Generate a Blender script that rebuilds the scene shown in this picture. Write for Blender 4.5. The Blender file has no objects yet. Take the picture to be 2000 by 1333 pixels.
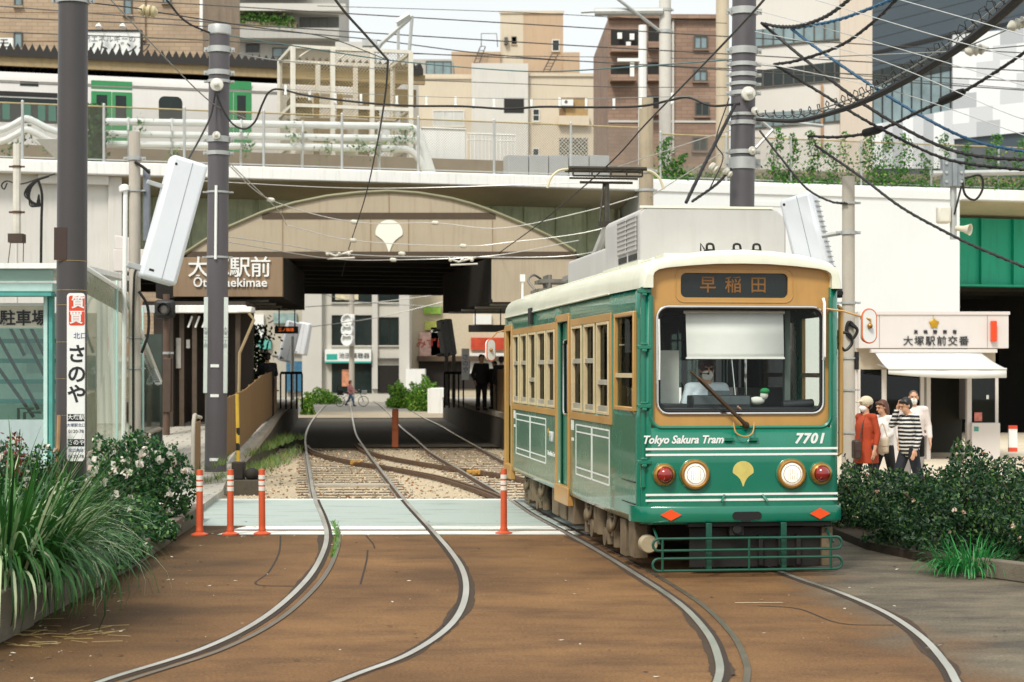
import bpy, math, random
from mathutils import Vector, Matrix, Quaternion
R = math.radians
S = bpy.context.scene
COL = S.collection
random.seed(7)

# ---------------------------------------------------------------- camera, sky, sun, exposure
F, CH, HY = 3500.0, 2.2, 724.0          # focal length in photo pixels, eye height, horizon row
cam = bpy.data.cameras.new('Camera'); camo = bpy.data.objects.new('Camera', cam); COL.objects.link(camo)
camo.location = (0, 0, CH); camo.rotation_euler = (R(90), 0, 0)
cam.sensor_width = 36; cam.lens = 36 * F / 2000; cam.shift_y = (HY - 666.5) / 2000
cam.clip_start = 0.2; cam.clip_end = 3000
cam.dof.use_dof = True; cam.dof.focus_distance = 20.5; cam.dof.aperture_fstop = 3.2
S.camera = camo
SUN_EL, SUN_AZ = 50, 205                 # azimuth clockwise from +Y: behind the camera, a little to the left
W = bpy.data.worlds.new('World'); S.world = W; W.use_nodes = True
nt = W.node_tree; bg = nt.nodes['Background']
sky = nt.nodes.new('ShaderNodeTexSky'); sky.sky_type = 'NISHITA'; sky.sun_disc = False
sky.sun_elevation = R(SUN_EL); sky.sun_rotation = R(SUN_AZ); sky.air_density = 1.0; sky.dust_density = 6; sky.ozone_density = 1
# bright overcast: a high white cloud deck over most of the sky
tc = nt.nodes.new('ShaderNodeTexCoord'); nz = nt.nodes.new('ShaderNodeTexNoise'); nz.inputs['Scale'].default_value = 2.5; nz.inputs['Detail'].default_value = 5
nt.links.new(tc.outputs['Generated'], nz.inputs['Vector'])
mr = nt.nodes.new('ShaderNodeMapRange'); mr.inputs[1].default_value = .3; mr.inputs[2].default_value = .7; mr.inputs[3].default_value = .8; mr.inputs[4].default_value = .97
nt.links.new(nz.outputs['Fac'], mr.inputs[0])
mx = nt.nodes.new('ShaderNodeMix'); mx.data_type = 'RGBA'
nt.links.new(mr.outputs[0], mx.inputs[0]); nt.links.new(sky.outputs[0], mx.inputs[6]); 
# overcast skies are brighter overhead than at the horizon
se = nt.nodes.new('ShaderNodeSeparateXYZ'); nt.links.new(tc.outputs['Generated'], se.inputs[0]); gr_ = nt.nodes.new('ShaderNodeMapRange'); gr_.inputs[1].default_value = 0; gr_.inputs[2].default_value = 1; gr_.inputs[3].default_value = .8; gr_.inputs[4].default_value = 1.05
nt.links.new(se.outputs[2], gr_.inputs[0]); vm = nt.nodes.new('ShaderNodeVectorMath'); vm.operation = 'SCALE'; vm.inputs[0].default_value = (6.5, 6.7, 6.6); nt.links.new(gr_.outputs[0], vm.inputs['Scale']); nt.links.new(vm.outputs[0], mx.inputs[7])
nt.links.new(mx.outputs[2], bg.inputs['Color']); bg.inputs['Strength'].default_value = 0.1
sl = bpy.data.lights.new('Sun', 'SUN'); sl.energy = 1.5; sl.angle = R(12); sl.color = (1, .95, .86)
so = bpy.data.objects.new('Sun', sl); COL.objects.link(so)
_d = Vector((math.sin(R(SUN_AZ)) * math.cos(R(SUN_EL)), math.cos(R(SUN_AZ)) * math.cos(R(SUN_EL)), math.sin(R(SUN_EL))))
so.rotation_euler = _d.to_track_quat('Z', 'Y').to_euler(); so.location = _d * 60
S.view_settings.view_transform = 'Standard'; S.view_settings.look = 'None'
S.view_settings.exposure = 0.92; S.view_settings.gamma = 1; S.view_settings.use_curve_mapping = False
S.render.engine = 'CYCLES'
S.cycles.max_bounces = 7; S.cycles.diffuse_bounces = 3; S.cycles.glossy_bounces = 3
S.cycles.transparent_max_bounces = 24; S.cycles.use_denoising = True
S.cycles.caustics_reflective = False; S.cycles.caustics_refractive = False

# ---------------------------------------------------------------- measuring: photo pixel + distance -> place
def P(px, py, Y): return Vector(((px - 1000) / F * Y, Y, CH + (HY - py) / F * Y))
def G(px, py, z=0.0):
    Y = (CH - z) * F / (py - HY); return Vector(((px - 1000) / F * Y, Y, z))
def spline(pts, n=8):
    """Catmull-Rom through pts"""
    pts = [Vector(p) for p in pts]
    if len(pts) < 3: return [pts[0].lerp(pts[-1], i / n) for i in range(n + 1)]
    q = [pts[0] * 2 - pts[1]] + pts + [pts[-1] * 2 - pts[-2]]
    out = []
    for i in range(1, len(q) - 2):
        a, b, c, d = q[i - 1:i + 3]
        for k in range(n):
            t = k / n
            out.append(.5 * (2 * b + (c - a) * t + (2 * a - 5 * b + 4 * c - d) * t * t + (3 * b - a - 3 * c + d) * t ** 3))
    out.append(pts[-1]); return out

# ---------------------------------------------------------------- materials
def lin(h):
    h = h.lstrip('#'); c = [int(h[i:i + 2], 16) / 255 for i in (0, 2, 4)]
    return tuple(x / 12.92 if x <= .04045 else ((x + .055) / 1.055) ** 2.4 for x in c)
def _mk(name):
    m = bpy.data.materials.new(name); m.use_nodes = True; t = m.node_tree
    return m, t, t.nodes['Principled BSDF']
def N(t, kind, **kw):
    n = t.nodes.new('ShaderNode' + kind)
    for k, v in kw.items():
        if k.startswith('i_'):
            key = k[2:]; key = int(key) if key.isdigit() else key
            n.inputs[key].default_value = v
        else: setattr(n, k, v)
    return n
def mixc(t, fac, a, b, mode='MIX'):
    m = N(t, 'Mix', data_type='RGBA', blend_type=mode)
    for i, s in ((0, fac), (6, a), (7, b)):
        if isinstance(s, (int, float)): m.inputs[i].default_value = s
        elif isinstance(s, tuple): m.inputs[i].default_value = (*s[:3], 1)
        else: t.links.new(s, m.inputs[i])
    return m.outputs[2]
def ramp(t, fac, a, b):
    m = N(t, 'MapRange', i_1=a, i_2=b); t.links.new(fac, m.inputs[0]); return m.outputs[0]
def mat(name, col, rough=.6, metal=0, var=.12, scale=6, bump=0, bscale=60, coat=0, streak=0, dirt=None, spec=.5, emit=0):
    """paint / stone / metal with tone variation, optional vertical weather streaks and stains of another colour"""
    if isinstance(col, str): col = lin(col)
    m, t, b = _mk(name)
    tcn = N(t, 'TexCoord'); o = tcn.outputs['Object']
    n1 = N(t, 'TexNoise', i_Scale=scale, i_Detail=6, i_Roughness=.65); t.links.new(o, n1.inputs['Vector'])
    lo = tuple(c * (1 - var) for c in col); hi = tuple(min(1, c * (1 + var)) for c in col)
    c = mixc(t, ramp(t, n1.outputs['Fac'], .3, .7), lo, hi)
    if streak:
        mp = N(t, 'Mapping'); mp.inputs['Scale'].default_value = (5, 5, .35); t.links.new(o, mp.inputs['Vector'])
        n2 = N(t, 'TexNoise', i_Scale=1.6, i_Detail=7, i_Roughness=.7); t.links.new(mp.outputs[0], n2.inputs['Vector'])
        f = N(t, 'Math', operation='MULTIPLY'); t.links.new(ramp(t, n2.outputs['Fac'], .5, .78), f.inputs[0]); f.inputs[1].default_value = streak
        c = mixc(t, f.outputs[0], c, dirt or tuple(x * .35 for x in col))
    elif dirt:
        n2 = N(t, 'TexNoise', i_Scale=scale * .6, i_Detail=9, i_Roughness=.75); t.links.new(o, n2.inputs['Vector'])
        c = mixc(t, ramp(t, n2.outputs['Fac'], .55, .72), c, dirt)
    t.links.new(c, b.inputs['Base Color'])
    b.inputs['Metallic'].default_value = metal; b.inputs['Specular IOR Level'].default_value = spec
    rr = N(t, 'MapRange', i_1=.3, i_2=.7, i_3=max(.02, rough - .08), i_4=min(1, rough + .08)); t.links.new(n1.outputs['Fac'], rr.inputs[0])
    t.links.new(rr.outputs[0], b.inputs['Roughness'])
    if coat: b.inputs['Coat Weight'].default_value = coat; b.inputs['Coat Roughness'].default_value = .06
    if emit: b.inputs['Emission Color'].default_value = (*col, 1); b.inputs['Emission Strength'].default_value = emit
    if bump:
        n3 = N(t, 'TexNoise', i_Scale=bscale, i_Detail=5); t.links.new(o, n3.inputs['Vector'])
        bp = N(t, 'Bump', i_Strength=bump, i_Distance=.02); t.links.new(n3.outputs['Fac'], bp.inputs['Height']); t.links.new(bp.outputs[0], b.inputs['Normal'])
    return m
def glass(name, tint=(.8, .9, .88), refl=.08, rough=.01, graze=.55):
    m, t, b = _mk(name); t.nodes.remove(b)
    tr = N(t, 'BsdfTransparent'); tr.inputs[0].default_value = (*tint, 1)
    gl = N(t, 'BsdfGlossy'); gl.inputs['Roughness'].default_value = rough
    lw = N(t, 'LayerWeight', i_0=.25); mrn = N(t, 'MapRange', i_1=0, i_2=1, i_3=refl, i_4=graze); t.links.new(lw.outputs['Fresnel'], mrn.inputs[0])
    ms = N(t, 'MixShader'); t.links.new(mrn.outputs[0], ms.inputs[0]); t.links.new(tr.outputs[0], ms.inputs[1]); t.links.new(gl.outputs[0], ms.inputs[2])
    t.links.new(ms.outputs[0], t.nodes['Material Output'].inputs[0]); return m
def leafmat(name, a, b_, c_=None, trans=.25, rough=.45):
    """leaf tone differs from leaf to leaf (random per island)"""
    m, t, b = _mk(name)
    ge = N(t, 'NewGeometry'); cr = N(t, 'ValToRGB'); e = cr.color_ramp.elements
    e[0].color = (*lin(a), 1); e[1].color = (*lin(b_), 1); e[1].position = .8
    if c_: k = e.new(.97); k.color = (*lin(c_), 1)
    t.links.new(ge.outputs['Random Per Island'], cr.inputs[0]); t.links.new(cr.outputs[0], b.inputs['Base Color'])
    b.inputs['Roughness'].default_value = rough
    tl = N(t, 'BsdfTranslucent'); t.links.new(cr.outputs[0], tl.inputs[0])
    ms = N(t, 'MixShader'); ms.inputs[0].default_value = trans
    t.links.new(b.outputs[0], ms.inputs[1]); t.links.new(tl.outputs[0], ms.inputs[2]); t.links.new(ms.outputs[0], t.nodes['Material Output'].inputs[0])
    return m
def brickmat(name, col, mortar, w=.24, h=.07, rough=.8, var=.25, plane='XZ'):
    if isinstance(col, str): col, mortar = lin(col), lin(mortar)
    m, t, b = _mk(name); tcn = N(t, 'TexCoord')
    sp = N(t, 'SeparateXYZ'); cb = N(t, 'CombineXYZ'); t.links.new(tcn.outputs['Object'], sp.inputs[0])
    ad = N(t, 'Math', operation='ADD'); t.links.new(sp.outputs[0], ad.inputs[0]); t.links.new(sp.outputs[1], ad.inputs[1])
    if plane == 'XZ': t.links.new(ad.outputs[0], cb.inputs[0]); t.links.new(sp.outputs[2], cb.inputs[1])
    else: t.links.new(sp.outputs[0], cb.inputs[0]); t.links.new(sp.outputs[1], cb.inputs[1])
    br = N(t, 'TexBrick', i_Scale=1.0); br.inputs['Brick Width'].default_value = w; br.inputs['Row Height'].default_value = h; br.inputs['Mortar Size'].default_value = h * .08
    br.inputs['Color1'].default_value = (*[c * (1 - var) for c in col], 1); br.inputs['Color2'].default_value = (*[min(1, c * (1 + var)) for c in col], 1); br.inputs['Mortar'].default_value = (*mortar, 1)
    t.links.new(cb.outputs[0], br.inputs['Vector'])
    n1 = N(t, 'TexNoise', i_Scale=.6, i_Detail=6); t.links.new(tcn.outputs['Object'], n1.inputs['Vector'])
    c = mixc(t, ramp(t, n1.outputs['Fac'], .4, .9), br.outputs['Color'], tuple(x * .55 for x in col))
    t.links.new(c, b.inputs['Base Color']); b.inputs['Roughness'].default_value = rough; return m
def meshmat(name, col, pitch=.06, wire=.1):
    """woven diamond wire mesh: holes are transparent"""
    m, t, b = _mk(name); tcn = N(t, 'TexCoord'); sp = N(t, 'SeparateXYZ'); t.links.new(tcn.outputs['Object'], sp.inputs[0])
    xy = N(t, 'Math', operation='ADD'); t.links.new(sp.outputs[0], xy.inputs[0]); t.links.new(sp.outputs[1], xy.inputs[1])
    fs = []
    for op in ('ADD', 'SUBTRACT'):
        a = N(t, 'Math', operation=op); t.links.new(xy.outputs[0], a.inputs[0]); t.links.new(sp.outputs[2], a.inputs[1])
        d = N(t, 'Math', operation='DIVIDE'); t.links.new(a.outputs[0], d.inputs[0]); d.inputs[1].default_value = pitch
        f = N(t, 'Math', operation='FRACT'); t.links.new(d.outputs[0], f.inputs[0])
        l = N(t, 'Math', operation='LESS_THAN'); t.links.new(f.outputs[0], l.inputs[0]); l.inputs[1].default_value = wire
        fs.append(l)
    mxn = N(t, 'Math', operation='MAXIMUM'); t.links.new(fs[0].outputs[0], mxn.inputs[0]); t.links.new(fs[1].outputs[0], mxn.inputs[1])
    b.inputs['Base Color'].default_value = (*lin(col), 1); b.inputs['Roughness'].default_value = .5; b.inputs['Metallic'].default_value = .3
    tr = N(t, 'BsdfTransparent'); ms = N(t, 'MixShader'); t.links.new(mxn.outputs[0], ms.inputs[0]); t.links.new(tr.outputs[0], ms.inputs[1]); t.links.new(b.outputs[0], ms.inputs[2])
    t.links.new(ms.outputs[0], t.nodes['Material Output'].inputs[0]); return m

# ---------------------------------------------------------------- mesh builder
class MB:
    def __init__(s): s.v = []; s.f = []; s.mi = []; s.cur = 0
    def add(s, vs, fs):
        k = len(s.v); s.v += [tuple(p) for p in vs]; s.f += [tuple(i + k for i in f) for f in fs]; s.mi += [s.cur] * len(fs); return s
    def box(s, c, d, rot=None):
        x, y, z = (q / 2 for q in d); c = Vector(c)
        vs = [Vector((a * x, b * y, e * z)) for a in (-1, 1) for b in (-1, 1) for e in (-1, 1)]
        if rot is not None:
            if isinstance(rot, (int, float)): rot = Matrix.Rotation(rot, 3, 'Z')
            vs = [rot @ p for p in vs]
        return s.add([p + c for p in vs], [(0, 1, 3, 2), (4, 6, 7, 5), (0, 4, 5, 1), (2, 3, 7, 6), (0, 2, 6, 4), (1, 5, 7, 3)])
    def bb(s, x0, x1, y0, y1, z0, z1): return s.box(((x0 + x1) / 2, (y0 + y1) / 2, (z0 + z1) / 2), (abs(x1 - x0), abs(y1 - y0), abs(z1 - z0)))
    def tube(s, pts, r, n=8, closed=False, cap=True):
        pts = [Vector(p) for p in pts]; m = len(pts)
        rs = r if isinstance(r, (list, tuple)) else [r] * m
        T = []
        for i in range(m):
            a = pts[i - 1] if (i > 0 or closed) else pts[i]; b = pts[(i + 1) % m] if (i < m - 1 or closed) else pts[i]
            d = b - a; T.append(d.normalized() if d.length > 1e-9 else Vector((0, 0, 1)))
        up = Vector((0, 0, 1)) if abs(T[0].z) < .9 else Vector((1, 0, 0))
        u = T[0].cross(up).normalized(); vs = []
        for i in range(m):
            u = (u - T[i] * u.dot(T[i])); u = u.normalized() if u.length > 1e-9 else T[i].orthogonal().normalized()
            w = T[i].cross(u)
            for k in range(n):
                a = 2 * math.pi * k / n; vs.append(pts[i] + (u * math.cos(a) + w * math.sin(a)) * rs[i])
        fs = [(i * n + k, i * n + (k + 1) % n, ((i + 1) % m) * n + (k + 1) % n, ((i + 1) % m) * n + k) for i in range(m if closed else m - 1) for k in range(n)]
        if cap and not closed: fs += [tuple(range(n - 1, -1, -1)), tuple((m - 1) * n + k for k in range(n))]
        return s.add(vs, fs)
    def cyl(s, a, b, r0, r1=None, n=16): return s.tube([a, b], [r0, r0 if r1 is None else r1], n)
    def lathe(s, prof, o=(0, 0, 0), ax=(0, 0, 1), n=20):
        q = Vector((0, 0, 1)).rotation_difference(Vector(ax).normalized()); o = Vector(o); vs = []
        for r, z in prof:
            for k in range(n):
                a = 2 * math.pi * k / n; vs.append(o + q @ Vector((r * math.cos(a), r * math.sin(a), z)))
        m = len(prof); fs = [(i * n + k, i * n + (k + 1) % n, (i + 1) * n + (k + 1) % n, (i + 1) * n + k) for i in range(m - 1) for k in range(n)]
        fs += [tuple(range(n - 1, -1, -1)), tuple((m - 1) * n + k for k in range(n))]
        return s.add(vs, fs)
    def ell(s, c, r, rot=None, n=12, m=8):
        c = Vector(c); r = (r, r, r) if isinstance(r, (int, float)) else r; vs = []
        for i in range(m + 1):
            t = math.pi * i / m
            for k in range(n):
                a = 2 * math.pi * k / n; p = Vector((r[0] * math.sin(t) * math.cos(a), r[1] * math.sin(t) * math.sin(a), r[2] * math.cos(t)))
                vs.append(c + (rot @ p if rot is not None else p))
        fs = [(i * n + k, i * n + (k + 1) % n, (i + 1) * n + (k + 1) % n, (i + 1) * n + k) for i in range(m) for k in range(n)]
        return s.add(vs, fs)
    def prism(s, poly, o, u, v, w):
        """polygon (a,b) laid at o + a*u + b*v and extruded by vector w"""
        o, u, v, w = (Vector(q) for q in (o, u, v, w)); n = len(poly)
        a = [o + u * p[0] + v * p[1] for p in poly]
        return s.add(a + [p + w for p in a], [tuple(range(n)), tuple(range(2 * n - 1, n - 1, -1))] + [(i, i + n, (i + 1) % n + n, (i + 1) % n) for i in range(n)])
    def ring(s, outer, inner, closed=True):
        n = len(outer); k = n if closed else n - 1
        return s.add(list(outer) + list(inner), [(i, (i + 1) % n, n + (i + 1) % n, n + i) for i in range(k)])
    def grid(s, rows):
        m, n = len(rows), len(rows[0])
        return s.add([p for r in rows for p in r], [(i * n + k, i * n + k + 1, (i + 1) * n + k + 1, (i + 1) * n + k) for i in range(m - 1) for k in range(n - 1)])
    def holes(s, us, zs, fn, rects, back=None):
        """sheet over us x zs with rectangular holes; fn(u,z)->xyz"""
        us = sorted(set([round(u, 4) for u in us] + [round(e, 4) for r in rects for e in r[:2]])); zs = sorted(set([round(z, 4) for z in zs] + [round(e, 4) for r in rects for e in r[2:]]))
        for i in range(len(us) - 1):
            for j in range(len(zs) - 1):
                cu, cz = (us[i] + us[i + 1]) / 2, (zs[j] + zs[j + 1]) / 2
                if any(r[0] < cu < r[1] and r[2] < cz < r[3] for r in rects): continue
                s.add([fn(us[i], zs[j]), fn(us[i + 1], zs[j]), fn(us[i + 1], zs[j + 1]), fn(us[i], zs[j + 1])], [(0, 1, 2, 3)])
        return s
    def build(s, name, m, parent=None, loc=None, bev=0, smooth=35, solid=0, recalc=True, weld=False):
        me = bpy.data.meshes.new(name); me.from_pydata(s.v, [], s.f)
        for q in (m if isinstance(m, (list, tuple)) else [m]): me.materials.append(q)
        if any(s.mi): me.polygons.foreach_set('material_index', s.mi)
        if recalc or weld:
            import bmesh
            bm = bmesh.new(); bm.from_mesh(me)
            if weld: bmesh.ops.remove_doubles(bm, verts=bm.verts, dist=.0004)
            if recalc: bmesh.ops.recalc_face_normals(bm, faces=bm.faces)
            bm.to_mesh(me); bm.free()
        if smooth:
            me.polygons.foreach_set('use_smooth', [True] * len(me.polygons)); me.set_sharp_from_angle(angle=R(smooth))
        ob = bpy.data.objects.new(name, me); COL.objects.link(ob)
        if parent: ob.parent = parent
        if loc is not None: ob.location = loc
        if solid:
            q = ob.modifiers.new('thick', 'SOLIDIFY'); q.thickness = solid; q.offset = -1
        if bev:
            q = ob.modifiers.new('edge', 'BEVEL'); q.width = bev; q.segments = 2; q.limit_method = 'ANGLE'; q.angle_limit = R(40)
        return ob
def tag(o, label=None, cat=None, group=None, kind=None):
    if label: o['label'] = label
    if cat: o['category'] = cat
    if group: o['group'] = group
    if kind: o['kind'] = kind
    return o
def thing(name, label, cat, loc=(0, 0, 0), rz=0.0, group=None):
    o = bpy.data.objects.new(name, None); COL.objects.link(o); o.location = loc; o.rotation_euler = (0, 0, rz); o.empty_display_size = .2
    return tag(o, label, cat, group)
def dup(root, loc, rz=0.0, label=None, scale=None):
    kids = {}
    for ob in list(bpy.data.objects):
        if ob.parent: kids.setdefault(ob.parent.name, []).append(ob)
    def cp(o, par):
        c = o.copy(); COL.objects.link(c); c.parent = par
        for k in kids.get(o.name, []): cp(k, c)
        return c
    r = cp(root, None); r.location = loc; r.rotation_euler = (0, 0, rz)
    if label: r['label'] = label
    if scale: r.scale = scale
    return r
def txt(body, size, m, parent, loc, rot=(R(90), 0, 0), name='lettering', ext=.004, off=0.0, shear=0, align='CENTER', sx=1.0, space=1.0):
    c = bpy.data.curves.new(name, 'FONT'); c.body = body; c.size = size; c.extrude = ext; c.offset = off; c.shear = shear
    c.align_x = align; c.align_y = 'CENTER'; c.space_character = space; c.resolution_u = 3; c.materials.append(m)
    o = bpy.data.objects.new(name, c); COL.objects.link(o); o.parent = parent; o.location = loc; o.rotation_euler = rot; o.scale = (sx, 1, 1); return o
def rrect(x0, x1, z0, z1, r, n=5):
    out = []
    for cx, cz, a0 in ((x1 - r, z1 - r, 0), (x0 + r, z1 - r, 90), (x0 + r, z0 + r, 180), (x1 - r, z0 + r, 270)):
        out += [(cx + r * math.cos(R(a0 + 90 * k / n)), cz + r * math.sin(R(a0 + 90 * k / n))) for k in range(n + 1)]
    return out
def ginkgo(r=1.0, n=18):
    """fan leaf outline: round top, pointed foot, two hollow sides"""
    top = [(math.cos(R(a)) * r, math.sin(R(a)) * r * .95) for a in [190 - 200 * k / n for k in range(n + 1)]]
    rt = [(r * .8, -r * .3), (r * .52, -r * .5), (r * .3, -r * .76), (r * .14, -r * 1.08), (r * .04, -r * 1.42)]
    return top + rt + [(-x, z) for x, z in rt[::-1]]
# ---------------------------------------------------------------- ground, road, ballast
def asphalt(name, rust=True):
    m, t, b = _mk(name); tcn = N(t, 'TexCoord'); o = tcn.outputs['Object']
    sx = N(t, 'SeparateXYZ'); t.links.new(o, sx.inputs[0])
    big = N(t, 'TexNoise', i_Scale=.45, i_Detail=7, i_Roughness=.62); t.links.new(o, big.inputs['Vector'])
    mp = N(t, 'Mapping'); mp.inputs['Scale'].default_value = (.55, 1.15, 1); t.links.new(o, mp.inputs['Vector'])
    st = N(t, 'TexNoise', i_Scale=1.3, i_Detail=8, i_Roughness=.7); t.links.new(mp.outputs[0], st.inputs['Vector'])
    gr = N(t, 'TexNoise', i_Scale=38, i_Detail=6, i_Roughness=.85); t.links.new(o, gr.inputs['Vector'])
    vo = N(t, 'TexVoronoi', i_Scale=26); t.links.new(o, vo.inputs['Vector'])
    grey = mixc(t, ramp(t, st.outputs['Fac'], .35, .65), lin('#464038'), lin('#766c5a'))
    # rust dust blown off the brake blocks lies over the tramway, thickest between the tracks
    brown = mixc(t, ramp(t, big.outputs['Fac'], .33, .66), lin('#614529'), lin('#85623d'))
    brown = mixc(t, ramp(t, st.outputs['Fac'], .46, .8), brown, lin('#453120'))
    if rust:
        # right-hand limit of the stained zone bends with the tram track; left-hand side is darker
        lim = N(t, 'MapRange', i_1=12, i_2=21, i_3=3.75, i_4=3.05); t.links.new(sx.outputs[1], lim.inputs[0])
        d = N(t, 'Math', operation='SUBTRACT'); t.links.new(lim.outputs[0], d.inputs[0]); t.links.new(sx.outputs[0], d.inputs[1])
        a = N(t, 'Math', operation='ADD'); t.links.new(d.outputs[0], a.inputs[0])
        w = N(t, 'MapRange', i_1=.2, i_2=.8, i_3=-.8, i_4=.8); t.links.new(big.outputs['Fac'], w.inputs[0]); t.links.new(w.outputs[0], a.inputs[1])
        col = mixc(t, ramp(t, a.outputs[0], -.35, .45), grey, brown)
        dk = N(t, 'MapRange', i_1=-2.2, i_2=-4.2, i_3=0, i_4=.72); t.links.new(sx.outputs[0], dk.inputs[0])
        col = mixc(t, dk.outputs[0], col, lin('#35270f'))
    else: col = grey
    sp = N(t, 'MapRange', i_1=.35, i_2=.65, i_3=.5, i_4=1.5); t.links.new(gr.outputs['Fac'], sp.inputs[0])
    cc = N(t, 'CombineColor'); [t.links.new(sp.outputs[0], cc.inputs[i]) for i in range(3)]
    col = mixc(t, 1.0, col, cc.outputs[0], 'MULTIPLY')
    col = mixc(t, ramp(t, vo.outputs['Distance'], .055, .03), col, lin('#2a211a'))
    t.links.new(col, b.inputs['Base Color']); b.inputs['Roughness'].default_value = .82; b.inputs['Specular IOR Level'].default_value = .3
    bp = N(t, 'Bump', i_Strength=.5, i_Distance=.012); t.links.new(gr.outputs['Fac'], bp.inputs['Height']); t.links.new(bp.outputs[0], b.inputs['Normal'])
    return m
def paint(name, col, under, wear=.5):
    m, t, b = _mk(name); o = N(t, 'TexCoord').outputs['Object']
    mp = N(t, 'Mapping'); mp.inputs['Scale'].default_value = (.35, 2.2, 1); t.links.new(o, mp.inputs['Vector'])
    n1 = N(t, 'TexNoise', i_Scale=1.6, i_Detail=10, i_Roughness=.72); t.links.new(mp.outputs[0], n1.inputs['Vector'])
    n2 = N(t, 'TexNoise', i_Scale=40, i_Detail=4); t.links.new(o, n2.inputs['Vector'])
    c = mixc(t, ramp(t, n1.outputs['Fac'], wear, wear + .16), lin(col), lin(under))
    c = mixc(t, ramp(t, n2.outputs['Fac'], .55, .9), c, tuple(q * .6 for q in lin(col)))
    t.links.new(c, b.inputs['Base Color']); b.inputs['Roughness'].default_value = .6; return m
GREY_ASPH = asphalt('grey asphalt', False); RUST_ASPH = asphalt('rust stained asphalt')
CONC = mat('old concrete', '#a59c8c', .85, var=.18, scale=2.2, bump=.25, dirt=lin('#6f6556'))
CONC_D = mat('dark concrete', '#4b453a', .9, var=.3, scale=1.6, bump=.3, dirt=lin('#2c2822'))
PAVE = brickmat('pale paving flags', '#b9b4a8', '#8b867c', .6, .3, var=.07, plane='XY')
BALLAST = mat('ballast stone', '#bdad92', .95, var=.3, scale=22, bump=1, bscale=28, dirt=lin('#86694a'))
STEEL_TOP = mat('worn rail steel', '#dedbd2', .34, .85, var=.04, scale=.7)
RUST = mat('rusty steel', '#5e4836', .85, .1, var=.3, scale=9, dirt=lin('#3f2a1a'))
GRIME = mat('oily grime', '#3c2c1c', .9, var=.5, scale=25, dirt=lin('#5a4028'))
DIRT = mat('black flangeway dirt', '#35291f', .95, var=.4, scale=14, bump=.6)
def sheet(name, pts, z, m, kind='structure', depth=0):
    b = MB(); n = len(pts); top = [(x, y, z) for x, y in pts]
    if depth: b.prism([(x, y) for x, y in pts], (0, 0, z - depth), (1, 0, 0), (0, 1, 0), (0, 0, depth))
    else: b.add(top, [tuple(range(n))])
    o = b.build(name, m, smooth=0); o['kind'] = kind; return o
sheet('ground', [(-900, -60), (900, -60), (900, 1600), (-900, 1600)], -.16, GREY_ASPH)
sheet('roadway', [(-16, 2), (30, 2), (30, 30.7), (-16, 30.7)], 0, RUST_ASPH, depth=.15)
sheet('ballast_bed', [(-7.6, 30.7), (4.6, 30.7), (4.6, 52.5), (-7.6, 52.5)], -.085, BALLAST)
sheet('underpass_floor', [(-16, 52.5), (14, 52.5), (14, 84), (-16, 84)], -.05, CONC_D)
sheet('level_crossing_deck', [(-15, 84), (-2.4, 84), (-2.4, 97), (-15, 97)], -.02, mat('weathered timber deck', '#a39680', .85, var=.2, scale=1.2, dirt=lin('#6b5c48')))
sheet('street', [(-60, 97), (60, 97), (60, 165), (-60, 165)], -.04, mat('far street asphalt', '#8d887e', .8, var=.12, scale=.6))
CROSS = paint('pale green crossing paint', '#a9b5ae', '#6f7a72', .53); WHITE_PAINT = paint('worn white road paint', '#e6e5de', '#8fa79f', .5)
sheet('crossing_surface', [(-4.6, 25.35), (9, 25.35), (9, 30.35), (-5.3, 30.35)], .004, CROSS)
sheet('road_line', [(-5.3, 30.35), (9, 30.35), (9, 30.69), (-5.35, 30.69)], .004, WHITE_PAINT)
for y0, y1, x0 in ((24.0, 24.55, -3.95), (24.75, 25.33, -3.85)): sheet('road_line', [(x0, y0), (9, y0), (9, y1), (x0 + .1, y1)], .004, WHITE_PAINT)
sheet('road_line', [(2.1, 16.93), (2.12, 16.98), (2.55, 16.99), (2.58, 16.95)], .004, paint('faint paint trace', '#c9b89a', '#85623d', .46))
# patched strip and cracks beside the left-hand track
CRACK = mat('tar crack', '#2e241b', .9, var=.2)
for i, px in enumerate((((548, 1047), (545, 1080), (525, 1118), (500, 1142), (580, 1146)), ((715, 1047), (728, 1062), (732, 1072)), ((718, 1075), (716, 1095), (704, 1142)), ((1480, 1184), (1560, 1190), (1640, 1218), (1745, 1222)))):
    b = MB(); p = spline([G(*q) for q in px], 6); b.grid([[(v.x - .009, v.y - .012, .003) for v in p], [(v.x + .009, v.y + .012, .003) for v in p]])
    o = b.build('road_crack', CRACK, smooth=0); o['kind'] = 'structure'
# grit, petals and dead leaves on the road: one loose litter
b = MB()
for i in range(520):
    y = random.uniform(12, 26) ; x = random.uniform(-4.1, 5) ; s = random.choice([.006, .009, .014, .02]) * random.uniform(.6, 1.2); a = random.uniform(0, 6.3)
    if random.random() < .35: x = -4.05 + abs(random.gauss(0, .5)); 
    z = .003 if y < 24 else .01
    b.cur = random.choice([0, 0, 1, 2, 2]); k = [(x + s * math.cos(a + q) * (1.5 if q in (0, 3.14) else .7), y + s * math.sin(a + q) * (1.5 if q in (0, 3.14) else .7), z + random.uniform(0.002, s * .6)) for q in (0, 1.57, 3.14, 4.71)]
    b.add(k, [(0, 1, 2, 3)])
tag(b.build('litter', [mat('petal', '#d9d4c4', .7), mat('dead leaf', '#8a6a3c', .8), mat('grit', '#2d251e', .9)], smooth=0, recalc=False), 'scattered petals, grit and dead leaves on the brown road', 'litter', kind='stuff')
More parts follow.
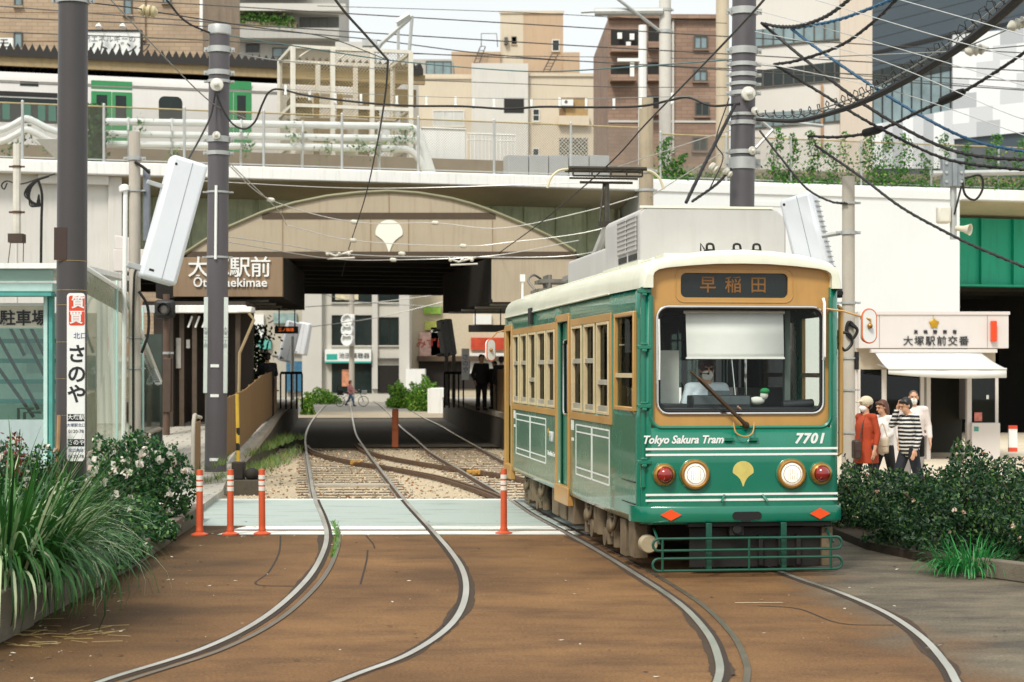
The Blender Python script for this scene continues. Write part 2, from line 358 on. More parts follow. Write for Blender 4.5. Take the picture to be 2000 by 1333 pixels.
# ballast stones
b = MB()
for i in range(5200):
    y = 30.75 + 21 * random.random() ** 1.5; x = random.uniform(-7.2, 3.5); s = random.uniform(.015, .036)
    c = Vector((x, y, -.085 + s * .3)); q = Matrix.Rotation(random.uniform(0, 6.3), 3, Vector((random.random(), random.random(), random.random() + .1)).normalized())
    b.cur = random.choice([0, 0, 0, 1, 2])
    b.add([c + q @ Vector(v) * s for v in ((1, 0, 0), (-1, .1, 0), (0, .9, .1), (.1, -1, 0), (0, 0, .8), (0, .1, -.8))], [(0, 2, 4), (2, 1, 4), (1, 3, 4), (3, 0, 4), (2, 0, 5), (1, 2, 5), (3, 1, 5), (0, 3, 5)])
tag(b.build('ballast_gravel', [mat('beige stone', '#cbbba0', .9, var=.2), mat('grey stone', '#8e8474', .9), mat('rust stone', '#8d6238', .9)], smooth=0, recalc=False), 'pale rust-flecked gravel packed between the rails', 'gravel', kind='stuff')

# ---------------------------------------------------------------- tracks
def sweep(b, pts, w, zt, zb, side=0.0):
    """flat-topped bar along pts, shifted sideways by side; material 0 top, 1 sides"""
    L, Rr = [], []
    for i, p in enumerate(pts):
        d = (pts[min(i + 1, len(pts) - 1)] - pts[max(i - 1, 0)]); d.z = 0; d.normalize(); nrm = Vector((d.y, -d.x, 0))
        c = p + nrm * side; L.append(c - nrm * w / 2); Rr.append(c + nrm * w / 2)
    zf = (lambda q, z: z(q) if callable(z) else z)
    b.cur = 0; b.grid([[(q.x, q.y, zt) for q in L], [(q.x, q.y, zt) for q in Rr]])
    b.cur = 1
    b.grid([[(q.x, q.y, zf(q, zb)) for q in L], [(q.x, q.y, zt) for q in L]]); b.grid([[(q.x, q.y, zt) for q in Rr], [(q.x, q.y, zf(q, zb)) for q in Rr]])
def gp(*px): return spline([G(*q) for q in px], 10)
def foot(b, pts, side=0):
    q = [p for p in pts if p.y > 30.7]
    if len(q) > 2: sweep(b, q, .13, -.07, -.1, side)
LA = gp((100, 1375), (205, 1331), (400, 1268), (520, 1205), (598, 1135), (630, 1082), (638, 1045), (630, 1012), (614, 972), (606, 930), (598, 880), (597, 852), (606, 828), (622, 806), (634, 793), (646, 783))
LB = gp((560, 1375), (690, 1322), (800, 1279), (878, 1225), (908, 1172), (906, 1122), (880, 1078), (840, 1032), (790, 977), (745, 920), (715, 880), (696, 850), (690, 826), (686, 803), (684, 791), (683, 781))
RA = gp((1375, 1380), (1402, 1331), (1404, 1292), (1382, 1240), (1332, 1185), (1265, 1138), (1180, 1085), (1108, 1044), (1035, 1004), (978, 965), (900, 919), (840, 883), (810, 857), (780, 832), (758, 806), (741, 791), (725, 781))
RB = gp((1890, 1380), (1866, 1331), (1848, 1300), (1802, 1248), (1732, 1200), (1642, 1160), (1550, 1128), (1430, 1080), (1300, 1030), (1170, 978), (1060, 935), (985, 902), (935, 875), (885, 847), (860, 832), (825, 815), (795, 797), (775, 787), (752, 779))
XA = gp((600, 870), (608, 878), (635, 889), (690, 901), (760, 912), (810, 921), (860, 931), (910, 945), (960, 962), (990, 975))
XB = gp((700, 867), (715, 878), (742, 888), (785, 897), (870, 911), (935, 920), (1000, 930), (1060, 944), (1120, 962))
def track(label, rails, guards=(), group=None):
    t = thing('tram_track', label, 'tram track', (0, 0, 0))
    for p in rails:
        b = MB(); sweep(b, p, .06, .012, lambda q: -.02 if q.y < 30.7 else -.075); foot(b, p); b.build('rail', [STEEL_TOP, RUST], t, smooth=0)
    for p, s, y0, y1 in guards:
        q = [v for v in p if y0 < v.y < y1]
        b = MB(); sweep(b, q, .05, .011, -.02, s); b.build('guard_rail', [mat('guard rail steel', '#7d7466', .4, .7, var=.2), RUST], t, smooth=0)
    for p, s in [(p, (1 if i == 0 else -1) * .052) for i, p in enumerate(rails)] :
        q = [v for v in p if v.y < 30.7]
        if len(q) > 2: b = MB(); sweep(b, q, .045, .0045, -.01, s); b.build('flangeway', [DIRT, DIRT], t, smooth=0)
    for p in rails:
        for s in (-1, 1):
            q = [v for v in p if v.y < 24]; b = MB(); l, r_ = [], []; ph = random.uniform(0, 9)
            for i, v in enumerate(q):
                d = q[min(i + 1, len(q) - 1)] - q[max(i - 1, 0)]; d.z = 0; d.normalize(); nn = Vector((d.y, -d.x, 0)) * s
                w = .006 + .03 * max(0, math.sin(i * .35 + ph)) + .035 * max(0, math.sin(i * .13 + ph * 2)) ** 2 + random.uniform(0, .02); l.append(v + nn * .03 + Vector((0, 0, .003))); r_.append(v + nn * (.035 + w) + Vector((0, 0, .0025)))
            b.grid([l, r_]); b.build('rail_grime', GRIME, t, smooth=0)
    return t
track('near left tram track curving across the brown road between the orange posts', [LA, LB], [(LA, .16, 12, 25.2)])
track('right-hand tram track under the green tram', [RA, RB], [(RA, .2, 12, 30)])
t = thing('track_crossover', 'rusty crossover rails linking both tracks over the gravel', 'crossover track')
for p in (XA, XB):
    b = MB(); sweep(b, p, .068, .01, -.08); foot(b, p); b.build('rail', [mat('brown rail head', '#857058', .4, .6, var=.2), RUST], t, smooth=0)
    b = MB(); sweep(b, p, .05, .008, -.06, .14); b.build('check_rail', [RUST, RUST], t, smooth=0)
SLEEP = mat('sleeper', '#4a3b2d', .9, var=.3, scale=7)
sl_n = 0
for (pa, pb) in ((LA, LB), (RA, RB)):
    b = MB(); qa = [v for v in pa if 31 < v.y < 52]; y = 31.3
    while y < 52:
        a = min(pa, key=lambda v: abs(v.y - y)); c = min(pb, key=lambda v: abs(v.y - y)); d = (c - a); d.z = 0; d.normalize(); mid = (a + c) / 2
        b.box((mid.x, y, -.107), (2.1, .2, .06), math.atan2(d.y, d.x) * .3); y += .75
    tag(b.build('track_sleepers', SLEEP, smooth=0), ('dark sleepers under the left track, sunk in gravel', 'dark sleepers under the right-hand track, beside the orange marker post')[sl_n], 'sleepers', kind='stuff'); sl_n += 1
# concrete strip lying across the gravel, and two yellow switch boxes
for (x0, x1, py, lab) in ((612, 768, 948, 'pale concrete tie bar across the left track'),):
    a, c = G(x0, py, -.05), G(x1, py, -.05); b = MB(); b.bb(a.x, c.x, a.y - .25, a.y + .15, -.12, -.03); tag(b.build('track_tie', CONC, bev=.01), lab, 'track tie')
for (px, py, lab) in ((697, 903, 'yellow switch clamp on the crossover rail nearer the left track'), (925, 922, 'yellow switch clamp on the crossover rail beside the tram')):
    c = G(px, py); b = MB(); b.box((c.x, c.y, -.01), (.3, .3, .09)); b.box((c.x - .06, c.y - .16, 0), (.05, .03, .06)); b.box((c.x + .06, c.y - .16, 0), (.05, .03, .06))
    tag(b.build('switch_clamp', mat('ochre paint', '#b98a3a', .6, var=.25, scale=20, dirt=lin('#3a2c1c')), bev=.008), lab, 'switch clamp')
# ---------------------------------------------------------------- the tram
TX, TY, TA = 2.48, 19.3, 7.41
TGREEN = mat('tram green gloss', '#047058', .22, var=.06, scale=1.5, coat=.6, dirt=lin('#0a6049'))
CREAM = mat('tram cream', '#e6e8d4', .35, var=.04, scale=2, coat=.3, streak=.25, dirt=lin('#b9b49a'))
GOLD = mat('tram ochre', '#bd9150', .38, var=.08, scale=2, coat=.2, streak=.2, dirt=lin('#8a5f22'))
CHROME = mat('chrome', '#d8d8d6', .12, .95, var=.04)
BLACKM = mat('black metal', '#1b1a18', .5, var=.3)
BLACKR = mat('black rubber', '#121211', .7)
WHITEP = mat('white enamel', '#e9ebe8', .4, var=.03)
ACGREY = mat('roof unit grey', '#bab8b6', .5, var=.05, scale=2, streak=.3, dirt=lin('#9b958c'))
TGLASS = glass('tram glass', (.95, .98, .96), .012, .01, .2)
SGLASS = glass('side glass', (.26, .31, .30), .035, .02, .28)
DARKIN = mat('tram interior', '#3a3f3c', .7, var=.2)
UNDER = mat('oily underframe', '#28231d', .75, .2, var=.4, scale=7, dirt=lin('#463a2b'))
UNDERL = mat('dust-coated gear case', '#6e604a', .7, .1, var=.3, scale=6, dirt=lin('#43382a'))
def sheen_and_dust(m):  # paints pale sky sheen into the side colour, with some dust low down
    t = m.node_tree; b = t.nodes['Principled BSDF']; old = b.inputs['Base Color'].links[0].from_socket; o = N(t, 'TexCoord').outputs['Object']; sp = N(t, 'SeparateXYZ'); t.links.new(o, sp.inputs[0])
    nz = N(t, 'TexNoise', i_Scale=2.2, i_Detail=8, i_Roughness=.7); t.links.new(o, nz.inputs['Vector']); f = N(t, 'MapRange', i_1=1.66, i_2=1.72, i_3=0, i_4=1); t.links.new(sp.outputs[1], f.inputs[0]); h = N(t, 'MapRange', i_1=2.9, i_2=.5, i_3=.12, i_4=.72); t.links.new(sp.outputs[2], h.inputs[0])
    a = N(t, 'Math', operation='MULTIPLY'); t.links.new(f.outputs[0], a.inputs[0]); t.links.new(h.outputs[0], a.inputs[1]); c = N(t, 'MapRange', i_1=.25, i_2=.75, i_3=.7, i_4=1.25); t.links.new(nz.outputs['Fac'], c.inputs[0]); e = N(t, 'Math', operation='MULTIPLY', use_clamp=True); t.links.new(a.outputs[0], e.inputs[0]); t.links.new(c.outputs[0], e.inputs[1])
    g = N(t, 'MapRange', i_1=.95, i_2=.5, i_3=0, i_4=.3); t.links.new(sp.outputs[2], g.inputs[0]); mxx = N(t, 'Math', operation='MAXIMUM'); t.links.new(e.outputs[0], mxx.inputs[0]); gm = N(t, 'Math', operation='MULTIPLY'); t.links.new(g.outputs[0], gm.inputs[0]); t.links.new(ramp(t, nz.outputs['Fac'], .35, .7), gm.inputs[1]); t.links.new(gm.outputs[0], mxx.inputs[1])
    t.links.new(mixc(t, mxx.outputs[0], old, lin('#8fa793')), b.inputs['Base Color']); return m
BODYG = sheen_and_dust(mat('tram body green with painted sheen and dust', '#047058', .24, var=.06, scale=1.5, coat=.5))
tram = thing('tram', 'green tram with cream roof and ochre window panels standing on the right-hand track', 'tram', (TX, TY, 0), R(TA))
def sy(px, x=-1.13):
    """distance behind the tram nose of a point on the left side seen at photo column px"""
    c, s = math.cos(R(TA)), math.sin(R(TA)); u = (px - 1000) / F
    return (TX + x * c - (TY + x * s) * u) / (s + c * u)
LEN = 11.45; HB, HF = 1.13, 1.09
def half(y): return HF + (HB - HF) * min(1, max(0, y) / 1.69)
# --- body shell: lower front, pillars and both sides with window openings
zb, zt = .55, 3.10
def front(u, z):     # u: -1.3..1.3 along the nose plan curve
    s = -1 if u < 0 else 1; a = abs(u); r = .12
    if a <= HF - r: return (u, 0, z)
    k = min(1, (a - (HF - r)) / (r * 1.5708)); return (s * (HF - r + r * math.sin(k * 1.5708)), r * (1 - math.cos(k * 1.5708)), z)
US = [-1.1585 + .0314 * k for k in range(7)] + [-.5, 0, .5] + [.97 + .0314 * k for k in range(7)]
GX0, GX1, GZ0, GZ1 = -1.0, .985, 1.585, 3.34
b = MB(); b.holes(US, [zb, .74, 1.2, zt], front, [(GX0, GX1, GZ0, zt)])
wins = []     # side openings  (y0,y1,z0,z1)
cab = (sy(1235), sy(1200), 1.80, 2.80)
w1 = [(sy(1137), sy(1119)), (sy(1162), sy(1143)), (sy(1190), sy(1168))]
w2 = [(sy(1014), sy(1004)), (sy(1030), sy(1018)), (sy(1047), sy(1034)), (sy(1066), sy(1051)), (sy(1084), sy(1070))]
wz = (1.69, 2.76)
d1 = (sy(1112), sy(1090), .62, 2.86); d2 = (sy(1000), sy(989), .62, 2.86)
rects = [(a, c, *wz) for a, c in w1 + w2] + [d1, d2, cab]
ys = [.12, 1.69, 3.5, 6, 9, LEN]
b.holes(ys, [zb, .8, 1.6, zt], lambda y, z: (-half(y), y, z), rects)
rr = [(cab[0], cab[1], 1.8, 2.8)] + [(2.2 + 1.1 * k, 3.1 + 1.1 * k, *wz) for k in range(8)]
b.holes(ys, [zb, .8, 1.6, zt], lambda y, z: (half(y), y, z), rr)
b.holes([-HB, 0, HB], [zb, zt], lambda u, z: (u, LEN, z), [(-.8, .8, 1.75, 2.9)])
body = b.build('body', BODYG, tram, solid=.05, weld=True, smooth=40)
# floor, ceiling, inner lining so that windows look into a real room
b = MB(); b.bb(-1.04, 1.04, .25, LEN - .1, .62, .7); b.bb(-1.04, 1.04, .3, LEN - .1, 3.0, 3.04)
for y in (1.75, 8.9): b.bb(-1.0, -.35, y, y + .03, .7, 3.0) if y > 5 else b.bb(.42, 1.0, y, y + .03, .7, 3.0)
b.build('floor_and_ceiling', DARKIN, tram)
b = MB()
for k in range(9):
    for s in (-1, 1): b.bb(s * .98, s * .6, 2.1 + k * .95, 2.1 + k * .95 + .8, .7, 1.12); b.bb(s * 1.04, s * .96, 2.1 + k * .95, 2.1 + k * .95 + .8, 1.12, 1.62)
b.build('bench_seats', mat('seat green', '#1d4b3a', .9), tram, bev=.03)
b = MB()
for k in range(10):
    for s in (-1, 1): b.tube([(s * .6, 2.2 + k * .9, .7), (s * .6, 2.2 + k * .9, 3.0)], .016, 6)
for s in (-1, 1): b.tube([(s * .6, 1.9, 2.62), (s * .6, LEN - .3, 2.62)], .014, 6)
b.build('handrails', CHROME, tram)
# --- roof with rounded front
def rsec(y, sx, dz):
    o = [(-1, 3.085), (-.998, 3.16), (-.985, 3.24), (-.955, 3.31), (-.9, 3.365), (-.82, 3.40), (-.6, 3.455), (-.3, 3.495), (0, 3.51)]
    o = o + [(-x, z) for x, z in o[-2::-1]]; return [(x * sx, y, 3.085 + (z - 3.085) * dz) for x, z in o]
arch = [(-1, 3.085), (-1, 3.15), (-1, 3.21), (-.985, 3.25), (-.94, 3.28), (-.85, 3.30), (-.6, 3.325), (-.3, 3.345), (0, 3.35)]
arch = arch + [(-x, z) for x, z in arch[-2::-1]]; arch = [(x * .985, z) for x, z in arch]
b = MB()
rows = [[(x, .07, z) for x, z in arch], [(x, -.045, z) for x, z in arch]] + [rsec(-.05, .985 * HF, .84), rsec(-.03, HF * .995, .93), rsec(.03, HF + .012, .985), rsec(.15, HF + .015, 1), rsec(1.69, HB + .015, 1), rsec(6, HB + .015, 1), rsec(LEN - .1, HB + .015, 1), rsec(LEN, HB, .9), [(x * .6, LEN + .02, 3.1) for x, z in arch]]
b.grid(rows); b.build('roof', CREAM, tram, smooth=50)
b = MB(); b.tube([(-HB - .015, y, 3.09) for y in (1.69, 6, LEN - .1)], .014, 6); b.tube([(HB + .015, y, 3.09) for y in (1.69, 6, LEN - .1)], .014, 6); b.build('rain_gutter', CREAM, tram)
# --- ochre nose panel, windscreen, destination window
pan = MB(); WS = rrect(-.925, .915, 1.735, 2.885, .12)
def outer(inner, x0, x1, z0, z1):
    out = []; cx, cz = (x0 + x1) / 2, (z0 + z1) / 2
    for x, z in inner:
        dx, dz = x - cx, z - cz; k = min((x1 - cx) / abs(dx) if dx else 9e9, (z1 - cz) / abs(dz) if dz else 9e9); out.append((cx + dx * k, cz + dz * k))
    # snap the ray hits nearest to the corners
    for c in ((x0, z0), (x0, z1), (x1, z0), (x1, z1)):
        i = min(range(len(out)), key=lambda i: (out[i][0] - c[0]) ** 2 + (out[i][1] - c[1]) ** 2); out[i] = c
    return out
y0 = .05; DS = rrect(-.665, .52, 2.985, 3.25, .06)
pan.ring([(x, y0, z) for x, z in outer(WS, GX0, GX1, GZ0, 2.93)], [(x, y0, z) for x, z in WS])
pan.ring([(x, y0, z) for x, z in outer(DS, GX0, GX1, 2.93, 3.36)], [(x, y0, z) for x, z in DS])
pan.ring([(x, y0, z) for x, z in WS], [(x, y0 + .06, z) for x, z in WS]); pan.ring([(x, y0, z) for x, z in DS], [(x, y0 + .04, z) for x, z in DS])
panel = pan.build('windscreen_panel', GOLD, tram, smooth=30, recalc=False)
b = MB(); q = rrect(-.72, .575, 2.935, 3.30, .09); b.tube([(x, y0 - .002, z) for x, z in q], .007, 5, closed=True); b.build('display_surround', GOLD, tram)
# pale lip round the nose panel
b = MB(); lip = [(GX0, 3.0), (GX0, GZ0 + .12)] + [(GX0 + .12 - .12 * math.cos(R(a)), GZ0 + .12 - .12 * math.sin(R(a))) for a in range(0, 91, 15)] + [(GX1 - .12 + .12 * math.sin(R(a)), GZ0 + .12 - .12 * math.cos(R(a))) for a in range(0, 91, 15)] + [(GX1, 3.0)]
b.tube([(x, .012, z) for x, z in lip], .024, 6); b.build('panel_lip', TGREEN, tram)
b = MB(); b.grid([[(GX0, y, GZ0) for y in (0, .055)], [(GX1, y, GZ0) for y in (0, .055)]])
for x in (GX0, GX1): b.grid([[(x, 0, GZ0), (x, .055, GZ0)], [(x, 0, 3.1), (x, .055, 3.1)]])
b.build('panel_reveal', GOLD, tram, smooth=0)
b = MB(); b.tube([(x, y0 - .006, z) for x, z in WS], .017, 8, closed=True); ws = b.build('windscreen_frame', CHROME, tram)
b = MB(); b.tube([(x, y0 + .012, z) for x, z in rrect(-.9, .89, 1.76, 2.86, .105)], .016, 6, closed=True); b.build('windscreen_seal', BLACKR, ws)
b = MB(); b.add([(x, y0 + .02, z) for x, z in WS], [tuple(range(len(WS)))]); b.build('windscreen', TGLASS, tram, smooth=0)
b = MB(); b.add([(x, y0 + .03, z) for x, z in DS], [tuple(range(len(DS)))]); ds = b.build('destination_display', mat('display black', '#1c2423', .25, var=.1), tram, smooth=0)
LED = mat('led amber', '#7d5526', .6, emit=.02, var=.25, scale=60)
for k, ch in enumerate('早稲田'): txt(ch, .19, LED, ds, (-.36 + .28 * k, y0 + .026, 3.115), name='destination_text', ext=.001, off=.002)
# --- cab interior
b = MB(); b.bb(-1.0, -.6, .42, .45, 1.5, 2.42); b.build('cab_partition', mat('cab board grey', '#c3c8c2', .7, var=.08), tram)
b = MB(); b.bb(-1.0, .95, .13, .42, 1.5, 1.80); b.bb(-.52, .14, .14, .4, 1.78, 1.93); b.bb(-.9, -.56, .14, .4, 1.78, 1.84); b.cyl((.5, .2, 1.82), (.85, .2, 1.84), .05); b.build('dashboard', mat('dash black', '#20262a', .5, var=.2), tram, bev=.015)
b = MB(); b.bb(-.5, .12, .135, .14, 1.83, 1.92); b.bb(-.3, -.05, .3, .34, 1.9, 1.98); b.build('instrument_panel', mat('instrument grey', '#4d585c', .4, var=.2), tram, bev=.004)
b = MB(); b.grid([[(-.585 + .015 * k, .17 - .0 * k, 2.82 - .48 * k), (.50 + .01 * k, .17, 2.82 - .48 * k)] for k in (0, .5, .9, 1)]); b.bb(-.58, .515, .155, .18, 2.325, 2.345); b.cyl((-.6, .19, 2.835), (.52, .19, 2.835), .02)
b.build('sunshade', mat('shade fabric', '#f4f5f2', .8, var=.03), tram, solid=.004)
b = MB()
for k in range(5): b.bb(.56 + .015 * k, .62 + .02 * k, .3 + .07 * k, .32 + .07 * k, 1.75, 2.9)
b.build('cab_curtain', mat('grey curtain', '#5d6a66', .9), tram)
b = MB(); b.bb(-.95, .95, 1.72, 1.74, 2.0, 2.95); b.build('rear_cab_glazing', glass('smoked glass', (.22, .27, .26), .05), tram, smooth=0)
b = MB(); b.tube([(.30, 1.0, 1.8), (.30, 1.0, 2.9)], .015, 6); b.tube([(.1, .7, 1.9), (.1, .9, 2.4)], .012, 6); b.build('cab_rail', CHROME, tram)
b = MB(); b.ell((.22, .22, 1.87), (.09, .05, .045)); b.ell((.30, .21, 1.93), (.045, .045, .05)); b.build('dashboard_ornament', [mat('white plush', '#d9dcd4', .9)], tram)
b = MB(); b.ell((.305, .2, 1.975), (.055, .05, .035)); b.build('green_cap', mat('plush green', '#1f8a4c', .8), tram)
# --- nose details
b = MB(); b.tube([(-.50, .0, 2.14), (-.46, -.03, 2.1), (-.02, -.05, 1.66), (.03, -.04, 1.615)], [.012, .016, .022, .028], 8); b.tube([(-.49, -.01, 2.1), (-.12, -.035, 1.74)], .009, 6); b.tube([(-.57, -.0, 2.19), (-.26, -.015, 1.9)], .014, 6); b.ell((.035, -.02, 1.61), .04); b.build('wiper', mat('wiper brown', '#4a3a2a', .5, .4, var=.3), tram)
b = MB(); b.tube(spline([(-.1, -.01, 1.64), (-.08, -.05, 1.53), (.02, -.06, 1.49), (.1, -.05, 1.53), (.13, -.01, 1.64)], 5), .008, 6); b.build('wiper_guard', GOLD, tram)
b = MB(); b.tube([(.90, .0, 2.98), (.905, -.03, 2.93), (.905, -.03, 2.35), (.90, 0, 2.32)], .017, 6); b.build('grab_rail', WHITEP, tram)
b = MB(); b.tube([(-.915, .0, 2.75), (-.91, -.01, 2.4), (-.91, .0, 2.1)], .01, 6); b.build('inner_rail', WHITEP, tram)
b = MB(); b.tube([(-1.075, .05, .95), (-1.075, .05, 3.07)], .032, 10); hr = b.build('corner_pillar', TGREEN, tram)
for z in (3.05, 2.45, 1.82, 1.22):
    b = MB(); b.bb(-1.145, -1.0, -.015, .07, z - .022, z + .022); b.bb(-1.10, -1.05, -.03, .04, z - .05, z - .022); b.bb(-1.11, -1.04, -.02, .05, z + .022, z + .045); b.build('pillar_clamp', TGREEN, hr, bev=.006)
STR = MB()
for z in (1.358, 1.296, .868, .808): STR.bb(-1.06, 1.06, -.004, 0, z - .0115, z + .0115)
STR.build('white_stripe', WHITEP, tram, smooth=0)
txt('Tokyo Sakura Tram', .118, WHITEP, tram, (-.655, -.003, 1.455), name='lettering', ext=.002, off=.0036, shear=.3, sx=.93)
txt('7701', .15, WHITEP, tram, (.745, -.003, 1.46), name='fleet_number', ext=.002, off=.0062, shear=.25, space=1.15)
b = MB(); b.prism(ginkgo(.115), (.01, 0, 1.115), (1, 0, 0), (0, 0, 1), (0, -.004, 0)); b.build('ginkgo_emblem', mat('emblem cream', '#cdbf6a', .4), tram, smooth=0)
LENS = mat('lit headlight', '#f6efdc', .12, emit=.32, var=.4, scale=38, coat=1); REDL = mat('red lamp glass', '#8c1512', .12, var=.2, coat=1); RIM = mat('brass rim', '#b08243', .3, .6, var=.15)
for x in (-.525, .54):
    b = MB(); b.lathe([(.165, 0), (.162, .03), (.15, .05), (.135, .055), (.122, .05), (.12, .03)], (x, 0, 1.085), (0, -1, 0), 28); h = b.build('headlight', RIM, tram)
    b = MB(); b.lathe([(.175, 0), (.172, .012), (.16, .02)], (x, 0, 1.085), (0, -1, 0), 28); b.build('headlight_ring', TGREEN, h)
    b = MB(); b.ell((x, -.03, 1.085), (.12, .03, .12), n=24, m=12); b.build('lens', LENS, h); b = MB(); b.tube([(x + .095 * math.cos(R(a)), -.052, 1.085 + .095 * math.sin(R(a))) for a in range(0, 360, 15)], .006, 5, closed=True); [b.tube([(x + q, -.0605, 1.085 - .06), (x + q, -.0605, 1.085 + .06)], .003, 4) for q in (-.05, -.025, 0, .025, .05)]; b.build('lens_ribs', mat('lens rib', '#b9b2a0', .2), h)
for x in (-.86, .87):
    b = MB(); b.lathe([(.125, 0), (.122, .02), (.11, .045), (.09, .06), (.086, .045)], (x, 0, 1.085), (0, -1, 0), 24); h = b.build('tail_lamp', RIM, tram)
    b = MB(); b.lathe([(.135, 0), (.13, .012), (.12, .02)], (x, 0, 1.085), (0, -1, 0), 24); b.build('lamp_ring', TGREEN, h)
    b = MB(); b.lathe([(.086, .03), (.083, .07), (.065, .1), (.03, .118), (.005, .122)], (x, 0, 1.085), (0, -1, 0), 20); b.build('lens', REDL, h)
b = MB()
for x in (-.15, .12): b.bb(x - .05, x + .05, -.03, 0, 1.445, 1.475)
for x, s in ((-.2, -1), (.22, 1)): b.tube([(x, -.01, .86), (x - s * -.045, -.06, .79)], .014, 6)
b.build('foot_step', TGREEN, tram)
b = MB()
def bump(z, o): return [(-1.18, .32, z)] + [(-1.17 + .02 * k, .2 - .04 * k + o * 0, z) for k in (0, 1)] + [(-1.1, .02 - o, z), (-1.0, -.05 - o, z), (0, -.075 - o, z), (1.0, -.05 - o, z), (1.1, .02 - o, z), (1.15, .16, z), (1.18, .32, z)]
b.grid([bump(.735, -.06), bump(.742, 0), bump(.72, .012), bump(.60, .012), bump(.575, 0), bump(.57, -.06)]); bp_ = b.build('bumper', TGREEN, tram, smooth=50)
b = MB(); b.prism(rrect(-.13, .19, .60, .685, .04), (0, -.083, 0), (1, 0, 0), (0, 0, 1), (0, -.008, 0)); b.bb(-.03, .07, -.095, -.083, .578, .593); b.build('coupler_slot', BLACKR, bp_)
for x in (-.80, .84):
    b = MB(); b.prism([(-.115, 0), (0, .06), (.115, 0), (0, -.06)], (x, -.074, .657), (1, .025 * (1 if x > 0 else -1), 0), (0, 0, 1), (0, -.006, 0)); b.build('reflector', mat('orange reflector', '#e8501c', .3, var=.05), bp_, smooth=0)
# --- life guard below the bumper
FG = mat('guard green', '#0a4a39', .35, var=.1, coat=.3)
b = MB()
for z0, z1 in ((.29, .415), (.075, .205)):
    rz = (z1 - z0) / 2; zc = (z0 + z1) / 2
    lp = [(-.96 - rz * math.sin(R(a)) * 1, zc + rz * math.cos(R(a))) for a in range(0, 181, 20)] + [(.98 + rz * math.sin(R(a)), zc - rz * math.cos(R(a))) for a in range(0, 181, 20)]
    b.tube([(x, -.22 + .02 * abs(x), z) for x, z in lp], .015, 8, closed=True)
for x in (-.92, .02, .92): b.tube([(x, -.205, .07), (x, -.205, .41)], .013, 6)
b.build('life_guard', FG, tram)
b = MB()
for x in (-.4, .42): b.bb(x - .03, x + .03, -.15, -.10, .08, .57)
for x in (-.95, .95): b.tube([(x, -.2, .36), (x, .1, .5)], .015, 6)
b.build('guard_bracket', FG, tram, bev=.005)
b = MB(); b.bb(-.55, 1.0, .12, .16, .07, .5); b.bb(-.14, .02, .0, .12, .42, .55); b.cyl((-.06, -.03, .49), (-.06, .02, .49), .05)
for x in (.2, .42, .62): b.bb(x, x + .05, .06, .12, .09, .42)
b.bb(-.6, .98, -.02, .12, .52, .57); b.build('underrun_plate', mat('black oily plate', '#191614', .7, var=.4, dirt=lin('#2f261c')), tram, bev=.006)
b = MB(); b.bb(.9, 1.02, .05, .1, .08, .5); b.build('guard_frame', UNDERL, tram, bev=.004); b = MB(); b.lathe([(.0, 0), (.09, 0), (.1, .02), (.1, .12)], (-1.0, .1, .33), (0, 1, 0)); b.build('buffer_drum', mat('cream frame', '#a3967a', .6, var=.2), tram, bev=.004)
# --- underframe, bogies
b = MB(); b.bb(-.75, .75, .9, LEN - .6, .28, .62); b.bb(-1.02, 1.02, .5, LEN - .3, .5, .62); b.build('underframe', UNDER, tram)
for e in ((-1.08, -.74, 4.55, 5.05, .16, .55), (-1.08, -.74, 5.25, 5.75, .16, .55), (-1.08, -.74, 6.0, 6.5, .16, .55), (-1.06, -.9, .62, .95, .12, .55), (-1.08, -.84, 1.05, 1.35, .1, .52), (.84, 1.08, .6, 1.35, .12, .55), (.8, 1.08, 4.6, 6.4, .16, .55)): b = MB(); b.bb(*e); b.build('equipment_box', UNDERL, tram, bev=.015)
for yb in (2.9, 8.6):
    g = MB(); g.bb(-1.0, -.86, yb - 1.15, yb + 1.15, .30, .42); g.bb(.86, 1.0, yb - 1.15, yb + 1.15, .30, .42); g.bb(-.9, .9, yb - .16, yb + .16, .3, .45)
    bg_ = g.build('bogie', UNDER, tram, bev=.02)
    for dy in (-.8, .8):
        g = MB(); [g.lathe([(.06, -.06), (.33, -.055), (.345, -.03), (.33, -.02), (.33, .05), (.27, .055), (.26, .03), (.1, .03), (.09, .06)], (s * .72, yb + dy, .345), (s, 0, 0), 28) for s in (-1, 1)]; g.cyl((-.7, yb + dy, .345), (.7, yb + dy, .345), .06); g.build('wheel', mat('wheel steel', '#4c4136', .5, .6, var=.3), bg_)
        for s in (-1, 1):
            g = MB(); g.box((s * .97, yb + dy, .36), (.16, .26, .24))
            for e in (-.2, .2): g.cyl((s * .98, yb + dy + e, .12), (s * .98, yb + dy + e, .52), .07, n=12)
            g.ell((s * 1.05, yb + dy, .36), (.05, .1, .1)); g.tube(spline([(s * 1.04, yb + dy - .35, .5), (s * 1.08, yb + dy - .3, .35), (s * 1.06, yb + dy - .1, .45)], 4), .03, 8)
            g.build('axle_box', UNDERL, bg_, bev=.012)
    for s in (-1, 1):
        g = MB(); g.cyl((s * 1.0, yb - .12, .2), (s * 1.0, yb - .12, .52), .09); g.cyl((s * 1.0, yb + .12, .2), (s * 1.0, yb + .12, .52), .09); g.cyl((s * .95, yb - .45, .2), (s * 1.06, yb - .45, .2), .11); g.cyl((s * .95, yb + .45, .22), (s * 1.06, yb + .45, .22), .11)
        g.build('bogie_spring', UNDERL, bg_)
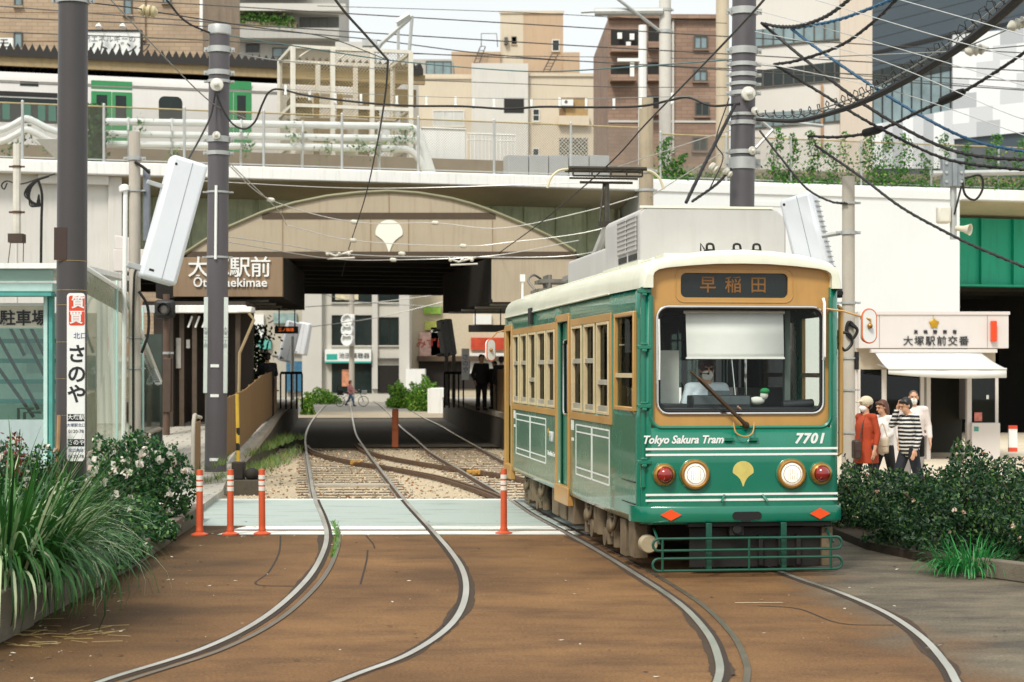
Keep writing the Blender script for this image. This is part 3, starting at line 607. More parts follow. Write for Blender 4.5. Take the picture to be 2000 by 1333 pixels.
# --- left side: window frames, doors, linework
def rect_loop(y0_, y1_, z0, z1, x): return [(x, y0_, z0), (x, y1_, z0), (x, y1_, z1), (x, y0_, z1)]
def frame_box(b, y0_, y1_, z0, z1, w, x0, x1):
    b.bb(x0, x1, y0_ - w, y0_, z0 - w, z1 + w); b.bb(x0, x1, y1_, y1_ + w, z0 - w, z1 + w); b.bb(x0, x1, y0_, y1_, z0 - w, z0); b.bb(x0, x1, y0_, y1_, z1, z1 + w)
PALEG = mat('pale ochre frame', '#cfbd96', .4, var=.1); ALU = mat('aluminium sash', '#c9c4b4', .35, .5, var=.1)
for sgn in (-1, 1):
    for gi, grp in enumerate((w1, w2)):
        ya, yb_ = grp[-1][0] if gi == 0 else grp[-1][0], grp[0][1]
        ya, yb_ = min(q[0] for q in grp), max(q[1] for q in grp)
        b = MB(); frame_box(b, ya - .06, yb_ + .06, wz[0] - .03, wz[1] + .02, .09, sgn * (HB - .01), sgn * (HB + .014)); fr = b.build('window_band', GOLD, tram, bev=.004)
        for wi, (a, c) in enumerate(grp):
            if sgn > 0 and wi > 1: continue
            b = MB(); frame_box(b, a + .02, c - .02, wz[0] + .02, wz[1] - .02, .032, sgn * (HB - .04), sgn * (HB + .022)); wf = b.build('window', PALEG, tram, bev=.004)
            zr = 2.32 if wi % 3 != 2 else 2.06
            b = MB(); b.bb(sgn * (HB - .03), sgn * (HB + .012), a, c, zr - .03, zr + .03); b.bb(sgn * (HB - .03), sgn * (HB + .01), a, c, 1.70, 1.78);  b.build('sash', ALU, wf, bev=.003)
            b = MB(); b.bb(sgn * (HB - .03), sgn * (HB - .025), a, c, wz[0], wz[1]); b.build('pane', SGLASS, wf, smooth=0)
    b = MB(); x = half(cab[0]) ; frame_box(b, cab[0], cab[1], cab[2], cab[3], .05, sgn * (x - .02), sgn * (x + .035)); cw = b.build('cab_window', GOLD, tram, bev=.012)
    b = MB(); b.bb(sgn * (x - .02), sgn * (x + .02), cab[0], cab[1], 2.12, 2.17); b.bb(sgn * (x - .02), sgn * (x + .02), cab[0] + .02, cab[0] + .06, 1.82, 2.12); b.build('sash', PALEG, cw)
    b = MB(); b.bb(sgn * (x - .01), sgn * (x - .005), cab[0], cab[1], cab[2], cab[3]); b.build('pane', TGLASS, cw, smooth=0)
b = MB(); b.lathe([(.0, 0), (.1, 0), (.12, .02), (.12, .03), (.1, .05), (0, .05)], (-.98, .62, 2.36), (-1, .2, 0), 20); b.build('cab_fan', WHITEP, tram)
for di, (a, c, z0, z1) in enumerate((d1, d2)):
    b = MB(); w = .13; b.bb(-HB - .02, -HB + .05, a - .04, a + .05, z0 - .1, z1 + .06); b.bb(-HB - .02, -HB + .05, c, c + .16, z0 - .1, z1 + .06); b.bb(-HB - .02, -HB + .05, a, c + .1, z1, z1 + .1); b.bb(-HB - .03, -HB + .05, a - .04, c + .16, z0 - .22, z0 + .02)
    df = b.build('door_frame', GOLD, tram, bev=.008)
    b = MB(); b.bb(-HB + .06, -HB + .11, a, c, z0, 1.62); b.bb(-HB + .06, -HB + .11, a, a + .12, 1.62, z1); b.bb(-HB + .06, -HB + .11, c - .12, c, 1.62, z1); b.bb(-HB + .06, -HB + .11, a + .12, c - .12, 2.62, z1); dr = b.build('door', TGREEN, tram, bev=.01)
    b = MB(); b.bb(-HB + .08, -HB + .085, a + .12, c - .12, 1.62, 2.62); b.build('door_glass', SGLASS, dr, smooth=0)
    b = MB(); b.tube([(-HB + .055, y, z) for y, z in rrect(a + .13, c - .13, 1.6, 2.62, .08)], .014, 6, closed=True); b.tube([(-HB + .0, a + .08, 1.65), (-HB + .0, a + .08, 2.55)], .02, 8); b.build('door_handle', CHROME, dr)
b = MB()
def panel_lines(y_0, y_1, z0, z1):
    for u0, u1 in ((y_0, (y_0 + y_1) / 2 - .03), ((y_0 + y_1) / 2 + .03, y_1)):
        for z in (z0, z0 + .09, z1 - .09, z1): b.bb(-HB - .003, -HB + .001, u0, u1, z - .009, z + .009)
        for u in (u0, u1): b.bb(-HB - .0035, -HB + .001, u - .014, u + .014, z0, z1)
panel_lines(sy(1190), sy(1125), .86, 1.50); panel_lines(sy(1066), sy(1008), .86, 1.50)
b.build('white_linework', WHITEP, tram, smooth=0)
txt('7701', .2, WHITEP, tram, (-HB - .004, sy(1077), 1.26), (R(90), 0, R(-90)), name='side_number', ext=.002, off=.003)
txt('Tokyo Sakura Tram', .09, WHITEP, tram, (-HB - .004, sy(1077), 1.02), (R(90), 0, R(-90)), name='side_lettering', ext=.002, off=.001)
for yy in (sy(1118), sy(1005)): 
    b = MB(); [b.bb(-HB - .004, -HB + .001, yy - .1 + .12 * k, yy - .03 + .12 * k, 1.42, 1.55) for k in (0, 1)]; b.bb(-HB - .004, -HB + .001, yy - .1, yy + .05, 1.28, 1.32); b.build('door_notice', WHITEP, tram, smooth=0)
b = MB()
for z in (.98, .74): b.bb(-half(.9) - .004, -half(.9) + .01, .35, 1.5, z - .006, z + .006)
b.build('hatch_seam', BLACKM, tram, smooth=0)
b = MB(); b.bb(-HB - .05, -HB, sy(1042), sy(1037), 2.9, 3.15); b.build('side_lamp', BLACKM, tram, bev=.01)
b = MB(); b.prism(ginkgo(.05), (-HB - .002, sy(1071), 1.33), (0, -1, 0), (0, 0, 1), (-.003, 0, 0)); b.build('side_emblem', mat('emblem ochre', '#c59a3a', .4), tram, smooth=0)
# --- mirrors
def mirror(pts, c, ori, nm='mirror'):
    b = MB(); b.tube(pts, .012, 6); mi = b.build(nm, GOLD, tram)
    q = Matrix.Rotation(ori, 3, 'Z'); o = [Vector(c) + q @ Vector((.075 * math.sin(t) * 1, 0, .0)) for t in (0,)]
    loop = [Vector(c) + q @ Vector((x, 0, z)) for x, z in rrect(-.085, .085, -.18, .18, .084, 6)]
    b = MB(); b.tube(loop, .012, 6, closed=True); b.build('mirror_rim', mat('orange rim', '#d86a3a', .5), mi)
    b = MB(); b.add([p + q @ Vector((0, -.01, 0)) for p in loop] + [p + q @ Vector((0, .05, 0)) for p in loop], [tuple(range(len(loop))), tuple(range(2 * len(loop) - 1, len(loop) - 1, -1))] + [(i, (i + 1) % len(loop), len(loop) + (i + 1) % len(loop), len(loop) + i) for i in range(len(loop))]); b.build('mirror_back', WHITEP, mi, smooth=40)
    b = MB(); b.ell(Vector(c) + Vector((.0, -.03, .0)), .03); b.build('mirror_joint', RIM, mi)
mirror([(.92, .0, 2.87), (1.1, -.08, 2.84), (1.38, -.15, 2.75), (1.37, -.15, 2.66)], (1.37, -.13, 2.68), .2)
mirror([(-1.08, LEN - .05, 2.9), (-1.25, LEN + .1, 2.85), (-1.35, LEN + .1, 2.75)], (-1.36, LEN + .1, 2.55), .5)
b = MB(); b.box((1.16, .3, 3.05), (.08, .1, .1)); b.cyl((1.16, .22, 3.05), (1.16, .25, 3.05), .04); b.build('side_camera', BLACKM, tram, bev=.01)
b = MB(); b.tube([(1.12, .2, 2.9), (1.16, .2, 2.88), (1.16, .2, 1.3), (1.12, .2, 1.28)], .03, 8); b.build('rear_grab_rail', GOLD, tram)
b = MB(); b.tube(spline([(1.14, .2, 2.62), (1.25, .18, 2.60), (1.28, .18, 2.5), (1.2, .18, 2.42), (1.14, .2, 2.5)], 4), .018, 6); b.build('cable_coil', BLACKM, tram)
# --- roof equipment
b = MB()
for x, k in ((-.3, 0), (.0, 1), (.22, 2)):
    b = MB(); b.bb(x - .05, x + .05, .22, .3, 3.49, 3.52); b.tube(spline([(x - .03, .25, 3.5), (x - .03, .23, 3.57), (x + .03, .23, 3.57), (x + .05, .25, 3.5)], 3), .014, 6)
    b.build('roof_hook', BLACKM, tram)
b = MB(); b.tube([(-.4, .24, 3.5), (-.4, .24, 3.58), (-.36, .24, 3.52)], .01, 5); b.build('roof_hook', BLACKM, tram)
def acbox(nm, y_0, y_1, x0, x1, z0, z1, r=.1):
    b = MB(); prof = [(x0, z0), (x0, z1 - r)] + [(x0 + r * (1 - math.cos(R(a))), z1 - r + r * math.sin(R(a))) for a in (30, 60, 90)] + [(x1 - r * 2 * (1 - math.sin(R(a))), z1 - 2 * r + 2 * r * math.cos(R(a))) for a in (0, 30, 60, 90)] + [(x1, z0)]
    b.prism(prof, (0, y_0, 0), (1, 0, 0), (0, 0, 1), (0, y_1 - y_0, 0)); return b.build(nm, ACGREY, tram, bev=.02)
ac = acbox('air_conditioner', 1.3, 3.5, -.86, .86, 3.42, 4.07)
b = MB(); b.bb(-.88, .88, 1.27, 3.54, 3.40, 3.46); b.bb(-.86, .7, 1.29, 1.32, 4.06, 4.085); b.build('unit_plinth', CREAM, ac)
for k in range(2):
    u0 = 1.45 + .62 * k
    b = MB(); b.bb(-.869, -.86, u0, u0 + .5, 3.6, 3.98); g = b.build('vent', mat('vent dark', '#3a342c', .8), ac, smooth=0)
    b = MB(); [b.bb(-.885, -.869, u0 - .02, u0 + .52, 3.6 + .054 * j - .008, 3.6 + .054 * j + .01) for j in range(8)]; [b.bb(-.88, -.869, u0 + .0625 * j - .012, u0 + .0625 * j + .012, 3.58, 4.0) for j in range(9)]; b.build('vent_grille', ACGREY, g, smooth=0)
    b = MB(); b.bb(-.866, -.86, u0, u0 + .5, 3.48, 3.55); b.build('vent', BLACKM, ac, smooth=0)
acbox('converter_box', 3.65, 6.8, -.8, .8, 3.42, 3.78, .05)
b = MB()
for k in range(5): b.cyl((-.6, 9.9 + .12 * k, 3.45), (-.6, 9.9 + .12 * k, 3.75), .04); b.bb(-.75, .0, 9.86 + .16 * k, 9.93 + .16 * k, 3.62, 3.68)
b.bb(-.8, .1, 9.7, 10.7, 3.4, 3.52); b.tube(spline([(-.85, 9.8, 3.5), (-.95, 9.9, 3.65), (-.85, 10, 3.75), (-.7, 10.2, 3.7)], 4), .02, 6); b.build('resistor_bank', mat('resistor grey', '#77736c', .6, .4, var=.3), tram)
b = MB(); b.tube([(-.9, LEN - .5, 3.4), (-.9, LEN - .5, 3.72)], .02, 6); b.box((-.9, LEN - .5, 3.75), (.08, .08, .12)); b.build('roof_marker', WHITEP, tram)
b = MB(); b.tube([(-.85, y, 3.43) for y in (.6, 2, 5, LEN - .4)], .02, 6); b.tube([(-1.0, 1.7, 3.36), (-.95, 2.2, 3.4), (-.9, 2.4, 3.42)], .016, 6); b.bb(-.75, -.45, .5, .9, 3.44, 3.49); b.build('roof_conduit', CREAM, tram)
# --- pantograph
pg = MB(); PY = 8.7
pg.bb(-.5, .5, PY - .5, PY + .5, 3.62, 3.68)
for x in (-.4, .4):
    for y in (-.4, .4): pg.lathe([(.05, 0), (.07, .02), (.04, .05), (.07, .08), (.04, .11), (.05, .14)], (x, PY + y, 3.48), (0, 0, 1), 10)
pant = pg.build('pantograph', mat('panto grey', '#8f8f8c', .5, .4, var=.2), tram)
pg = MB(); pg.tube([(-.1, PY + .45, 3.72), (.06, PY - .35, 4.45)], [.07, .05], 8); pg.tube([(.02, PY + .5, 3.72), (.1, PY - .33, 4.45)], .02, 6); pg.build('lower_arm', ACGREY, pant)
DP = mat('panto dark', '#3d3830', .5, .5, var=.3)
pg = MB(); pg.tube([(.06, PY - .35, 4.45), (.17, PY + .25, 5.15)], [.05, .035], 8); pg.tube([(-.05, PY - .3, 4.45), (.12, PY + .25, 5.15)], .018, 6); pg.box((.06, PY - .35, 4.45), (.28, .1, .08)); pg.build('upper_arm', DP, pant)
pg = MB(); HC = .15
for y in (-.18, .18):
    pg.tube([(HC - .62, PY + .25 + y, 5.36), (HC + .62, PY + .25 + y, 5.36)], .03, 8); pg.tube([(HC - .55, PY + .25 + y, 5.24), (HC + .55, PY + .25 + y, 5.24)], .018, 6)
for x in (-.55, -.25, .05, .3, .55): pg.tube([(HC + x, PY + .07, 5.36), (HC + x, PY + .43, 5.36)], .015, 6); pg.tube([(HC + x, PY + .07, 5.24), (HC + x, PY + .07, 5.37)], .014, 6)
pg.tube([(HC - .42, PY + .2, 5.15), (HC + .42, PY + .2, 5.15)], .022, 6); pg.build('collector_head', DP, pant)
for s in (-1, 1):
    pg = MB(); pg.tube(spline([(HC + s * .6, PY + .25, 5.36), (HC + s * .75, PY + .25, 5.33), (HC + s * .87, PY + .25, 5.22), (HC + s * .93, PY + .25, 5.06)], 5), [.022] * 16, 6)
    pg.build('collector_horn', mat('horn cream', '#cfc6a4', .5, var=.1), pant)
# ---------------------------------------------------------------- facade helper: a vertical plane in the world, measured with photo pixels
class Plane:
    def __init__(s, O, ang): s.O = Vector((O[0], O[1])); s.ang = ang; s.u = Vector((math.cos(ang), math.sin(ang))); s.n = Vector((-math.sin(ang), math.cos(ang)))
    def s(s_, px, t=0.0):
        k = (px - 1000) / F; o = s_.O + s_.n * t
        return (k * o.y - o.x) / (s_.u.x - k * s_.u.y)
    def Y(s, px, t=0.0): return (s.O + s.n * t + s.u * s.s(px, t)).y
    def z(s, px, py, t=0.0): return CH + (HY - py) / F * s.Y(px, t)
    def w(s, a, t, z): p = s.O + s.u * a + s.n * t; return Vector((p.x, p.y, z))
BR = Plane((-13.24, 46.3), math.atan2(8.2, 28.81))
WHITEC = mat('white painted concrete', '#eaebe8', .75, var=.04, scale=.5, streak=.55, dirt=lin('#b5b1a6'))
WALLC = mat('pale abutment concrete', '#d3d1cb', .8, var=.06, scale=.5, streak=.4, dirt=lin('#a9a498'))
SOFF = mat('brown soffit concrete', '#c6ba9d', .9, var=.15, scale=.6, streak=.3, dirt=lin('#8f8468'))
OLIVE = mat('drab girder green', '#c0c9a6', .7, var=.25, scale=1.2, streak=.8, dirt=lin('#76835a'))
TEAL = mat('teal girder paint', '#14a482', .5, var=.06, scale=.6, streak=.5, dirt=lin('#0b6a56'))
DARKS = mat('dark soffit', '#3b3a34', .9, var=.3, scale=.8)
BROWNW = mat('brown ballast wall', '#857968', .9, var=.2, scale=.8, streak=.5)
GALV = mat('galvanised steel', '#b3b6b4', .5, .4, var=.1, scale=5)
via = thing('railway_viaduct', 'long white-edged railway viaduct crossing above the tram stop', 'viaduct', (BR.O.x, BR.O.y, 0), BR.ang)
S0, S1 = BR.s(-420), BR.s(2460)
sL, sR, sR2 = BR.s(240), BR.s(1248), BR.s(1866)
b = MB(); b.bb(S0, S1, 0, .35, 7.34, 7.68); b.build('deck_edge', WHITEC, via, bev=.03)
b = MB(); b.prism([(.35, 7.34), (.35, 7.6), (24, 7.6), (24, 6.0), (3.0, 6.0), (3.0, 7.04), (2.7, 7.06)], (S0, 0, 0), (0, 1, 0), (0, 0, 1), (S1 - S0, 0, 0)); b.build('deck_slab', SOFF, via, smooth=0)
b = MB(); b.bb(sL - .5, sR + .2, 2.74, 2.8, 5.55, 7.05); b.bb(sL - .5, sR + .2, 2.6, 2.95, 5.5, 5.56)
for k in range(16): b.bb(sL + 1 + k * .98, sL + 1.03 + k * .98, 2.62, 2.74, 5.56, 7.05)
for k in range(60): 
    for z in (5.7, 6.9): b.ell((sL + .5 + k * .26, 2.735, z), .018, n=6, m=4)
b.build('girder', OLIVE, via, smooth=0)
b = MB()
for k in range(7): b.bb(sL, sR, 5.2 + k * 2.6, 5.6 + k * 2.6, 5.5, 6.02)
b.bb(sL, sR, 23.6, 24, 5.3, 6.02); b.build('cross_girder', DARKS, via, smooth=0)
b = MB(); b.bb(S0, sL, .5, 24, -.2, 7.335); b.bb(sL - .35, sL, .38, .5, 0, 7.33); b.bb(BR.s(75), BR.s(214), .25, .5, 7.1, 7.335); b.bb(BR.s(30), BR.s(34), .47, .5, 0, 7.3); b.build('abutment_wall', WALLC, via, bev=.02)
b = MB(); b.prism([(sR, -.25), (sR2, -.25), (sR2, 24), (sR + 3.6, 24)], (0, 0, -.2), (1, 0, 0), (0, 1, 0), (0, 0, 7.82)); b.bb(sR, sR2 + .03, -.3, -.25, 7.3, 7.56)
for px in (1412, 1545, 1700): b.bb(BR.s(px), BR.s(px) + .02, -.253, -.25, .2, 7.25)
b.bb(BR.s(1422), BR.s(1540), -.27, -.25, 6.96, 7.1); b.build('abutment_wall', mat('bright white wall', '#dfe2e2', .7, var=.025, scale=.3, streak=.12, dirt=lin('#c9c9c4')), via, bev=.02)
b = MB(); b.bb(sR2, S1, 2.2, 2.3, 4.9, 7.0); b.bb(sR2, S1, 2.0, 2.5, 4.85, 4.91)
for k in range(9): b.bb(sR2 + .95 + k * 1.15, sR2 + .99 + k * 1.15, 2.06, 2.2, 4.91, 7.0)
b.build('teal_girder', TEAL, via, smooth=0)
b = MB()
for k in range(6): b.bb(sR2, S1, 6 + k * 3, 6.5 + k * 3, 4.9, 6.02)
b.bb(S1 - 2.2, S1, .5, 24, -.2, 6); b.build('pier', DARKS, via, smooth=0)
b = MB(); b.bb(S0, S1, 3.0, 3.25, 7.6, 8.42); b.bb(S0, S1, 3.25, 24, 7.6, 7.95); b.build('ballast_wall', BROWNW, via, smooth=0)
# grey cabinet row on the deck
b = MB()
for k, (a, c) in enumerate(((992, 1032), (1034, 1071), (1073, 1110), (1112, 1150), (1152, 1190))): b.bb(BR.s(a, 1.6), BR.s(c, 1.6), 1.6, 2.1, 7.66, BR.z(a, 303, 1.6))
tag(b.build('cable_cabinet', mat('pale grey box', '#a9adb0', .6, var=.05), thing('cable_trough', 'row of pale grey cable boxes on the deck edge above the arch', 'cable box', (BR.O.x, BR.O.y, 0), BR.ang), bev=.01))
# chain-link fences along the deck
CHAIN = meshmat('chain link', '#8f8c82', .075, .1)
def deck_fence(label, posts, zt_, t, y_top=None, rail='#b3a37c'):
    f = thing('chain_link_fence', label, 'fence', (BR.O.x, BR.O.y, 0), BR.ang)
    ss = [BR.s(p, t) for p in posts]
    for a in ss: b = MB(); b.cyl((a, t, 7.66), (a, t, zt_ + .03), .038, n=8); b.ell((a, t, zt_ + .03), .042, n=8, m=4); b.build('post', GALV, f)
    b = MB(); b.tube([(ss[0], t, zt_ - .02), (ss[-1], t, zt_ - .02)], .022, 6); b.build('top_rail', mat('fence rail', rail, .6, .3, var=.25), f); b = MB(); b.tube([(ss[0], t, 7.75), (ss[-1], t, 7.75)], .016, 6); b.build('bottom_rail', GALV, f)
    b = MB(); b.bb(ss[0], ss[-1], t - .001, t + .001, 7.7, zt_ - .02); b.build('wire_mesh', CHAIN, f, smooth=0); return f
deck_fence('chain-link fence on the viaduct in front of the white pipes and green-doored train', [-110, 44, 203, 360, 515, 668, 817, 965, 1115, 1262], 9.17, .18)
deck_fence('chain-link fence overgrown with creepers on the right end of the viaduct', [1290, 1418, 1545, 1682, 1818, 1950, 2085, 2220], 9.0, .1)
# ---------------------------------------------------------------- things standing on the deck
PIPEW = mat('white lagged pipe', '#dfe3e2', .5, var=.05, scale=3, streak=.2, dirt=lin('#a8a697'))
for k, (py, xe) in enumerate(((238, 800), (262, 806), (282, 796))):
    b = MB(); t = 1.9; pts = []
    for px in (203, 300, 420, 560, 700, xe - 20): pts.append((BR.s(px, t), t, BR.z(px, py + (px - 203) * .016, t)))
    e = pts[-1]; pts += [(e[0] + .35, t, e[2] - .03), (e[0] + .62, t, e[2] - .25), (e[0] + .95, t, 7.7)]
    b.tube(spline(pts, 6), .1, 10)
    for px in (250, 335, 470, 590, 740): b.bb(BR.s(px, t) - .02, BR.s(px, t) + .02, t - .13, t + .13, 7.65, BR.z(px, py + (px - 203) * .016, t) + .12)
    o = b.build('lagged_pipe', PIPEW, thing('service_pipe', ('topmost of three thick white pipes along the viaduct', 'middle one of three thick white pipes along the viaduct', 'lowest of three thick white pipes along the viaduct')[k], 'pipe', (BR.O.x, BR.O.y, 0), BR.ang, 'white pipes on the viaduct'))
for k, dz in enumerate((0, -.3)):
    b = MB(); t = 1.5; b.tube(spline([(BR.s(px, t), t, BR.z(px, py, t) + dz) for px, py in ((-60, 262), (0, 255), (28, 243), (50, 232), (72, 240), (100, 254), (140, 262), (203, 262))], 6), .09, 10)
    b.build('lagged_pipe', PIPEW, thing('service_pipe', ('white pipe with a humped bend at the left end of the viaduct', 'lower creeper-grown white pipe under the humped one at left end')[k], 'pipe', (BR.O.x, BR.O.y, 0), BR.ang))
# equipment cage
cg = thing('equipment_cage', 'tall steel lattice cage with rusty equipment on the viaduct', 'cage', (BR.O.x, BR.O.y, 0), BR.ang)
CAGE = mat('cage paint', '#d5d2c6', .6, var=.08, streak=.4, dirt=lin('#a5814f')); t0, t1 = 4.6, 7.2
c0, c1 = BR.s(572, t0), BR.s(802, t0); zc = BR.z(690, 97, t0)
for k in range(4):
    a = c0 + (c1 - c0) * k / 3
    for t in (t0, t1): b = MB(); b.bb(a - .07, a + .07, t - .07, t + .07, 7.9, zc); b.build('post', CAGE, cg, bev=.01)
b = MB()
for z in (zc, 10.05, 8.9):
    for t in (t0, t1): b.bb(c0, c1, t - .05, t + .05, z - .05, z + .05)
    for a in (c0, c1): b.bb(a - .05, a + .05, t0, t1, z - .05, z + .05)
for k in range(3): a = c0 + (c1 - c0) * (k + .5) / 3; b.tube([(a - .4, t0, zc - .3), (a, t0, zc)], .025, 4); 
b.build('cage_frame', CAGE, cg)
b = MB(); b.bb(c0, c1, t0 - .002, t0, 8, zc); b.bb(c0, c1, t1, t1 + .002, 8, zc); b.bb(c0, c0 + .002, t0, t1, 8, zc); b.bb(c1, c1 + .002, t0, t1, 8, zc); b.build('wire_mesh', meshmat('cage mesh', '#a8956e', .1, .14), cg, smooth=0)
OCH = mat('ochre steelwork', '#8a744c', .7, .2, var=.25, dirt=lin('#5d4326'))
b = MB()
for a in (.25, .45, .72): q = c0 + (c1 - c0) * a; b.bb(q - .08, q + .08, 5.6, 5.8, 7.9, 10.6)
b.bb(c0 + .4, c1 - .3, 5.6, 5.8, 9.7, 9.85); b.bb(c0 + .9, c0 + 1.8, 5.5, 6.2, 9.0, 9.5); b.build('switchgear', OCH, cg, bev=.02)
b = MB(); b.bb(c0 + 1.3, c0 + 2.0, 5.2, 5.9, 7.9, 9.3); b.bb(c0 + 2.2, c0 + 3.0, 5.4, 6.0, 9.0, 9.25); b.build('equipment_box', mat('pale green box', '#b7c4a8', .6, var=.08), cg, bev=.02)
# crane-like signal arm on the cage
b = MB(); q = [P(797, 130, 56), P(805, 32, 56), P(745, 85, 56)]; b.tube([q[0], q[1]], .06, 6); b.tube([q[1], q[2], P(735, 100, 56)], .07, 6); b.tube([P(778, 45, 56), P(778, 130, 56)], .05, 6)
b.tube([P(800, 30, 56), P(775, 46, 56)], .13, 6); b.box(P(722, 85, 56), (.45, .3, .2)); b.build('gantry_arm', GALV, thing('signal_gantry', 'small bent steel gantry arm rising above the lattice cage', 'gantry'), smooth=30)
# white cabin and white balustrade on the deck
b = MB(); t = 3.6; b.bb(BR.s(826, t), BR.s(909, t), t, t + 1.5, 7.9, BR.z(870, 253, t)); b.bb(BR.s(824, t), BR.s(911, t), t - .04, t + 1.55, BR.z(870, 253, t), BR.z(870, 250, t)); tag(b.build('white_cabin', WHITEC, bev=.02), 'plain white box hut on the viaduct beside the pipe ends', 'hut'); bpy.data.objects['white_cabin'].location = (BR.O.x, BR.O.y, 0); bpy.data.objects['white_cabin'].rotation_euler.z = BR.ang
rl = thing('balustrade', 'white barred railing on the viaduct right of the white hut', 'railing', (BR.O.x, BR.O.y, 0), BR.ang)
a0, a1, z0, z1 = BR.s(912, t), BR.s(1006, t), 7.9, BR.z(960, 263, t)
b = MB(); b.tube([(a0, t, z1), (a1, t, z1)], .03, 6); b.tube([(a0, t, z1 - .18), (a1, t, z1 - .18)], .02, 6); b.build('top_rail', WHITEC, rl)
for k in range(14): b = MB(); q = a0 + (a1 - a0) * k / 13; b.cyl((q, t, z0), (q, t, z1), .016, n=6); b.build('baluster', WHITEC, rl)
# commuter train
SILV = mat('train silver', '#cfccc8', .4, .15, var=.04, scale=.5, streak=.15, dirt=lin('#a8a49c')); TGRN = mat('train door green', '#358a54', .45, var=.05); DKG = mat('dark train glass', '#12201d', .08, var=.3, scale=3)
ct = thing('commuter_train', 'pale silver commuter train with green doors on the viaduct', 'train', (BR.O.x, BR.O.y, 0), BR.ang)
t = 8.6; e0, e1 = BR.s(-380, t), BR.s(700, t); zt_ = BR.z(300, 148, t)
b = MB(); b.prism([(t, 8.5), (t, zt_ - .35), (t + .1, zt_ - .12), (t + .5, zt_), (t + 2.3, zt_), (t + 2.8, zt_ - .3), (t + 2.8, 8.5)], (e0, 0, 0), (0, 1, 0), (0, 0, 1), (e1 - e0, 0, 0)); b.build('train_body', SILV, ct, smooth=30)
b = MB(); b.bb(e0, e1, t - .015, t, zt_ - .42, zt_ - .38); b.bb(e0, e1, t - .01, t, BR.z(300, 170, t) - .01, BR.z(300, 170, t) + .01); b.bb(e0, e1, t + .3, t + 2.5, 8.0, 8.5); b.build('body_trim', mat('train trim', '#8d8a84', .5, .4), ct)
for px0, px1 in ((178, 258), (420, 491), (-90, -20)):
    a, c = BR.s(px0, t), BR.s(px1, t); zz = BR.z(px0, 178, t)
    b = MB(); frame_t = [(a - .05, zz + .06), (c + .05, zz + .06)]; b.bb(a, (a + c) / 2 - .01, t - .02, t, 8.55, zz); b.bb((a + c) / 2 + .01, c, t - .02, t, 8.55, zz); d = b.build('door', TGRN, ct, bev=.01)
    b = MB(); w = (c - a) / 2
    for q in (a + .16, a + w + .12): b.bb(q, q + w - .3, t - .025, t - .02, BR.z(px0, 232, t), BR.z(px0, 185, t))
    b.build('door_window', DKG, d, smooth=0)
    b = MB(); b.bb(a + .0, c, t - .012, t, BR.z(px0, 173, t), BR.z(px0, 157, t)); b.build('door_header', TGRN, d, smooth=0)
for px0, px1, p0, p1 in ((310, 356, 188, 240), (560, 610, 190, 240)):
    q = rrect(BR.s(px0, t), BR.s(px1, t), BR.z(px0, p1, t), BR.z(px0, p0, t), .18); b = MB(); b.prism(q, (0, t, 0), (1, 0, 0), (0, 0, 1), (0, -.012, 0)); wn = b.build('window', DKG, ct, smooth=0)
b = MB(); b.bb(BR.s(-300, t), BR.s(112, t), t - .012, t, BR.z(50, 240, t), BR.z(50, 192, t)); b.build('window_band', DKG, ct, smooth=0)
b = MB(); b.bb(BR.s(-300, t), BR.s(112, t), t - .02, t, BR.z(50, 189, t), BR.z(50, 180, t)); b.build('band_header', BLACKM, ct, smooth=0)
b = MB(); [b.bb(BR.s(px, t), BR.s(px + 14, t), t - .016, t - .012, BR.z(50, 235, t), BR.z(50, 203, t)) for px in (5, 46, 74, 95)]; b.build('window_patch', mat('patch teal', '#2d6f5f', .5), ct, smooth=0)  # flat teal patches on the dark window band
b = MB(); b.bb(BR.s(39, t), BR.s(75, t), t - .015, t, BR.z(50, 168, t), BR.z(50, 160, t)); b.build('side_display', DKG, ct, smooth=0)
# station platform roof with folded-plate edge
pr = thing('platform_roof', 'long platform roof with a black zigzag edge behind the silver train', 'station roof', (BR.O.x, BR.O.y, 0), BR.ang)
t = 12.5; n0 = BR.s(-420, t); n1 = BR.s(832, t); pitch = .232; zz = BR.z(300, 104, t); b = MB()
pts = []
k = 0
while n0 + k * pitch / 2 < n1: pts.append((n0 + k * pitch / 2, zz + (.12 if k % 2 else -.12))); k += 1
b.grid([[(a, t, z) for a, z in pts], [(a, t + 9, z) for a, z in pts]]); b.grid([[(a, t, z) for a, z in pts], [(a, t, zz - .32) for a, z in pts]]); b.build('folded_roof', mat('black roof sheet', '#2a2724', .7, var=.2), pr, smooth=0, recalc=False)
b = MB(); b.bb(n0, n1, t + .12, t + .3, zz - .62, zz - .3); b.bb(n0, n1, t + 1.5, t + 1.8, zz - 1.2, zz - .6)
b.build('roof_beam', mat('beige beam', '#a08c68', .8, var=.15, streak=.4), pr, smooth=0)
for px in (60, 230, 470, 640, 790): b = MB(); q = BR.s(px, t + 4); b.bb(q - .1, q + .1, t + 4, t + 4.2, 8, zz - .2); b.build('roof_post', GALV, pr)
b = MB(); b.bb(n0, n1, t + 3, t + 8, 7.9, 9.05); b.bb(n0, n1, t + 8, t + 8.2, 9, zz - .3); b.build('station_platform', DARKS, pr, smooth=0)

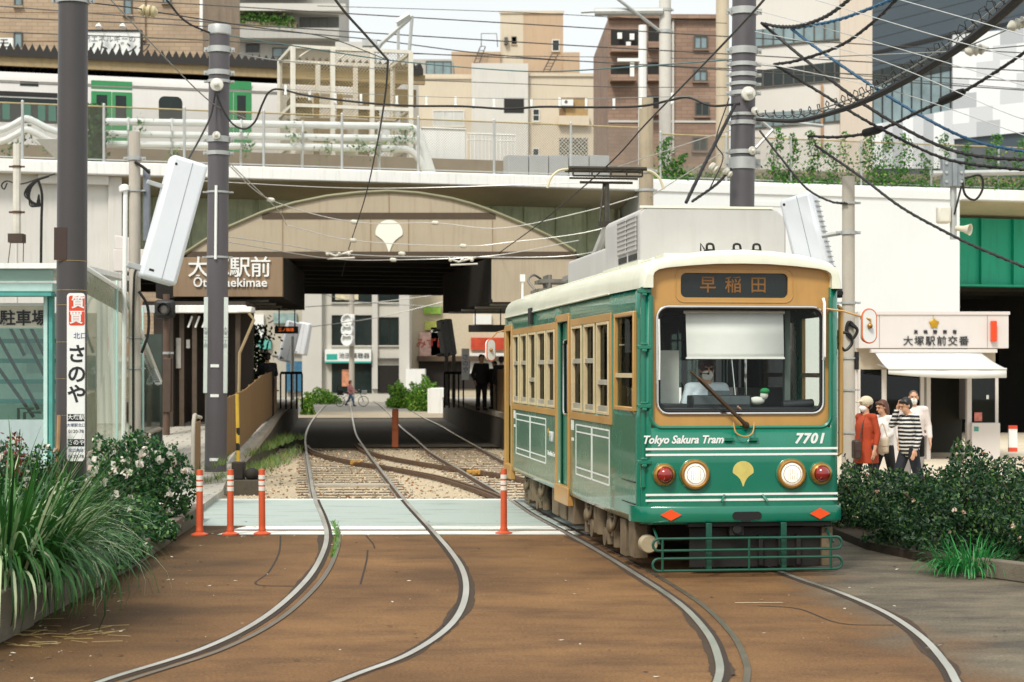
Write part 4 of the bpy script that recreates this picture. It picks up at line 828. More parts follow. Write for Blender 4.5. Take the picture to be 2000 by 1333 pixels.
# ---------------------------------------------------------------- tram stop: arched front, signs, canopies
XF = lambda px, Y=47.5: (px - 1000) / F * Y
ZF = lambda py, Y=47.5: CH + (HY - py) / F * Y
BROWN = mat('brown metal cladding', '#ada08a', .5, .1, var=.06, scale=.6, streak=.55, dirt=lin('#8d7b64'))
BROWND = mat('dark brown band', '#4a3c2c', .6, var=.15)
BLK = mat('black canopy lining', '#1d1916', .85, var=.3)
stn = thing('station_arch', 'arched brown station front with a white ginkgo leaf under the viaduct', 'station front', (0, 47.5, 0))
AR = [(356, 499), (400, 470), (442, 446), (516, 414), (575, 397), (638, 384), (700, 377), (760, 374), (820, 378), (880, 388), (925, 400), (964, 414), (1032, 442), (1080, 465), (1124, 492)]
AR3 = [(XF(x), ZF(y)) for x, y in AR]
def arch_z(x):
    for (x0, z0), (x1, z1) in zip(AR3, AR3[1:]):
        if x0 <= x <= x1: return z0 + (z1 - z0) * (x - x0) / (x1 - x0)
    return AR3[0][1]
zb0, zb1, zb2 = ZF(505), ZF(492), ZF(428); zb3 = ZF(416)
xs = [XF(358 + 766 * k / 60) for k in range(61)]
b = MB(); b.prism([(XF(358), zb1)] + [(x, arch_z(x)) for x in xs] + [(XF(1124), zb1)], (0, 0, 0), (1, 0, 0), (0, 0, 1), (0, .35, 0)); b.build('arch_panel', BROWN, stn, smooth=0)
b = MB(); b.bb(XF(365), XF(1126), -.03, .4, zb0, zb1); b.bb(XF(512), XF(968), -.02, 0, zb2, zb3); b.build('dark_band', BROWND, stn, smooth=0)
b = MB(); b.tube([(x, -.03, arch_z(x)) for x in xs], .05, 6); b.build('arch_rim', mat('verdigris rim', '#7f7c62', .6, .2, var=.3, scale=.4, dirt=lin('#4a3a2a')), stn)
b = MB()
for px, z0, z1 in ((552, zb1, ZF(405)), (962, zb1, ZF(413)), (760, zb2, ZF(376)), (724, zb1, zb2), (798, zb1, zb2)): b.bb(XF(px) - .012, XF(px) + .012, -.012, 0, z0, z1)
b.build('panel_joint', mat('pale joint', '#8d775a', .6), stn, smooth=0)
b = MB(); b.prism(ginkgo(.36), (XF(760), -.0, ZF(455)), (1, 0, 0), (0, 0, 1), (0, -.03, 0)); b.build('ginkgo_emblem', mat('pale emblem', '#e6e8dc', .5, var=.04), stn, smooth=0)
b = MB(); b.bb(XF(552), XF(962), .4, .46, 5.24, 5.5); b.build('rear_lintel', BLK, stn)
sg = thing('station_sign', 'brown canopy sign panel lettered in white over the left platform', 'station sign', (0, 47.3, 0))
X0, X1 = XF(338, 47.3), XF(552, 47.3); Z0, Z1 = ZF(580, 47.3), ZF(503, 47.3)
b = MB(); b.bb(X0, X1, 0, .2, Z0, Z1); b.build('sign_panel', mat('sign brown', '#8d775e', .5, .1, var=.06, scale=.8, streak=.5, dirt=lin('#6b4d2e')), sg, bev=.01)
for k, ch in enumerate('大塚駅前'): txt(ch, .57, WHITEC, sg, (XF(388 + 40.5 * k, 47.3), -.03, ZF(525, 47.3)), ext=.03, off=.004)
txt('Ōtsukaekimae', .335, WHITEC, sg, (XF(450, 47.3), -.03, ZF(553, 47.3)), name='romaji_lettering', ext=.03, off=.004, space=1.02)
cl = thing('platform_canopy', 'dark canopy over the left platform behind the lettered sign', 'canopy', (0, 47.5, 0))
b = MB(); b.prism([(X0 - .5, .03), (X1, .03), (XF(595, 57), 9.5), (XF(595, 57) - 3, 9.5)], (0, 0, 4.12), (1, 0, 0), (0, 1, 0), (0, 0, 1.15)); b.build('canopy_box', BLK, cl, smooth=0)
b = MB()
for k in range(4): b.bb(-8 - .1 * k, -6.6 - .1 * k, 1 + 2.2 * k, 1.12 + 2.2 * k, 4.05, 4.11); 
b.build('strip_light', mat('dull lamp', '#8c8c84', .4), cl)
cr_ = thing('platform_canopy', 'dark brown-ended canopy over the right platform behind the tram', 'canopy', (0, 47.5, 0))
b = MB(); b.prism([(XF(962), .2), (XF(1180), .2), (XF(1180) + .5, 9.5), (XF(865, 57), 9.5)], (0, 0, 4.02), (1, 0, 0), (0, 1, 0), (0, 0, 1.22)); b.build('canopy_box', BLK, cr_, smooth=0)
b = MB(); b.bb(XF(962), XF(1180), 0, .2, ZF(590), zb0 - .01); b.bb(XF(960), XF(962), 0, .3, ZF(585), zb0 - .01); b.build('brown_end', BROWN, cr_, smooth=0)
b = MB()
for k in range(4): b.bb(-.6 - .45 * k, 1.2 - .3 * k, 1 + 2.2 * k, 1.12 + 2.2 * k, 3.95, 4.01)
b.build('strip_light', mat('dull lamp tube', '#8c8c84', .4), cr_)
# ---------------------------------------------------------------- platforms, ramps, fences
def platform(label, edge, outer_x, wall):
    t = thing('tram_platform', label, 'platform')
    top = [(x, y, z) for y, x, z in edge]; out = [(outer_x, y, z) for y, x, z in edge]
    b = MB(); b.grid([top, out]); b.build('platform_top', PAVE, t, smooth=0)
    b = MB(); b.grid([[(x, y, -.2) for x, y, z in top], top]); x, y, z = top[0]; b.add([(x, y, -.2), (outer_x, y, -.2), (outer_x, y, z), (x, y, z)], [(0, 1, 2, 3)]); x, y, z = top[-1]; b.add([(x, y, -.2), (outer_x, y, -.2), (outer_x, y, z), (x, y, z)], [(0, 1, 2, 3)]); b.build('platform_wall', wall, t, smooth=0)
    s = -1 if outer_x < 0 else 1
    b = MB(); b.grid([[(x - s * .02, y, z + .02) for x, y, z in top], [(x + s * .14, y, z + .02) for x, y, z in top]]); b.grid([[(x - s * .02, y, z - .12) for x, y, z in top], [(x - s * .02, y, z + .02) for x, y, z in top]]); b.build('coping', CONC, t, smooth=0)
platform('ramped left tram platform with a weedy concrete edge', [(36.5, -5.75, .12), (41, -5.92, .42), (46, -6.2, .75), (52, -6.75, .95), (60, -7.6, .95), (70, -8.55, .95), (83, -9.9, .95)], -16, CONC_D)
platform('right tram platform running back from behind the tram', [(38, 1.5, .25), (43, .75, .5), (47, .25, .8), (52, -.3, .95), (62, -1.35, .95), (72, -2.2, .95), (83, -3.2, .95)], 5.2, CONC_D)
FENCE = mat('brown sheet fence', '#8a6c45', .6, .1, var=.08, scale=1.2, streak=.5, dirt=lin('#5b452b'))
def sheet_fence(label, pts, n):
    t = thing('sheet_fence', label, 'fence'); q = [Vector(p) for p in pts]
    dense = []
    for i in range(len(q) - 1):
        for k in range(6): dense.append(q[i].lerp(q[i + 1], k / 6))
    dense.append(q[-1]); b = MB()
    b.grid([[(p.x, p.y, p.z) for p in dense], [(p.x, p.y, p.z + h) for p, h in zip(dense, [n[0] + (n[1] - n[0]) * i / (len(dense) - 1) for i in range(len(dense))])]]); b.build('fence_sheet', FENCE, t, smooth=0, solid=.03)
    for i in range(0, len(dense), 2):
        h = n[0] + (n[1] - n[0]) * i / (len(dense) - 1); b = MB(); b.box(dense[i] + Vector((0, 0, h / 2)), (.05, .05, h + .04)); b.build('fence_post', FENCE, t)
sheet_fence('brown sheet fence beside the ramp of the left platform', [(-6.1, 37.8, .32), (-6.3, 42, .48), (-6.45, 46, .82), (-6.85, 52, 1.02)], (1.27, 1.22))
sheet_fence('brown sheet fence on the right platform, half hidden by the tram', [(1.9, 37.5, .3), (1.2, 42, .5), (.55, 47, .85), (-.1, 52, 1.0), (-.55, 56, 1.0)], (1.3, 1.22))
# dark shelter under the left canopy
sh = thing('waiting_shelter', 'dark waiting shelter with a white front beam beside the left platform', 'shelter', (0, 46, 0))
x = lambda px, Y=46: (px - 1000) / F * Y
z = lambda py, Y=46: CH + (HY - py) / F * Y
DKB = mat('shelter brown', '#3d342b', .7, var=.2, streak=.3)
b = MB(); b.bb(x(330), x(470), 2.2, 2.4, 0, 3.9); b.bb(x(300), x(338), 0, 2.4, 0, 3.8); b.build('shelter_wall', DKB, sh, smooth=0)
b = MB(); b.bb(x(278), x(482), -.15, .05, z(612), z(597)); b.bb(x(470), x(498), -.6, .05, z(612), z(601)); b.build('front_beam', WHITEC, sh, bev=.02)
b = MB(); b.bb(x(280), x(480), -.1, 2.4, z(597) - .05, z(597) + .1); b.build('shelter_roof', DKB, sh)
for px in (352, 377, 402, 432, 462): b = MB(); b.bb(x(px) - .06, x(px) + .06, .2, .3, .3, 3.7); b.build('shelter_post', mat('post brown', '#4d4033', .6, var=.2), sh)
b = MB(); b.tube([P(486, 612, 45.3), P(496, 625, 45.3), P(468, 690, 45.3), P(466, 800, 45.3)], .04, 6); b.build('downpipe', mat('beige pipe', '#9c8a68', .6), sh); bpy.data.objects['downpipe'].location = (0, -46, 0)
for k in range(3): b = MB(); b.tube([(x(366 + 14 * k), .1, z(640)), (x(374 + 14 * k), .1, z(618))], .03, 5); b.build('louvre_stay', WHITEC, sh)
for px, py, w, h in ((320, 640, 18, 34), (365, 672, 7, 17), (346, 690, 10, 60)): b = MB(); b.bb(x(px) - w * .0065, x(px) + w * .0065, -.03 + .2, .2, z(py) - h * .0065, z(py) + h * .0065); b.build('notice', mat('notice grey', '#9a978f', .6, var=.2, scale=9), sh, smooth=0)
b = MB(); b.bb(x(350), x(440), -1.8, 2.2, .1, .62); b.build('tiled_step', mat('red floor tile', '#7a4e38', .7, var=.15), sh)
# ---------------------------------------------------------------- buildings behind and beyond the viaduct
GLZ = mat('dim window glass', '#26302f', .08, var=.35, scale=.7)
GLB = mat('pale window glass', '#7e9296', .1, var=.3, scale=.6)
GLW = mat('curtained window', '#c4c6c0', .3, var=.12, scale=1.5)
FRM = mat('window frame', '#5a5852', .5, .3, var=.1); FRW = mat('white frame', '#dcdcd8', .5, var=.05)
class Bld:
    """box building whose front plane is measured with photo pixels"""
    def __init__(s, label, px0, px1, Y, ytop, m, depth=10, slope=0.0, name='apartment_building', cat='building', z0=-.1, group=None):
        s.p = Plane(((px0 - 1000) / F * Y, Y), math.atan(slope)); s.root = thing(name, label, cat, (s.p.O.x, s.p.O.y, 0), s.p.ang, group); s.m = m
        s.w = s.p.s(px1); s.top = s.p.z((px0 + px1) / 2, ytop)
        b = MB(); b.bb(0, s.w, 0, depth, z0, s.top); s.depth = depth; b.build('wall', m, s.root, smooth=0)
    def S(s, px, t=0): return s.p.s(px, t)
    def Z(s, px, py, t=0): return s.p.z(px, py, t)
    def rect(s, nm, px0, px1, py0, py1, m, t0=-.06, t1=0.0, bev=0, parent=None):
        b = MB(); b.bb(s.S(px0), s.S(px1), t0, t1 + .002, s.Z((px0 + px1) / 2, py1), s.Z((px0 + px1) / 2, py0)); return b.build(nm, m, parent or s.root, smooth=0, bev=bev)
    def win(s, px0, px1, py0, py1, g=None, fr=None, nx=2, nz=1, sill=True, w=.07):
        a, c, z0, z1 = s.S(px0), s.S(px1), s.Z((px0 + px1) / 2, py1), s.Z((px0 + px1) / 2, py0); w = min(w, (c - a) * .12)
        b = MB(); b.bb(a, a + w, -.09, .002, z0, z1); b.bb(c - w, c, -.09, .002, z0, z1); b.bb(a + w, c - w, -.09, .002, z0, z0 + w); b.bb(a + w, c - w, -.09, .002, z1 - w, z1)
        for k in range(1, nx): q = a + (c - a) * k / nx; b.bb(q - w * .4, q + w * .4, -.07, .002, z0 + w, z1 - w)
        for k in range(1, nz): q = z0 + (z1 - z0) * k / nz; b.bb(a + w, c - w, -.065, .002, q - w * .4, q + w * .4)
        f = b.build('window', fr or FRM, s.root, smooth=0)
        b = MB(); b.bb(a + w * .5, c - w * .5, -.03, -.02, z0 + w * .5, z1 - w * .5); b.build('pane', g or GLZ, f, smooth=0)
        if sill: b = MB(); b.bb(a - .05, c + .05, -.16, .002, z0 - .08, z0 - .003); b.build('sill', s.m, f, smooth=0)
        return f
def leaves(b, n, fn, size, flat=.5, w=.55):
    for i in range(n):
        c = Vector(fn()); d = Vector((random.gauss(0, 1), random.gauss(0, 1), random.gauss(0, .8))); d.normalize(); u = d.orthogonal().normalized(); u = Matrix.Rotation(random.uniform(0, 6.3), 3, d) @ u; v = d.cross(u)
        s = size * random.uniform(.6, 1.3)
        b.add([c - u * s, c - v * s * w + d * s * .12, c + u * s, c + v * s * w + d * s * .12], [(0, 1, 2), (0, 2, 3)])
GREEN_FAR = leafmat('far leaves', '#2d5a22', '#5d8a35', '#8aa64a')
TILE = brickmat('brown tile wall', '#b39d84', '#98846b', .5, .18, var=.08)
A = Bld('brown tiled building behind the train platform at the far left', -260, 396, 82, -260, TILE, 14, .03)
for r in ((27, 44, 63, 95), (28, 44, -20, 12), (242, 258, -6, 30), (318, 334, -30, 6)): A.win(*r, g=GLB, nx=1)
for py in (-40, 24, 80): A.rect('wall_joint', -250, 395, py, py + 1.2, mat('joint shade', '#86694c', .8), -.012)
A.rect('downpipe', 276, 284, -40, 80, TILE, -.14)
A.rect('white_corner', 390, 396, -200, 60, WHITEC, -.05)
bl = Bld('white framed billboard with Japanese lettering on the brown tiled building', 163, 274, 81, 62, WHITEP, .25, .03, 'billboard', 'billboard', z0=13.0)
b = MB(); zt_ = bl.top; b.bb(-.03, bl.w + .06, -.05, .27, zt_, zt_ + .08); b.bb(bl.w, bl.w + .08, -.05, .27, 13, zt_); b.build('billboard_frame', BLACKM, bl.root, smooth=0)
INK = mat('grey ink', '#8b8f92', .6); INKD = mat('dark ink', '#2d2f33', .6)
txt('然エネルギーの', .34, INK, bl.root, (bl.S(214), -.02, bl.Z(214, 77)), ext=.005); txt('ソトバンク', .62, INKD, bl.root, (bl.S(226), -.02, bl.Z(214, 96)), ext=.005, shear=.2)
for k, px in enumerate((193, 240)): b = MB(); o = P(px, 46, 80.5); b.tube([o + Vector((0, .9, -.1)), o], .03, 6); b.lathe([(.02, 0), (.12, .1), (.16, .2)], o, (0, -.3, -1), 10); tag(b.build('spotlight', WHITEP), ('spotlight above the billboard, nearer the grey pole', 'spotlight above the right half of the billboard')[k], 'spotlight')
b2 = Bld('small white sign at the left edge above the zigzag platform roof', -60, 25, 80.5, 74, WHITEP, .2, .03, 'wall_sign', 'sign', z0=12.5); txt('モ', .5, INKD, b2.root, (b2.S(8), -.02, b2.Z(8, 86)), ext=.004)
# grey apartment block with planted balconies
GREYW = mat('grey render', '#b2b0aa', .85, var=.06, scale=.4, streak=.3); LGREY = mat('light grey slab', '#c6c4bd', .8, var=.05, scale=.5)
B = Bld('grey apartment block with planted balconies behind the lattice cage', 396, 662, 150, -200, GREYW, 12, .02)
B.rect('tall_bay', 392, 430, 12, 120, LGREY, -1.2)
for y0_, y1_ in ((16, 30), (-70, -55)): B.rect('balcony_slab', 440, 678, y0_, y1_, LGREY, -1.9)
B.rect('balcony_front', 455, 665, 62, 82, GREYW, -1.7); B.rect('balcony_front', 455, 600, -22, 0, LGREY, -1.7)
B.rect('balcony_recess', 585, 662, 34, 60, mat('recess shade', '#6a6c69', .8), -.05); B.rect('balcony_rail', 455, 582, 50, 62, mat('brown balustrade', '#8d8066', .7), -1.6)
for r in ((605, 640, 36, 58), (480, 507, 86, 104), (532, 572, 94, 113), (500, 560, 32, 50)): B.win(*r, g=GLZ if r[0] != 532 else GLB, nx=2)
for k, (px0, px1, py) in enumerate(((455, 505, 40), (505, 545, 46), (545, 580, 50))):
    b = MB(); leaves(b, 260, lambda: (B.S(random.uniform(px0, px1)), random.uniform(-1.8, -1.4), B.Z(500, py + random.gauss(0, 6))), .13); b.build('foliage', GREEN_FAR, thing('balcony_plant', ('bushy plant at the left of the grey block balcony', 'yellowish plant in the middle of the grey block balcony', 'trailing plant at the right of the grey block balcony')[k], 'plant', (B.p.O.x, B.p.O.y, 0), B.p.ang), smooth=0, recalc=False)
B2 = Bld('low pale grey rooftop annex right of the grey apartment block', 655, 722, 148, 82, LGREY, 8)
# beige buildings in the middle
BEI = mat('beige render', '#cfc3ae', .85, var=.05, scale=.4, streak=.25, dirt=lin('#a48c6b')); BEI2 = mat('tan render', '#bfa68b', .85, var=.06, scale=.4, streak=.35, dirt=lin('#8f6d48'))
T = Bld('tan stair tower with a rust-streaked stepped base behind the beige building', 977, 1100, 165, 25, BEI2, 9)
T.rect('light_face', 977, 1022, 27, 160, BEI, -.03); T.rect('step_block', 882, 977, 103, 170, BEI2, -.4); T.rect('step_block', 1100, 1132, 104, 170, BEI2, -.4)
T.rect('roof_cap', 975, 1102, 22, 27, BEI, -.15); T.win(999, 1009, 72, 87, nx=1); T.win(1078, 1093, 78, 101, nx=1, fr=FRW)
b = MB(); [b.tube([P(924 + 10 * k, 128, 164), P(938 + 10 * k, 92, 164)], .05, 5) for k in (0, 1)]; [b.tube([P(926 + 3 * k, 123 - 8 * k, 164), P(936 + 3 * k, 123 - 8 * k, 164)], .03, 4) for k in range(5)]; b.tube([P(940, 92, 164), P(940, 66, 164), P(970, 66, 164), P(972, 92, 164)], .04, 4)
tag(b.build('roof_ladder', FRM), 'thin rooftop ladder left of the tan stair tower', 'ladder')
b = MB(); [b.tube([P(1060 + 12 * k, 142, 164), P(1078 + 12 * k, 106, 164)], .05, 5) for k in (0, 1)]; [b.tube([P(1063 + 3 * k, 136 - 6 * k, 164), P(1075 + 3 * k, 136 - 6 * k, 164)], .03, 4) for k in range(5)]
tag(b.build('roof_ladder', FRM), 'slanting rooftop ladder right of the tan stair tower', 'ladder')
T.rect('satellite_dish', 985, 992, 75, 88, FRM, -.5)
C0 = Bld('blue-glazed stub of a building between the cage and the beige building', 806, 884, 158, 116, GREYW, 6); C0.win(832, 882, 120, 152, g=GLB, nx=3, sill=False)
C = Bld('beige low-rise building in the middle behind the viaduct fence', 818, 1240, 145, 146, BEI, 12, .03)
C.rect('grey_bay', 921, 1031, 126, 330, mat('pale grey render', '#cfcdc6', .85, var=.04, scale=.5, streak=.2), -.5)
C.rect('roof_edge', 1031, 1240, 144, 150, BEI, -.15); C.rect('left_parapet', 818, 921, 150, 155, BEI, -.12)
C.rect('dark_recess', 984, 1023, 194, 223, BLACKM, -.52); C.win(1040, 1054, 213, 238, fr=FRW, nx=1, nz=2); C.win(845, 907, 216, 248, g=GLW, fr=FRW, nx=3); C.win(1040, 1053, 290, 305, fr=FRW, nx=1)
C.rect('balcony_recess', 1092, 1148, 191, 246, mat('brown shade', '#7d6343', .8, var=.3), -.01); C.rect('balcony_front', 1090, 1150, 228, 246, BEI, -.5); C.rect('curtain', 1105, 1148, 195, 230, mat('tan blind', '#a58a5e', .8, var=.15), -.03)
u = C.rect('air_conditioner', 1096, 1119, 195, 208, WHITEP, -.45); b = MB(); b.lathe([(.0, 0), (.13, 0), (.13, .02), (0, .02)], (C.S(1105), -.46, C.Z(1105, 201)), (0, -1, 0), 14); b.build('fan_grille', FRM, u)
C.rect('lattice_recess', 1092, 1148, 270, 312, GLZ, -.01); C.rect('lattice', 1092, 1148, 270, 312, meshmat('lattice', '#d6cfbe', .3, .2), -.05, -.045)
C.win(1194, 1211, 214, 246, g=GLW, fr=FRW, nx=1); C.win(1224, 1238, 218, 248, g=GLW, fr=FRW, nx=1)
# brick apartment building
BRK = brickmat('orange brick', '#977d6b', '#81695b', .6, .2, var=.13)
D = Bld('orange brick apartment block with dark balconies between the grey poles', 1188, 1402, 95, 36, BRK, 12, .02)
D.rect('roof_edge', 1186, 1404, 30, 38, BRK, -.3)
for r in ((1193, 1250, 58, 96), (1193, 1238, 128, 152), (1265, 1287, 122, 152), (1262, 1287, 188, 218), (1266, 1287, 52, 88)):
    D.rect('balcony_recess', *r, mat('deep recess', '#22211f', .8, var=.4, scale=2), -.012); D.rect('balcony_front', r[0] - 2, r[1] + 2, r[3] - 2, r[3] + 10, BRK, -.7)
for px, py in ((1205, 66), (1229, 68), (1222, 84)): D.rect('laundry', px, px + 9, py, py + 12, WHITEP, -.3, -.25)
for k, r in enumerate(((1355, 1382, 70, 97), (1354, 1381, 137, 160), (1357, 1385, 200, 228), (1352, 1381, 268, 296))): D.win(*r, g=GLB if k < 2 else GLZ, nx=2)
D.rect('floor_band', 1188, 1402, 236, 240, LGREY, -.06); D.rect('downpipe', 1312, 1316, 40, 300, LGREY, -.15)
# white commercial building with ribbon windows
CW = mat('cream white cladding', '#d9d6cf', .7, var=.03, scale=.3, streak=.12, dirt=lin('#b5aa9a'))
E = Bld('white office building with slanting ribbon windows right of the dark pole', 1462, 1702, 102, -200, CW, 14, -.12)
E.rect('corner_column', 1640, 1702, -200, 360, mat('warm column', '#d2c5b5', .7, var=.05, scale=.3, streak=.2), -.6)
def slant(bd, nm, q, m, t0=-.05, parent=None):
    b = MB(); b.prism([(bd.S(px), bd.Z(px, py)) for px, py in q], (0, 0, 0), (1, 0, 0), (0, 0, 1), (0, t0, 0)); return b.build(nm, m, parent or bd.root, smooth=0)
for (yl0, yr0, yl1, yr1, g) in ((60, 42, 92, 76, GLB), (140, 120, 172, 156, GLZ), (222, 212, 250, 236, GLB), (-40, -60, -5, -24, GLB)):
    f = slant(E, 'ribbon_window', [(1466, yl1), (1640, yr1), (1640, yr0), (1466, yl0)], g, -.04)
    b = MB()
    for k in range(9): px = 1470 + 20 * k; a = E.S(px); b.bb(a - .04, a + .04, -.1, -.04, E.Z(px, yl1 + (yr1 - yl1) * k / 8.7), E.Z(px, yl0 + (yr0 - yl0) * k / 8.7))
    b.build('mullion', FRM, f, smooth=0)
    slant(E, 'band_edge', [(1466, yl1 + 3), (1640, yr1 + 3), (1640, yr1), (1466, yl1)], FRM, -.09)
E.rect('drainpipe', 1603, 1607, 165, 300, mat('rust pipe', '#b08a68', .7), -.2)
# dark slate building with chequered facade
SLATE = mat('slate cladding', '#46525a', .45, .1, var=.05, scale=.4); SLD = mat('slate joint', '#2b3338', .5)
H = Bld('dark slate building with a chequered facade at the upper right', 1700, 2130, 130, -220, SLATE, 14, .06)
for k in range(9): slant(H, 'cladding_joint', [(1704, 130 - 26 * k), (2130, 20 - 26 * k), (2130, 18.6 - 26 * k), (1704, 128.6 - 26 * k)], SLD, -.012)
slant(H, 'soffit_line', [(1702, 108), (1860, 72), (2120, 18), (2120, 12), (1860, 66), (1702, 102)], BLACKM, -.08)
gz = slant(H, 'glazing', [(1702, 245), (1860, 215), (1860, 100), (1702, 140)], GLB, -.03)
b = MB()
for k in range(9): px = 1704 + 19 * k; a = H.S(px); b.bb(a - .04, a + .04, -.1, -.03, H.Z(px, 245 - 3.6 * k), H.Z(px, 140 - 4.8 * k))
b.build('mullion', BLACKM, gz, smooth=0)
slant(H, 'glazing_head', [(1702, 170), (1860, 138), (1860, 100), (1702, 140)], GLZ, -.05)
b = MB()
for i in range(6):
    for j in range(7):
        if (i + j) % 3 == 0: b.cur = 1
        elif (i * 2 + j) % 4 == 0: b.cur = 2
        else: b.cur = 0
        px0, px1 = 1859 + 46 * i - (14 if j % 2 else 0) * (i > 0), 1859 + 46 * (i + 1) - (14 if j % 2 else 0); y = lambda px, k: 70 - (px - 1860) * .1 + k * 29 + (0 if k else 0)
        b.prism([(H.S(px0), H.Z(px0, y(px0, j + 1))), (H.S(px1), H.Z(px1, y(px1, j + 1))), (H.S(px1), H.Z(px1, y(px1, j))), (H.S(px0), H.Z(px0, y(px0, j)))], (0, 0, 0), (1, 0, 0), (0, 0, 1), (0, -.25, 0))
CHK = [mat('white panel', '#e6e8ea', .5, var=.02), mat('light grey panel', '#cdd0d3', .5, var=.02), mat('mid grey panel', '#b3b7bb', .5, var=.02)]
b.build('chequered_cladding', CHK, H.root, smooth=0)
b = MB()
for i in range(8):
    b.cur = i % 3; px0, px1 = 1702 + 20 * i, 1722 + 20 * i; y = lambda px: 245 - (px - 1702) * .19
    b.prism([(H.S(px0), H.Z(px0, 330)), (H.S(px1), H.Z(px1, 330)), (H.S(px1), H.Z(px1, y(px1))), (H.S(px0), H.Z(px0, y(px0)))], (0, 0, 0), (1, 0, 0), (0, 0, 1), (0, -.2, 0))
b.build('lower_cladding', CHK, H.root, smooth=0)
# ---------------------------------------------------------------- the street seen under the viaduct
PALE = mat('pale office render', '#c9c6bc', .85, var=.04, scale=.5, streak=.2)
K = Bld('pale office block with a white and turquoise shop sign seen under the viaduct', 622, 800, 128, 430, PALE, 10, name='office_building')
K.rect('pilaster', 592, 630, 430, 792, LGREY, -.6); K.rect('pilaster', 727, 738, 430, 760, LGREY, -.25); K.rect('pilaster', 780, 800, 430, 792, LGREY, -.35)
for r in ((648, 726, 556, 591), (740, 780, 556, 591), (648, 726, 616, 675), (740, 779, 620, 675)): K.win(*r, nx=2, fr=BLACKM)
K.rect('window_sign', 655, 700, 566, 586, mat('cream sign', '#cfc6a8', .5, var=.3, scale=4), -.12)
s_ = K.rect('shop_sign', 636, 726, 683, 709, WHITEP, -.5); K.rect('sign_stripe', 636, 726, 706, 709, mat('turquoise', '#3fb3a3', .4), -.52, parent=s_); K.rect('sign_logo', 639, 660, 692, 703, mat('turquoise logo', '#2fa596', .4), -.52, parent=s_)
txt('池田補聴器', .42, INKD, s_, (K.S(693), -.53, K.Z(693, 696)), ext=.004, space=1.1)
K.rect('shop_front', 648, 726, 711, 768, GLZ, -.05); K.rect('shop_poster', 668, 684, 722, 755, mat('orange poster', '#c98a6a', .6, var=.4, scale=6), -.08); K.rect('shop_door', 738, 780, 714, 768, BLK, -.05); K.rect('door_step', 738, 800, 700, 703, FRM, -.3)
K.rect('white_hoarding', 795, 832, 721, 765, WHITEC, -1.5)
L = Bld('cream shop block hung with green and red signs seen under the viaduct', 800, 1060, 132, 430, mat('cream render', '#cbbfa8', .85, var=.08), 10, name='shop_building')
for (r, m, nm) in (((828, 862, 598, 614), mat('lime sign', '#8fb84a', .5, var=.3, scale=3), 'lime_sign'), ((830, 868, 628, 645), mat('yellow sign', '#b9bf62', .5, var=.3, scale=3), 'yellow_sign'), ((820, 866, 650, 700), mat('pink sign', '#d8b3a8', .6, var=.25, scale=3), 'pink_sign'), ((842, 872, 640, 695), WHITEP, 'white_sign'), ((920, 985, 660, 684), mat('red sign', '#c1472a', .5, var=.3, scale=2), 'red_sign'), ((918, 990, 690, 730), WHITEP, 'white_panel'), ((925, 960, 615, 634), WHITEP, 'white_panel')): L.rect(nm, *r, m, -.3)
L.rect('dark_shopfront', 818, 1010, 704, 760, mat('dark shop', '#2b2521', .7, var=.4, scale=1), -.1); L.rect('awning', 815, 1010, 696, 706, mat('brown awning', '#5a4a3c', .8), -.8)
txt('みずほ', .8, mat('sign red ink', '#b0392c', .6), L.root, (L.S(843), -.34, L.Z(843, 672)), ext=.004, space=.9)
Mb = Bld('pale street block with a white upright sign left of the far crossing', 440, 592, 134, 500, mat('street block render', '#b8b2a4', .85, var=.1), 10, name='shop_building')
for (r, m, nm) in (((496, 516, 615, 660), WHITEP, 'upright_sign'), ((535, 580, 612, 632), mat('grey glass sign', '#8fa8a6', .4, var=.3, scale=2), 'grey_sign'), ((505, 530, 664, 682), mat('teal sign', '#5fb0a6', .5), 'teal_sign'), ((568, 592, 664, 690), mat('pale teal sign', '#9ecdc6', .5), 'pale_sign'), ((560, 592, 706, 765), mat('blue vending front', '#3a6f8f', .5, var=.3), 'blue_front')): Mb.rect(nm, *r, m, -.3)
Mb.win(540, 575, 560, 600); txt('シ', .8, INKD, Mb.root, (Mb.S(530), -.02, Mb.Z(530, 625)), ext=.004)
V = Bld('white gridded building seen through the right-hand underpass', 1850, 2060, 110, 480, WHITEC, 8, name='office_building')
for px in (1868, 1886, 1912, 1930): V.rect('mullion', px, px + 2, 480, 640, BLACKM, -.08)
for py in (568, 590, 606): V.rect('transom', 1850, 1960, py, py + 2, BLACKM, -.09)
V.rect('red_stripe', 1868, 1900, 571, 575, mat('red band', '#b8453a', .5), -.1)
